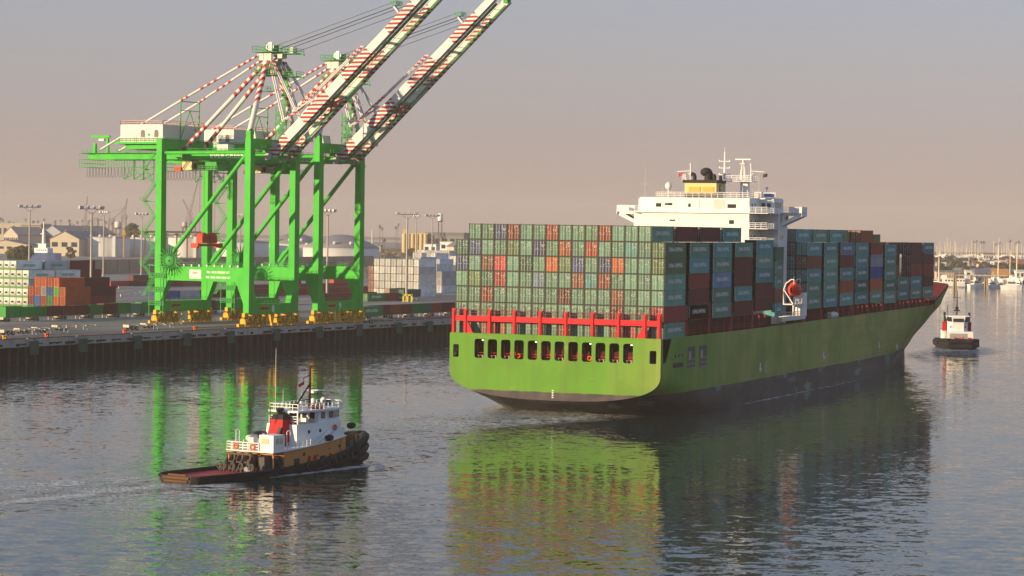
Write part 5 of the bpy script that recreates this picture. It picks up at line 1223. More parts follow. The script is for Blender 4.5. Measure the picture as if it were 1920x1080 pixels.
dock_crane(232, 2500, 238, 372, 408, 'lattice crane with its jib nearly upright beside the round tank')
dock_crane(208, 2520, 236, 388, 414, 'lattice crane with its jib slanting towards the round tank')
dock_crane(352, 2500, 371, 335, 418, 'tall lattice crane with steep jib seen between green crane legs', 2.6)
dock_crane(362, 2520, 342, 374, 416, 'lattice crane with a pale jib leaning towards the stair tower')
dock_crane(178, 2540, 196, 412, 413, 'stubby gantry like lattice crane on the skyline', 4)
# harbour patrol vessel behind the white stack
t = empty('patrol_vessel', 'white and blue vessel with a tall white mast lying behind the yard', 'vessel', place(86, 1750), 1.1)
b = MB(); vs_ = []
prof = [(-13, 3.4), (-6, 4), (4, 4), (10, 2.4), (14, .2)]
for z, k in ((-2, .85), (6.5, 1.0)):
    for y, w_ in prof: vs_.append((w_ * k, -y, z))
    for y, w_ in reversed(prof): vs_.append((-w_ * k, -y, z))
b.loft(vs_[:10], vs_[10:]); b.build('hull', mat('navy_hull', (.04, .08, .2), .5, .2), t)
b = MB(); b.box(-3.2, 3.2, -4, 8, 6.5, 10); b.box(-2.6, 2.6, -2, 5, 10, 13); b.box(-3.4, 3.4, -3, 6, 12.9, 13.2); b.build('superstructure', white, t)
b = MB(); b.tube((0, 2, 13), (0, 2, 24), 1.3, 0, 10, .9); b.box(-1.8, 1.8, .4, 3.6, 20, 20.6); b.tube((0, 2, 24), (0, 2, 29), .4); b.build('mast', white, t)
b = MB()
for k in range(5): b.box(-3.25, -3.18, -3 + k * 2, -2 + k * 2, 8, 9); b.box(-2 + k * .9, -1.4 + k * .9, -2.05, -1.98, 11, 12.2)
b.build('window', glass, t)
# ---------------------------------------------------------------- trees
def leafmat(name, c):
    return mat(name, c, .7, .7, .25, dcol=tuple(k * .45 for k in c), spec=.2)
leaf1 = leafmat('leaf_olive', (.16, .14, .035)); leaf2 = leafmat('leaf_eucalyptus', (.085, .10, .045)); leafp = leafmat('leaf_palm', (.075, .07, .04)); bark = mat('bark', (.14, .10, .075), .9, .4, .5)
def crown_mesh(seed, R0, H, mt, nclump=26, per=70, leaf=.55):
    rr = random.Random(seed); b = MB()
    cl = []
    for i in range(nclump):
        a = rr.uniform(0, 6.283); h = rr.uniform(-.5, .5); q = math.sqrt(max(0, 1 - (h * 1.7) ** 2)) * rr.uniform(.25, 1); cl.append((Vector((R0 * q * math.cos(a), R0 * q * math.sin(a), H * h)), R0 * rr.uniform(.2, .38)))
    for c, r in cl:
        for k in range(per):
            d = Vector((rr.gauss(0, 1), rr.gauss(0, 1), rr.gauss(0, .75))).normalized() * r * rr.uniform(.5, 1.05)
            p_ = c + d; u = Vector((rr.gauss(0, 1), rr.gauss(0, 1), rr.gauss(0, 1))).normalized(); v = u.orthogonal().normalized(); s = leaf * rr.uniform(.6, 1.4)
            b.add([p_ - u * s, p_ + v * s * .6, p_ + u * s, p_ - v * s * .6], [(0, 1, 2, 3)])
    o = b.build('crown', mt); me = o.data; bpy.data.objects.remove(o); return me, cl
def tree(px, Y, me_cl, zc, lab, tr=.5, grp='trees behind the yard', gz=None):
    me, cl = me_cl
    t = empty('broadleaf_tree', lab, 'tree', place(px, Y), random.uniform(0, 6), grp)
    if gz is not None: t.location.z = gz
    b = MB(); b.tube((0, 0, -.5), (0, 0, zc * .7), tr, 0, 8, tr * .6)
    for c, r in cl[:9]: b.tube((0, 0, zc * .55), (c.x * .7, c.y * .7, zc + c.z * .7), tr * .4, 0, 6, tr * .12)
    b.build('trunk', bark, t)
    o = bpy.data.objects.new('crown', me); COL.objects.link(o); o.parent = t; o.location = (0, 0, zc); return t
cA = crown_mesh(1, 6.2, 8.5, leaf1, 30, 90, .5); cB = crown_mesh(2, 9, 15, leaf2, 34, 90, .75); cC = crown_mesh(5, 5, 7, leaf2, 18, 70, .6)
tree(30, 1500, cA, 7.5, 'olive green bushy tree behind the white container stack'); tree(46, 1520, cA, 9, 'yellowish tree overlapping the light mast behind the white stack'); tree(24, 1480, cC, 3.5, 'low dark bush in front of the olive trees')
tree(247, 2300, cB, 20, 'big grey green eucalyptus tree beside the round water tank', .8); tree(260, 2330, cC, 12, 'smaller dark tree below the big eucalyptus'); tree(238, 2330, cC, 10, 'dark bush at the foot of the round tank')
tree(770, 2250, cC, 5, 'dark bush below the cream silos'); tree(132, 1900, cC, 5, 'small bare looking tree before the cream gabled warehouse')
def palm_mesh(seed, H, n_f=22, fl=2.6):
    rr = random.Random(seed); b = MB()
    for i in range(n_f):
        a = rr.uniform(0, 6.283); e = rr.uniform(-.9, 1.2); pts = []
        for k in range(5):
            s = k / 4; pts.append(Vector((math.cos(a) * fl * s * math.cos(e * .8), math.sin(a) * fl * s * math.cos(e * .8), fl * s * math.sin(e) - 1.1 * s * s)))
        w_ = Vector((-math.sin(a), math.cos(a), 0))
        for k in range(4):
            w0, w1 = .34 * (1 - abs(k / 4 - .4)), .34 * (1 - abs((k + 1) / 4 - .4)) * (.3 if k == 3 else 1)
            b.add([pts[k] - w_ * w0, pts[k + 1] - w_ * w1, pts[k + 1] + w_ * w1 + Vector((0, 0, .1)), pts[k] + w_ * w0], [(0, 1, 2, 3)])
    o = b.build('crown', leafp); me = o.data; bpy.data.objects.remove(o)
    b = MB(); b.tube((0, 0, -1), (.3, .2, -H * .5), .22, 0, 6, .24); b.tube((.3, .2, -H * .5), (0, 0, -H), .24, 0, 6, .34); o = b.build('trunk', bark); m2 = o.data; bpy.data.objects.remove(o); return me, m2
pm = [palm_mesh(s, 32) for s in (1, 2, 3)]
def palm(px, py, Y, lab, grp, i, gz=GZ):
    g_ = on_y(px, py, Y); t = empty('palm_tree', lab, 'palm tree', (g_.x, Y, gz), 0, grp); s_ = random.uniform(.85, 1.2); H = g_.z - gz
    for nm, me in zip(('crown', 'trunk'), pm[i % 3]):
        o = bpy.data.objects.new(nm, me); COL.objects.link(o); o.parent = t; o.location = (0, 0, H); o.scale = (s_, s_, s_ if nm == 'crown' else H / 32); o.rotation_euler = (0, 0, random.uniform(0, 6))
for i, (x, y) in enumerate(((1, 409), (6, 412), (17, 416), (25, 418), (49, 411), (49, 420), (63, 415), (71, 415), (83, 411), (68, 421), (104, 415), (114, 413), (130, 413), (131, 420), (138, 421), (145, 416), (155, 414), (162, 415), (169, 413), (184, 418), (198, 416), (211, 418))):
    palm(x, y, 2900, 'tall palm on the skyline behind the halls, %s along the row' % ORD[i], 'palms on the skyline behind the halls', i)
for i, (x, y, lab) in enumerate(((721, 449, 'lone palm on the far shore before the cream house'), (712, 424, 'tall palm left of the silos, farther of two'), (717, 428, 'tall palm left of the silos, nearer of two'), (743, 426, 'palm standing close to the cream silos'), (747, 421, 'tallest palm beside the cream silos'))): palm(x, y, 2700 if i else 2200, lab, 'palms near the silos', i)
b = MB(); b.tube((0, 0, 0), (0, 0, 24), .9, 0, 8, .7); b.lathe([(.01, 24), (1.1, 24), (1.1, 25), (.01, 25.4)], (0, 0, 0), 0, 8); o = b.build('chimney', offwhite); o.location = place(698, 2700); tag(o, 'single pale chimney standing on the far shore beyond the domed tank', 'chimney')
b = MB(); b.box(-6000, 900, 7000, 7030, -2, 6); tag(b.build('breakwater_terrain', mat('breakwater_rock', (.1, .1, .1), .9, .3, .02)), kind='structure')
# scrub and rubble along the far shore
b = MB(); rr = random.Random(9)
for i in range(260):
    px_ = rr.uniform(680, 880); Y = rr.uniform(2150, 2900); p_ = on_y(px_, 450, Y); h = rr.uniform(.8, 3.2); w_ = rr.uniform(2, 7)
    b.lathe([(w_, 0), (w_ * .8, h * .6), (w_ * .3, h), (.01, h)], (p_.x, Y, GZ - .3), 0, 6)
tag(b.build('scrub', mat('dry_scrub', (.16, .115, .07), .9, .6, .03)), kind='stuff')
# ================================================================ TUGS
tan = mat('tug_tan', (.56, .24, .075), .5, .3, .6, dcol=(.33, .15, .05), streak=2); tugred = mat('tug_deck_red', (.36, .045, .035), .6, .35, .6); tfr = mat('tug_funnel_red', (.42, .008, .016), .4, .15, .6); rust = mat('rust', (.17, .075, .035), .8, .9, 1, dcol=(.08, .05, .03)); hullblk = mat('tug_hull_black', (.022, .022, .024), .5, .5, .6, dcol=(.06, .045, .035))
TX, TY, TTH = -45.5, 327.3, R(32.2)
tug = empty('harbour_tug', 'black and tan tug with red funnel and red working deck steaming away', 'tug', (TX, TY, 0), -TTH); tug.scale = (1, .97, 1)
ty = [0, .6, 1.6, 4, 8, 14, 20, 26, 31, 35, 38.5, 41, 43, 44]; tb = [2.6, 3.5, 4.1, 4.5, 4.6, 4.6, 4.6, 4.6, 4.5, 4.2, 3.6, 2.7, 1.5, .3]; tz = [1.1, 1.15, 1.2, 1.2, 1.15, 1.1, 1.2, 1.5, 2.1, 2.7, 3.3, 3.8, 4.1, 4.2]
def tugB(y): return lerp_tab(ty, tb, y)
def tugZ(y): return lerp_tab(ty, tz, y)
def hull_mesh(b, ys_, fb, fz, inner=.18, deck=None, keel=-1.2, wl=.9, mat_in=0):
    rings = []
    for y in ys_:
        B, Z = fb(y), fz(y)
        rings.append([(B * wl * .8, y, keel), (B * wl, y, 0), (B * .985, y, Z * .55), (B, y, Z), (max(.02, B - inner), y, Z), (max(.02, B - inner), y, Z - .85 if deck is None else deck(y))])
    m = len(rings[0])
    for s_ in (1, -1):
        vs = [(s_ * x, y, z) for rg in rings for x, y, z in rg]
        fs = [(i * m + k, (i + 1) * m + k, (i + 1) * m + k + 1, i * m + k + 1) for i in range(len(rings) - 1) for k in range(m - 1)]
        b.add(vs, [f if s_ > 0 else f[::-1] for f in fs], 0)
    for rg, fl in ((rings[0], False), (rings[-1], True)):
        q = [(x, y, z) for x, y, z in rg[:4]] + [(-x, y, z) for x, y, z in reversed(rg[:4])]; b.add(q, [tuple(range(8))[::-1] if not fl else tuple(range(8))])
    q = [(rings[0][4][0], rings[0][0][1] + .15, rings[0][3][2])]
yy_ = [0, .3, .6, 1, 1.6, 2.5, 4, 6, 8, 11, 14, 17, 20, 23, 26, 29, 31, 33, 35, 37, 38.5, 40, 41, 42, 43, 43.6, 44]
b = MB(); hull_mesh(b, yy_, tugB, tugZ, .22); b.box(-2.4, 2.4, .05, .25, .3, 1.1); b.build('hull', hullblk, tug)
def deck_poly(b, ys_, fb, fz, inset=.2, m=0):
    P = [(fb(y) - inset, y, fz(y)) for y in ys_] + [(-fb(y) + inset, y, fz(y)) for y in reversed(ys_)]
    k = len(ys_)
    for i in range(k - 1): b.add([P[i], P[i + 1], P[2 * k - 2 - i], P[2 * k - 1 - i]], [(0, 1, 2, 3)], m)
b = MB(); deck_poly(b, [y for y in yy_ if .2 < y < 18], tugB, lambda y: .62); b.build('aft_deck', tugred, tug)
b = MB(); deck_poly(b, [y for y in yy_ if 17 <= y < 43.8], tugB, lambda y: max(.62, tugZ(y) - .8)); b.build('fore_deck', darksteel, tug)
b = MB(); b.tube((-2.3, -.05, .8), (2.3, -.05, .8), .2, 0, 10); b.tube((-2.0, -.06, .35), (2.0, -.06, .35), .15, 0, 8); b.box(-1.6, 1.6, .1, .4, 1.05, 1.3); b.build('stern_roller', rust, tug)
b = MB()
for s_ in (1, -1):
    pts = [(s_ * (tugB(y) + .04), y, tugZ(y) - .2) for y in yy_[1:-2]]; b = MB(); b.path(pts, .17, 0, 6); b.build('rubbing_strake', rubber, tug)
# bow fender and side tyres
b = MB()
for k in range(9):
    y0, y1 = 36 + k, 37 + k
    if y1 > 44: break
for s_ in (1, -1):
    ys2 = [37, 38.5, 40, 41, 42, 43, 44, 44.6]
    for i in range(len(ys2) - 1):
        ya, yb = ys2[i], ys2[i + 1]; ba_, bb_ = (tugB(min(44, ya)) if ya < 44 else .3), (tugB(min(44, yb)) if yb <= 44 else .01)
        for zf in (.25, .6, .95): b.tube((s_ * (ba_ + .15), ya + .3, tugZ(min(44, ya)) * zf), (s_ * (bb_ + .15), yb + .3, tugZ(min(44, yb)) * zf), .55, 0, 8)
b.box(-.9, .9, 43.3, 44.4, .5, 4.1); b.build('bow_fender', rubber, tug)
for s_ in (1, -1):
    for k in range(9):
        y = 24.5 + k * 1.75; b = MB(); b.torus((s_ * (tugB(y) + .22), y, tugZ(y) * .62), .62, .24, 'x', 0, 14, 6); b.build('tyre', rubber, tug)
b = MB()
for x in (-1.2, 0, 1.2):
    for y in (39.4, 40.8): b.tube((x, y, 2.6), (x, y, 4.3), .2, 0, 8)
    b.tube((x - .5, 40, 3.4), (x + .5, 40, 3.9), .16, 0, 6)
b.lathe([(.01, -1.1), (.9, -1.1), (.9, -1), (.5, -1), (.5, 1), (.9, 1), (.9, 1.1), (.01, 1.1)], (0, 38.4, 3.6), 0, 12, 'x')
for k in range(6): b.tube((-2.4 + k * .9, 37.6, 2.8), (-2.6 + k * .9, 38.1, 4.2), .1, 0, 6)
b.build('bow_winch', rust, tug)
# lower house
def dl(y): return 3.25 + .02 * (y - 16.6) + .0028 * (y - 16.6) ** 2
ys3 = [19.4, 22, 25, 28, 31, 33.5, 35]
b = MB()
for s_ in (1, -1):
    for i in range(len(ys3) - 1):
        a, c = ys3[i], ys3[i + 1]; wa, wc = min(4.0, tugB(a) - .35), min(4.0, tugB(c) - .45)
        b.add([(s_ * wa, a, .6), (s_ * wc, c, .6), (s_ * wc, c, dl(c)), (s_ * wa, a, dl(a))], [(0, 1, 2, 3) if s_ > 0 else (3, 2, 1, 0)])
b.add([(-4, 19.4, .6), (4, 19.4, .6), (4, 19.4, dl(19.4)), (-4, 19.4, dl(19.4))], [(0, 1, 2, 3)]); w_ = tugB(35) - .45; b.add([(-w_, 35, .6), (w_, 35, .6), (w_, 35, dl(35)), (-w_, 35, dl(35))], [(3, 2, 1, 0)])
b.box(-4.2, 4.2, 16.5, 16.75, 3.0, 3.1)
for x in (-4, -1.4, 1.4, 4): b.beam((x, 16.8, .6), (x, 16.8, 3.1), .18)
for x in (-3.6, 0, 3.4): b.beam((x, 16.8, 3.05), (x + .8, 18.2, 2.2), .15)
b.build('deckhouse', tan, tug)
b = MB()
for s_ in (1, -1):
    for i in range(len(ys3) - 1):
        a, c = ([16.5] + ys3)[i], ([16.5] + ys3)[i + 1]
ysd = [16.4] + ys3
for i in range(len(ysd) - 1):
    a, c = ysd[i], ysd[i + 1]; wa, wc = min(4.25, tugB(a) - .2), min(4.25, tugB(c) - .3)
    b.loft([(-wa, a, dl(a)), (wa, a, dl(a)), (wa, a, dl(a) + .14), (-wa, a, dl(a) + .14)], [(-wc, c, dl(c)), (wc, c, dl(c)), (wc, c, dl(c) + .14), (-wc, c, dl(c) + .14)])
b.build('boat_deck', white, tug)
b = MB()
for y, z, r in ((24.2, 2.6, .28), (27.6, 2.3, .14), (33.0, 3.2, .2), (30.5, 3.0, .12)): b.lathe([(.01, 0), (r, 0), (r, .06), (.01, .06)], (4.0, y, z), 0, 12, 'x')
for y in (21.8, 28.2): b.box(3.98, 4.05, y, y + 1.3, .75, 2.1)
b.pieces('house_opening', black, tug)
b = MB(); b.torus((4.25, 17.9, 1.9), .55, .2, 'x', 0, 14, 6); b.build('tyre', rubber, tug)
b = MB()
for y in (25.2, 26.6, 30.4): b.beam((4.1, y, 1.2), (4.1, y + .3, 2.3), .3)
b.pieces('fire_fitting', tfr, tug)
# working deck machinery
b = MB()
for x in (-2.6, -1.2, .2, 1.6):
    b.beam((x, 14.6, .6), (x, 14.6, 3.1), .22); b.beam((x, 17.2, .6), (x, 17.2, 3.0), .22); b.beam((x, 14.6, 3.0), (x, 17.2, 3.0), .2); b.beam((x, 13.2, .6), (x, 14.6, 2.4), .2)
b.beam((-2.8, 14.6, 3.05), (1.8, 14.6, 3.05), .24); b.beam((-2.8, 14.6, 1.9), (1.8, 14.6, 1.9), .18)
b.build('tow_frame', darksteel, tug)
b = MB()
for x0 in (-1.9, .5): b.lathe([(.01, -.75), (1.15, -.75), (1.15, -.6), (.6, -.6), (.6, .6), (1.15, .6), (1.15, .75), (.01, .75)], (x0, 16.0, 1.7), 0, 14, 'x')
b.box(-3, 2.2, 15.2, 16.9, .6, 1.1); b.build('tow_winch', rust, tug)
b = MB()
for x in (-3.0, -2.2, -.6, .9, 2.2, 2.8): b.tube((x, 13.4, .6), (x + .1, 13.5, 1.9), .18, 0, 7); b.torus((x, 13.3, 1.4), .42, .1, 'y', 0, 10, 5)
b.build('rope_chain_rack', darksteel, tug)
for q in ((2.4, 3.4, 15.5, 19.2, .6, 2.7), (-3.8, -2.8, 17, 19.2, .6, 2.6)):
    b = MB(); b.box(*q); b.build('deck_locker', darksteel, tug)
# aft boat deck
b = MB(); b.box(1.6, 4.15, 16.6, 19.3, 3.4, 5.75); b.build('aft_cabin', white, tug)
b = MB(); b.box(2.0, 3.3, 16.54, 16.62, 4.5, 5.3); b.box(4.13, 4.2, 17.2, 17.9, 4.5, 5.3); b.box(4.13, 4.2, 18.2, 18.8, 4.5, 5.3); b.build('cabin_window', mat('pale_blind', (.55, .5, .28), .4, .2), tug)  # pale yellow panes on the aft cabin
b = MB(); b.rail([(-4.1, 19.4, 3.4), (-4.1, 16.5, 3.38), (1.6, 16.5, 3.38)], 1.15, .06, 0, 1.0, 3)
b.rail([(4.0, 20.2, 3.5), (4.0, 24, 3.62), (4.0, 28.5, 3.95)], 1.0, .045, 0, .9, 3); b.rail([(-4.0, 20.2, 3.5), (-4.0, 29, 3.95)], 1.0, .045, 0, .9, 3)
for x, y in ((-2.9, 17), (4.0, 20)):
    b.path([(x, y, 3.4), (x, y, 6.1), (x + .15, y + .2, 6.3), (x + .3, y + .4, 6.1), (x + .3, y + .4, 3.4)], .06, 0, 5)
b.build('deck_rail', white, tug)
for x in (-2.4, .6):
    b = MB(); b.torus((x, 16.35, 3.95), .36, .13, 'y', 0, 14, 6); b.build('lifebuoy', orange, tug)
b = MB(); b.lathe([(.01, -1.1), (.42, -1.0), (.45, 0), (.42, 1.0), (.01, 1.1)], (-1.7, 19.2, 5.0), 0, 12, 'y'); b.box(-1.2, -.2, 17.6, 18.6, 3.4, 5.2); b.ball((-.5, 20.5, 5.2), .4, 0, 8); b.build('raft_canister', offwhite, tug)
b = MB(); b.lathe([(.01, -1.6), (.5, -1.2), (.55, 0), (.4, 1.6), (.01, 1.9)], (-2.2, 21.4, 5.3), 0, 10, 'y'); b.build('rescue_boat', darksteel, tug)
# funnel
b = MB(); f = [(22.0, 3.5), (25.8, 3.5), (25.8, 7.4), (23.3, 7.4)]
b.loft([(x, y, 3.5) for x, y in ((-1.5, 22.0), (1.5, 22.0), (1.7, 26.2), (-1.7, 26.2))], [(x, y, 7.5) for x, y in ((-1.1, 22.9), (1.1, 22.9), (1.5, 26.2), (-1.5, 26.2))], 0)
b.loft([(x, y, 7.5) for x, y in ((-1.15, 22.85), (1.15, 22.85), (1.55, 26.25), (-1.55, 26.25))], [(x, y, 8.2) for x, y in ((-.9, 23.2), (.9, 23.2), (1.3, 26), (-1.3, 26))], 1)
fn = b.build('funnel', [tfr, black], tug)
for x, y in ((-.2, 23.9), (-.4, 24.9)):
    b = MB(); b.tube((x, y, 7.6), (x, y, 8.5), .38, 0, 10); b.tube((x, y, 8.4), (x, y - .5, 8.95), .36, 0, 10); b.build('exhaust', black, fn)
b = MB(); b.beam((-.6, 22.0, 7), (-.6, 22.0, 9.4), .12); b.beam((.9, 20.6, 3.6), (.9, 22.6, 6.4), .5, .12); b.build('ladder', darksteel, fn)
# upper house and wheelhouse
b = MB(); b.loft([(x, y, 3.7) for x, y in ((-2.9, 23.9), (2.9, 23.9), (2.9, 33.6), (1.7, 36.2), (-1.7, 36.2), (-2.9, 33.6))], [(x, y, 6.75) for x, y in ((-2.7, 24.1), (2.7, 24.1), (2.7, 33.8), (1.7, 36.5), (-1.7, 36.5), (-2.7, 33.8))]); b.build('upper_house', white, tug)
b = MB(); wh = [(-2.3, 29.8), (2.3, 29.8), (2.5, 33.6), (1.6, 36.3), (-1.6, 36.3), (-2.5, 33.6)]
b.loft([(x, y, 6.75) for x, y in wh], [(x * 1.0, y, 8.45) for x, y in wh]); ov = [(-2.7, 24.4), (2.7, 24.4), (2.95, 33.8), (1.9, 36.8), (-1.9, 36.8), (-2.95, 33.8)]
b.loft([(x, y, 8.45) for x, y in ov], [(x, y, 8.7) for x, y in ov])
for x in (-2.5, -.9, .9, 2.5):
    b.beam((x, 24.6, 6.8), (x, 24.6, 8.5), .18)
for y in (27, 29): b.beam((2.5, y, 6.8), (2.5, y, 8.5), .18); b.beam((-2.5, y, 6.8), (-2.5, y, 8.5), .18)
b.build('wheelhouse', white, tug)
b = MB()
for x0, x1 in ((-1.9, -.9), (-.5, .5), (.9, 1.9)): b.box(x0, x1, 29.72, 29.82, 7.3, 8.2)
b.add([(2.36, 30.6, 7.3), (2.42, 31.5, 7.3), (2.42, 31.5, 8.25), (2.36, 30.6, 8.25)], [(0, 1, 2, 3)]); b.add([(2.47, 32.4, 7.3), (2.54, 33.5, 7.3), (2.54, 33.5, 8.25), (2.47, 32.4, 8.25)], [(0, 1, 2, 3)])
b.add([(2.5, 33.75, 7.3), (2.13, 34.85, 7.3), (2.13, 34.85, 8.25), (2.5, 33.75, 8.25)], [(0, 1, 2, 3)]); b.add([(2.05, 35.1, 7.3), (1.72, 36.1, 7.3), (1.72, 36.1, 8.25), (2.05, 35.1, 8.25)], [(0, 1, 2, 3)])
b.build('window', glass, tug)
b = MB()
for y in (27.0, 29.8): b.lathe([(.01, 0), (.26, 0), (.26, .06), (.01, .06)], (2.78, y, 5.6), 0, 12, 'x')
b.pieces('porthole', black, tug)
b = MB(); b.rail([(2.6, 24.5, 6.8), (-2.6, 24.5, 6.8)], 1.1, .05, 0, .9, 3); b.rail([(2.6, 24.6, 8.7), (2.85, 33.8, 8.7), (1.8, 36.6, 8.7), (-1.8, 36.6, 8.7), (-2.85, 33.8, 8.7), (-2.6, 24.6, 8.7)], .95, .045, 0, 1.0, 2, True); b.build('roof_rail', white, tug)
b = MB()
for s_ in (1, -1): b.loft([(s_ * 3.9, 28.4, 3.9), (s_ * 4.0, 28.4, 3.9), (s_ * 4.0, 28.4, 4.2), (s_ * 3.9, 28.4, 4.2)], [(s_ * 3.7, 34.5, 4.5), (s_ * 3.8, 34.5, 4.5), (s_ * 3.8, 34.5, 6.0), (s_ * 3.7, 34.5, 6.0)]); b.beam((s_ * 3.4, 28.6, 4.1), (s_ * 3.4, 31.6, 5.6), .7, .12)
b.build('wing_bulwark', white, tug)
for y, z in ((30.2, 4.6), (36.6, 6.0)):
    b = MB(); b.lathe([(.01, -.75), (.42, -.6), (.5, 0), (.42, .6), (.01, .75)], (4.15 if y < 33 else 3.6, y, z), 0, 12, 'y'); b.build('hanging_fender', rubber, tug)
b = MB(); b.torus((2.9, 33.4, 5.9), .34, .12, 'x', 0, 12, 6); b.build('lifebuoy', orange, tug)
for y, r in ((32.6, .45), (35.2, .45), (29.6, .28)):
    b = MB(); b.tube((-.6, y, 8.7), (-.6, y, 9.3), .12); b.ball((-.6, y, 9.6), r, 0, 12, 1.1); b.build('satellite_dome', white, tug)
b = MB(); b.box(.5, 1.4, 33.4, 34.4, 8.9, 9.8); b.build('ventilator', black, tug)
b = MB(); b.lathe([(.01, 0), (1.1, 0), (1.0, .4), (.01, .55)], (1.2, 30.9, 8.75), 0, 12); b.build('roof_hatch', mat('hatch_red', (.35, .06, .04), .6, .3), tug)
b = MB(); b.tube((0, 30.9, 6.6), (0, 30.9, 14.9), .24, 0, 8, .14); b.tube((0, 30.8, 12.2), (0, 26.2, 8.0), .14, 0, 6); b.tube((0, 30.9, 13.6), (0, 29.3, 13.2), .06, 0, 5); b.tube((0, 29.3, 13.2), (0, 29.4, 12.2), .05, 0, 5); b.tube((0, 30.9, 10.0), (0, 28.6, 9.9), .07); b.box(-.25, .25, 31, 32.6, 10.7, 10.85); b.box(-.2, .2, 26.4, 27.6, 8.7, 9.6); b.build('mast', black, tug)
b = MB(); b.box(-.3, .3, 31.6, 32.2, 10.85, 11.2); b.beam((-1.2, 31.3, 11.3), (1.4, 32.9, 11.3), .22, .16); b.build('radar', white, tug)
b = MB(); b.add([(0, 29.3, 12.7), (-.1, 28.2, 12.3), (-.1, 28.3, 11.8), (0, 29.3, 12.2)], [(0, 1, 2, 3)]); b.build('flag', flagr, tug)
for x, y, z0, z1 in ((-2.2, 25.4, 6.8, 17.6), (-2, 27, 8.7, 11.5), (1.3, 33, 8.7, 12.2), (-1.6, 31, 8.7, 11)):
    b = MB(); b.tube((x, y, z0), (x, y, z1), .06, 0, 5, .03); b.build('whip_antenna', offwhite, tug)
ch = empty('plastic_chair', 'white plastic garden chair on the tug\'s red working deck', 'chair', (TX + math.cos(TTH) * 3.2 + math.sin(TTH) * 11.6, TY - math.sin(TTH) * 3.2 + math.cos(TTH) * 11.6, .63), -TTH + 2.4)
b = MB(); b.box(-.25, .25, -.25, .25, .42, .47); b.build('seat', white, ch)
b = MB(); b.beam((0, .25, .45), (0, .34, .95), .48, .05); b.build('backrest', white, ch)
for x in (-.22, .22):
    for y in (-.22, .22):
        b = MB(); b.beam((x, y, 0), (x, y, .44), .06); b.build('leg', white, ch)
# second tug ahead of the ship
t2p = on_z(1800, 656, 0)
tug2 = empty('harbour_tug', 'black hulled tug with white wheelhouse and red stacks made fast to the ship\'s bow', 'tug', (t2p.x, t2p.y, 0), -.1 + math.pi); tug2.scale = (1.08, 1.0, 1.0)
ty2 = [0, 1, 3, 8, 16, 22, 26, 28, 29]; tb2 = [4.8, 5.4, 5.7, 5.9, 5.9, 5.6, 4.9, 3.9, 3.2]
fb2 = lambda y: lerp_tab(ty2, tb2, y); fz2 = lambda y: 2.5 + .9 * max(0, (y - 12) / 17)
yy2 = [0, .5, 1, 2, 3, 5, 8, 12, 16, 19, 22, 24, 26, 27, 28, 29]
def sh2(b): b.v = [(x, y - 28.5, z) for x, y, z in b.v]; return b
b = MB(); hull_mesh(b, yy2, fb2, fz2, .25); sh2(b).build('hull', hullblk, tug2)
b = MB(); deck_poly(b, yy2[1:-1], fb2, lambda y: fz2(y) - .8); sh2(b).build('deck', tugred, tug2)
b = MB()
for s_ in (1, -1):
    for zf in (.35, .9): b.path([(s_ * fb2(y), y + (.3 if y > 27 else 0), fz2(y) * zf) for y in yy2[10:]], .5, 0, 8)
b.tube((-3.3, 29.3, 1.1), (3.3, 29.3, 1.1), .6, 0, 10); b.tube((-3.3, 29.3, 2.5), (3.3, 29.3, 2.5), .6, 0, 10); sh2(b).build('bow_fender', rubber, tug2)
for k in range(5):
    for s_ in (1, -1):
        b = MB(); y = 6 + k * 3.6; b.torus((s_ * (fb2(y) + .2), y, 1.4), .6, .25, 'x', 0, 12, 6); sh2(b).build('tyre', rubber, tug2)
b = MB(); b.box(-4.2, 4.2, 9, 22, 1.4, 5.4); sh2(b).build('deckhouse', white, tug2)
b = MB(); b.loft([(x, y, 5.4) for x, y in ((-2.7, 12), (2.7, 12), (2.9, 18), (1.6, 20.5), (-1.6, 20.5), (-2.9, 18))], [(x, y, 8) for x, y in ((-2.7, 12), (2.7, 12), (2.9, 18), (1.6, 20.5), (-1.6, 20.5), (-2.9, 18))]); b.loft([(x, y, 8) for x, y in ((-2.7, 12.4), (2.7, 12.4), (3.0, 18), (1.7, 20.6), (-1.7, 20.6), (-3.0, 18))], [(x, y, 10.1) for x, y in ((-3.0, 12), (3.0, 12), (3.4, 18.2), (2, 21.2), (-2, 21.2), (-3.4, 18.2))]); b.box(-3.3, 3.3, 12, 20, 10.1, 10.3); sh2(b).build('wheelhouse', white, tug2)
b = MB(); b.box(-1.5, 1.5, 20.8, 21.02, 8.4, 9.9)
for s_ in (1, -1): b.loft([(s_ * 1.85, 20.75, 8.4), (s_ * 2.95, 18.6, 8.4), (s_ * 2.98, 18.6, 8.5), (s_ * 1.9, 20.78, 8.5)], [(s_ * 2.05, 21.15, 9.8), (s_ * 3.25, 18.7, 9.8), (s_ * 3.3, 18.7, 9.9), (s_ * 2.1, 21.2, 9.9)]); b.box(min(s_ * 3.0, s_ * 3.3), max(s_ * 3.0, s_ * 3.3), 13, 17, 8.6, 9.8)
sh2(b).build('window', glass, tug2)
b = MB(); b.box(-2.5, 2.5, 21.98, 22.08, 2.6, 4.8); sh2(b).build('house_panel', steel, tug2)
for s_ in (1, -1):
    b = MB(); b.box(s_ * 3.4 - .7, s_ * 3.4 + .7, 13.5, 16, 5.4, 8.2); b.tube((s_ * 3.4, 14.8, 8.2), (s_ * 3.6, 14.6, 11.2), .35, 1, 10); sh2(b).build('funnel', [tfr, black], tug2)
    b = MB(); b.lathe([(.01, 0), (.45, 0), (.45, .08), (.01, .08)], (s_ * 1.9, 19.9, 6.8), 0, 12, 'y'); sh2(b).build('lifebuoy', tfr, tug2)
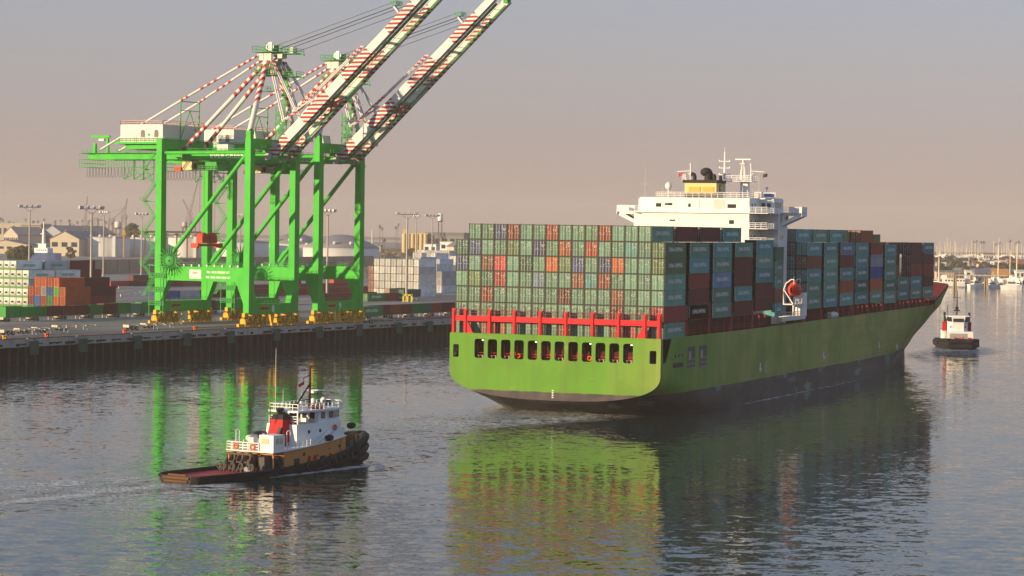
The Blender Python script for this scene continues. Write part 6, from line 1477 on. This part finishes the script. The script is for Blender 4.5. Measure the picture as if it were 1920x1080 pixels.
b = MB(); b.tube((0, 14.5, 10.2), (0, 14.5, 18.2), .22, 0, 8, .1); b.beam((-1.2, 14.5, 15.9), (1.2, 14.5, 15.9), .12); b.box(-.9, .9, 14, 15, 11.6, 11.9); b.box(-.45, .45, 14.1, 14.9, 11.9, 13); sh2(b).build('mast', black, tug2)
b = MB(); b.lathe([(.01, -1.3), (1, -1.3), (1, -1.1), (.6, -1.1), (.6, 1.1), (1, 1.1), (1, 1.3), (.01, 1.3)], (0, 24, 2.9), 0, 12, 'x'); b.box(-3.6, -2.6, 23, 24.5, 2.2, 3.6); sh2(b).build('bow_winch', tfr, tug2)
b = MB(); a_ = SW(17.8, 250, 16.5); c_ = t2p + Vector((-3.5, 6, 3.0)); b.path([a_.lerp(c_, k / 8) - Vector((0, 0, 3.2 * math.sin(math.pi * k / 8))) for k in range(9)], .09, 0, 5); tag(b.build('tow_line', rope_m), 'dark sagging tow line running from the ship\'s bow down to the tug', 'tow line')
# ================================================================ WAKES
fmA = foam_mat('wake_foam', .98); fmB = foam_mat('thin_foam', .55, (.7, .73, .72))
def T1(x, y): return (TX + math.cos(TTH) * x + math.sin(TTH) * y, TY - math.sin(TTH) * x + math.cos(TTH) * y)
foam('wake_foam', [T1(0, 3), T1(0, -2), T1(-1, -8), T1(-2, -16), T1(-3.5, -26), T1(-5, -38), T1(-6, -52)], [3.5, 5.5, 6, 5.5, 5, 4.5, 4], fmA)
foam('wake_foam', [T1(-4, 8), T1(-6, 0), T1(-9, -10), T1(-13, -24), T1(-18, -44)], [3, 6, 9, 11, 13], fmB)
foam('wake_foam', [T1(4, 6), T1(5.5, 0), T1(8, -12), T1(11, -28), T1(14, -46)], [3, 6, 9, 11, 13], fmB)
foam('wake_foam', [T1(4.7, 14), T1(4.9, 20), T1(5.2, 26), T1(5.4, 31), T1(5.2, 36), T1(4, 41), T1(2, 45)], [.9, 1.4, 1.1, 1.7, 1.3, 1.6, 1.4], fmA)
foam('wake_foam', [T1(1.5, 43), T1(4.2, 41), T1(8, 37), T1(12, 31), T1(17, 23)], [.7, .9, 1, 1, 1], fmB)
def S2(x, y): q = SW(x, y); return (q.x, q.y)
foam('wake_foam', [S2(0, 20), S2(0, 8), S2(-3, -6), S2(-8, -22), S2(-16, -44), S2(-26, -70)], [14, 16, 15, 14, 13, 12], fmB)
foam('wake_foam', [S2(-2, 10), S2(-4, 2), S2(-8, -7), S2(-14, -18)], [7, 8, 7, 5], fmA)
foam('wake_foam', [S2(4, 268), S2(8, 256), S2(12, 244), S2(16, 232), S2(21, 216)], [1.5, 2.5, 3, 3, 2], fmB)
q = t2p
foam('wake_foam', [(q.x + 6, q.y + 26), (q.x + 1, q.y + 2), (q.x - 3, q.y - 14), (q.x - 12, q.y - 36), (q.x - 26, q.y - 60)], [9, 13, 14, 13, 11], fmB)
foam('wake_foam', [(q.x - 9, q.y + 2), (q.x - 2, q.y - 4), (q.x + 6, q.y - 3), (q.x + 9, q.y + 3)], [1.5, 3.2, 3.2, 1.5], fmA)
# ================================================================ MARINA ACROSS THE CHANNEL
LZ = 3.0
b = MB(); P = [(380, 1735), (700, 1690), (1600, 1650), (3000, 2500), (2600, 4700), (300, 4700), (300, 2300)]
b.add([(x, y, LZ - .05) for x, y in P], [tuple(range(7))])
for i in range(6): (xa, ya), (xb, yb) = P[i], P[i + 1]; b.add([(xa, ya, -3), (xb, yb, -3), (xb, yb, LZ - .05), (xa, ya, LZ - .05)], [(0, 1, 2, 3)])
tag(b.build('marina_ground', gmat('marina_soil', (.16, .12, .08), (.22, .18, .13), .01)), kind='structure')
wood = mat('weathered_wood', (.34, .25, .16), .85, .4, .6); dkw = mat('dark_wood', (.1, .075, .055), .85, .4, .5)
def MP(px, Y): p_ = on_y(px, 500, Y); return Vector((p_.x, Y, 0))
def shed(px, Y, W, D, he, hr, wm_, rm, lab, rot=0.0, nw=4):
    t = empty('waterfront_building', lab, 'building', MP(px, Y) + Vector((0, 0, LZ)), rot, 'buildings along the marina')
    b = MB(); b.box(-W / 2, W / 2, 0, D, 0, he); b.prism([(0, he), (D, he), (D / 2, hr)], 'x', -W / 2, W / 2); b.build('wall', wm_, t)
    b = MB()
    for a, c in ((-.6, D / 2), (D + .6, D / 2)): b.loft([(-W / 2 - .6, a, he), (-W / 2 - .6, c, hr + .1), (-W / 2 - .6, c, hr + .5), (-W / 2 - .6, a, he + .4)], [(W / 2 + .6, a, he), (W / 2 + .6, c, hr + .1), (W / 2 + .6, c, hr + .5), (W / 2 + .6, a, he + .4)])
    b.build('roof', rm, t)
    for k in range(nw):
        x = -W / 2 + (k + .5) * W / nw; b = MB(); b.box(x - W / nw * .28, x + W / nw * .28, -.1, .05, he * .4, he * .8); b.build('window', glass, t)
orr = mat('orange_roof', (.55, .27, .07), .8, .3, .3); blr = mat('blue_roof', (.17, .17, .24), .8, .3, .3); gyr = mat('grey_roof', (.2, .2, .2), .8, .3, .3); rdr = mat('red_tile_roof', (.35, .12, .07), .85, .3, .3)
shed(1773, 1760, 13, 9, 5.5, 6.5, MATS['cream_wall'], gyr, 'long low building with cream fascia behind the ferry', 0, 6)
shed(1800, 1800, 14, 9, 4, 6, dkw, gyr, 'dark roofed shed behind the ferry\'s stern', 0, 3)
shed(1816, 1790, 4.2, 5, 6.2, 6.6, white, offwhite, 'small white cube building above the pier', 0, 1)
shed(1842, 1820, 13, 10, 4.2, 7.2, MATS['blue_grey_wall'], blr, 'blue grey gabled shed on the marina waterfront', .15, 3)
shed(1860, 1850, 10, 9, 4, 7.5, MATS['blue_grey_wall'], blr, 'slate blue shed beside the orange roofed pavilion', -.1, 3)
shed(1879, 1790, 11, 10, 3.4, 7.6, wood, orr, 'orange roofed pavilion on the marina waterfront', .1, 3)
shed(1913, 1790, 6.5, 7, 6.5, 7.2, white, offwhite, 'white block building at the edge of the marina', 0, 2)
shed(1897, 1900, 9, 9, 3.6, 6.4, wood, blr, 'dark gabled shed behind the orange pavilion', .4, 2)
shed(1853, 3300, 14, 10, 7, 9, white, rdr, 'white house with red roof among the far masts', .1, 4)
shed(1882, 2600, 8, 8, 5, 6, white, offwhite, 'white hut on the planted bank behind the marina', 0, 2)
shed(1915, 2350, 24, 12, 5, 8.5, wood, rdr, 'long red roofed house at the edge of the planted bank', .1, 4)
shed(1839, 3000, 5, 6, 5, 5.6, MATS['cream_wall'], offwhite, 'cream hut between the far palms', 0, 1)
shed(1868, 2100, 13, 9, 3.5, 6, wood, rdr, 'red roofed cottage on the planted bank', -.1, 3)
# pier with a long pale roof
t = empty('pier', 'long timber pier with pale roof and upright pilings along the marina', 'pier', MP(1832, 1690))
b = MB(); b.box(-25, 33, 0, 5, 1.8, 2.2); b.build('deck', wood, t)
b = MB(); b.box(-23, 22, .3, 5.4, 7.6, 8.0); b.box(-23, 22, .2, .5, 7.3, 7.8); b.build('roof', mat('pale_roof', (.6, .5, .4), .7, .2), t)
for k in range(14):
    b = MB(); b.box(-23 + k * 3.4, -22.7 + k * 3.4, .5, .8, 2.2, 7.6); b.build('post', wood, t)
for k in range(14):
    b = MB(); b.tube((-25 + k * 4.4, -.2, -4), (-25 + k * 4.4, -.2, 3.6 + (k % 3) * .6), .5, 0, 7); b.build('piling', wood, t)
def pile_big(px, Y, h, lab, i):
    b = MB()
    for dx, dy in ((-.8, 0), (.8, 0), (0, 1.2)): b.tube((dx, dy, -4), (dx * .8, dy * .8, h), .55, 0, 8)
    b.box(-1.2, 1.2, -.4, 1.4, h - 1.6, h - 1); o = b.build('mooring_dolphin', wood); o.location = MP(px, Y); tag(o, lab, 'dolphin', 'timber dolphins in front of the marina')
for i, (px, h, lab) in enumerate(((1791, 9, 'tallest timber dolphin standing before the ferry\'s hull'), (1822, 8.4, 'pale timber dolphin between the ferry and the fishing boat'), (1849, 7, 'timber dolphin beside the fishing boat\'s stern'), (1900, 5.5, 'short timber dolphin among the white cruisers'))): pile_big(px, 1640, h, lab, i)
def boat_hull(b, Ln, B, H, m=0):
    vs = []
    for z, k in ((-.5, .8), (H, 1)):
        for y, w_ in ((-Ln / 2, .85), (-Ln * .2, 1), (Ln * .15, .95), (Ln * .36, .6), (Ln * .5, .03)): vs.append((B / 2 * w_ * k, y * (1 if z > 0 else .95), z + (H * .35 * max(0, y / Ln) if z > 0 else 0)))
        for y, w_ in reversed(((-Ln / 2, .85), (-Ln * .2, 1), (Ln * .15, .95), (Ln * .36, .6), (Ln * .5, .03))): vs.append((-B / 2 * w_ * k, y * (1 if z > 0 else .95), z + (H * .35 * max(0, y / Ln) if z > 0 else 0)))
    b.loft(vs[:10], vs[10:], m)
t = empty('ferry', 'white ferry with a row of dark windows and open upper deck at the pier', 'ferry', MP(1784, 1650), 1.45)
b = MB(); boat_hull(b, 25, 7, 3.2); b.build('hull', white, t)
b = MB(); b.box(-3, 3, -11, 6, 3.2, 6.0); b.box(-1.8, 1.8, 3, 7, 6, 8.2); b.build('cabin', white, t)
b = MB(); b.box(-3.2, 3.2, -11.5, 4, 8.3, 8.6)
for y in range(-11, 4, 2): b.box(-3, -2.85, y, y + .15, 6, 8.3); b.box(2.85, 3, y, y + .15, 6, 8.3)
b.build('canopy', MATS['pale_roof'], t)
b = MB()
for y in range(-9, 4, 2): b.box(2.98, 3.05, y, y + 1.2, 4, 5.1); b.box(-3.05, -2.98, y, y + 1.2, 4, 5.1)
b.build('window', glass, t)
b = MB(); b.box(3.3, 3.5, -11, 7, .3, .6); b.box(-3.5, -3.3, -11, 7, .3, .6); b.build('rubbing_strake', mat('navy_trim', (.04, .06, .14), .5, .1), t)
for i, (px, Y, s_, rz, lab) in enumerate(((1832, 1640, 1.25, -1.1, 'white fishing boat with raised bow beside the pier'), (1864, 1650, .95, -1.6, 'white cruiser lying below the blue grey shed'), (1878, 1655, .8, -1.4, 'smaller white cruiser below the orange pavilion'), (1900, 1600, 1.5, -1.75, 'largest white cruiser nearest the channel'), (1892, 1690, .8, -1.2, 'white cruiser moored behind the largest one'), (1912, 1680, .9, -.6, 'white cruiser moored in front of the white block'), (1848, 1680, .7, -.8, 'small dark windowed boat moored under the pier roof'))):
    t = empty('motor_cruiser', lab, 'boat', MP(px, Y), rz, 'motor boats in the marina'); t.scale = (s_,) * 3
    b = MB(); boat_hull(b, 11, 3.6, 1.9); b.build('hull', white, t)
    b = MB(); b.loft([(x, y, 1.9) for x, y in ((-1.4, -3), (1.4, -3), (1.2, 2), (-1.2, 2))], [(x, y, 3.8) for x, y in ((-1.3, -2.6), (1.3, -2.6), (1.0, 1), (-1.0, 1))]); b.box(-1.4, 1.4, -3, .6, 3.8, 3.95); b.box(-.8, .8, -1.5, 0, 3.95, 4.9); b.build('cabin', white, t)
    b = MB(); b.box(1.3, 1.42, -2.2, .8, 2.7, 3.4); b.box(-1.42, -1.3, -2.2, .8, 2.7, 3.4); b.box(-1, 1, -3.02, -2.7, 2.5, 3.5); b.build('window', glass, t)
    b = MB(); b.tube((0, -1, 4.9), (0, -1, 7.5), .06, 0, 5); b.build('mast', offwhite, t)
for i in range(12):
    px = 1762 + i * 13.4 + random.uniform(-3, 3); t = empty('motor_cruiser', 'small white motor boat moored behind the pier among many others', 'boat', MP(px, random.uniform(1712, 1726)), random.uniform(-2, 0), 'small boats behind the pier'); s_ = random.uniform(.7, 1.1); t.scale = (s_,) * 3
    b = MB(); boat_hull(b, 10, 3.4, 2.2); b.build('hull', white, t)
    b = MB(); b.loft([(x, y, 2.2) for x, y in ((-1.4, -3), (1.4, -3), (1.2, 2), (-1.2, 2))], [(x, y, 4.4) for x, y in ((-1.3, -2.6), (1.3, -2.6), (1.0, 1), (-1.0, 1))]); b.box(-1.2, 1.2, -2.5, .4, 4.4, 5.6); b.build('cabin', offwhite if i % 3 == 0 else white, t)
    b = MB(); b.tube((0, -1, 5.6), (0, -1, 5.6 + (6 if i % 2 else 2.5)), .09, 0, 5); b.build('mast', mat('yacht_mast', (.82, .68, .48), .5, .1), t)
# yachts: bare masts in the far basins
b = MB(); boat_hull(b, 11, 3.4, 1.3); b.box(-1, 1, -2, 2, 1.3, 2.0); o1 = b.build('hull', white); hm_ = o1.data; bpy.data.objects.remove(o1)
mastm = mat('yacht_mast', (.82, .68, .48), .5, .1)
b = MB(); b.tube((0, .6, 1), (0, .6, 17), .32, 0, 5, .22); b.tube((0, .4, 2.6), (0, -4, 2.7), .12, 0, 4); b.beam((-1.1, .6, 10), (1.1, .6, 10), .12); o1 = b.build('mast', mastm); mm_ = o1.data; bpy.data.objects.remove(o1)
def yacht(px, Y, s_, lab, grp, z=0):
    t = empty('sailing_yacht', lab, 'yacht', MP(px, Y) + Vector((0, 0, z)), random.uniform(0, 6), grp); t.scale = (s_, s_, s_)
    for nm, me in (('hull', hm_), ('mast', mm_)):
        o = bpy.data.objects.new(nm, me); COL.objects.link(o); o.parent = t
b = MB(); b.box(-130, 900, 0, 500, 2.96, 3.0); o = b.build('basin_water', wm); o.location = MP(1790, 3450); tag(o, kind='structure')
rr = random.Random(4)
for i in range(64):
    px = 1756 + (i * 2.62) + rr.uniform(-1.2, 1.2)
    if 1846 < px < 1860: continue
    yacht(px, rr.uniform(3460, 3900), rr.uniform(.75, 1.5) * (1.25 if i in (7, 13, 40, 45) else 1), 'white yacht with bare mast in the far crowded basin', 'yachts in the far basin', 3.0)
for i, (px, Y, s_, lab) in enumerate(((1817, 2300, 1.0, 'yacht mast rising from the planted bank behind the pier'), (1870, 1740, 1.5, 'yacht with tall mast before the orange pavilion'), (1892, 1850, 1.3, 'yacht with mast standing right of the orange pavilion'), (1905, 1760, 1.6, 'yacht with the tallest near mast beside the white block'), (1759, 1720, 1.4, 'yacht mast close to the ship\'s bow containers'))): yacht(px, Y, s_, lab, 'yachts close to the pier', 0 if Y < 1740 else LZ - .3)
for i, (px, py, lab) in enumerate(((1826, 453, 'first of the far palms left of the red roofed house'), (1831, 452, 'second palm of the pair left of the red roofed house'), (1840, 454, 'palm just left of the red roofed house'), (1845, 453, 'palm close to the wall of the red roofed house'), (1867, 458, 'lower palm right of the red roofed house'), (1875, 455, 'palm among the masts right of the red roofed house'), (1894, 451, 'tall palm near the far mast cluster'), (1905, 455, 'shorter of the two last palms'), (1910, 453, 'last tall palm above the red roofed long house'))): palm(px, py, 3300, lab, 'palms behind the marina', i, LZ)
# planted bank: bushes, low trees and roofs
lf = [leafmat('leaf_bank_a', (.10, .085, .03)), leafmat('leaf_bank_b', (.14, .095, .045)), leafmat('leaf_bank_c', (.055, .085, .025))]
cm = [crown_mesh(20 + i, 4.5, 5, lf[i], 14, 60, .7) for i in range(3)]
rr = random.Random(12)
for i in range(46):
    px = 1752 + i * 3.75 + rr.uniform(-2, 2); Y = rr.uniform(1900, 3100)
    if i % 23 == 22: continue
    t = tree(px, Y, cm[i % 3], 3.2, 'low bushy tree on the planted bank behind the marina', .3, 'low trees on the marina bank', LZ); k = rr.uniform(.7, 1.5); t.scale = (k, k, k * .9)
tree(1910, 1950, cm[2], 4.5, 'bright green tree behind the white block building', .4, 'low trees on the marina bank', LZ).scale = (1.5, 1.5, 1.4)
b = MB()
for i in range(150):
    px = rr.uniform(1752, 1930); Y = rr.uniform(1850, 3200); p_ = MP(px, Y); w_ = rr.uniform(1, 3); h = rr.uniform(.6, 2.2); b.lathe([(w_, 0), (w_ * .8, h * .7), (w_ * .3, h), (.01, h)], (p_.x, Y, LZ - .1), 0, 6)
tag(b.build('scrub', mat('bank_scrub', (.17, .125, .06), .9, .6, .1)), kind='stuff')
for i in range(22):
    px = 1757 + i * 7.4 + rr.uniform(-3, 3); Y = rr.uniform(2000, 3050)
    shed(px, Y, rr.uniform(3, 6), 4, rr.uniform(2.4, 3.4), rr.uniform(3.8, 4.6), random.choice([white, MATS['cream_wall'], MATS['blue_grey_wall']]), random.choice([offwhite, rdr, gyr]), 'small pale hut half hidden among the bank\'s low trees', rr.uniform(-.5, .5), 1)
for o in bpy.data.objects:
    if o.get('label') == 'small pale hut half hidden among the bank\'s low trees': o['group'] = 'huts on the planted bank'

rr = random.Random(8)
foam('wake_foam', [S2(-19, 30), S2(-16, 12), S2(-10, -2), S2(-2, -8)], [2, 3, 4, 3], fmA)
foam('wake_foam', [S2(20.5, 40), S2(21, 60), S2(21.2, 90), S2(21.2, 130), S2(21, 170)], [.6, 1, .8, 1, .6], fmB)
# ================================================================ HAZE
HAZE = 1
if HAZE:
    b = MB(); b.box(-5000, 5000, -60, 9500, -6, 140)
    hz = bpy.data.materials.new('haze_air'); hz.use_nodes = True; n = hz.node_tree.nodes; L = hz.node_tree.links
    n.remove(n['Principled BSDF']); v = n.new('ShaderNodeVolumePrincipled'); v.inputs['Color'].default_value = (.84, .76, .70, 1); v.inputs['Density'].default_value = .0001; v.inputs['Anisotropy'].default_value = 0
    L.new(v.outputs[0], n['Material Output'].inputs['Volume'])
    tag(b.build('haze', hz), kind='stuff')
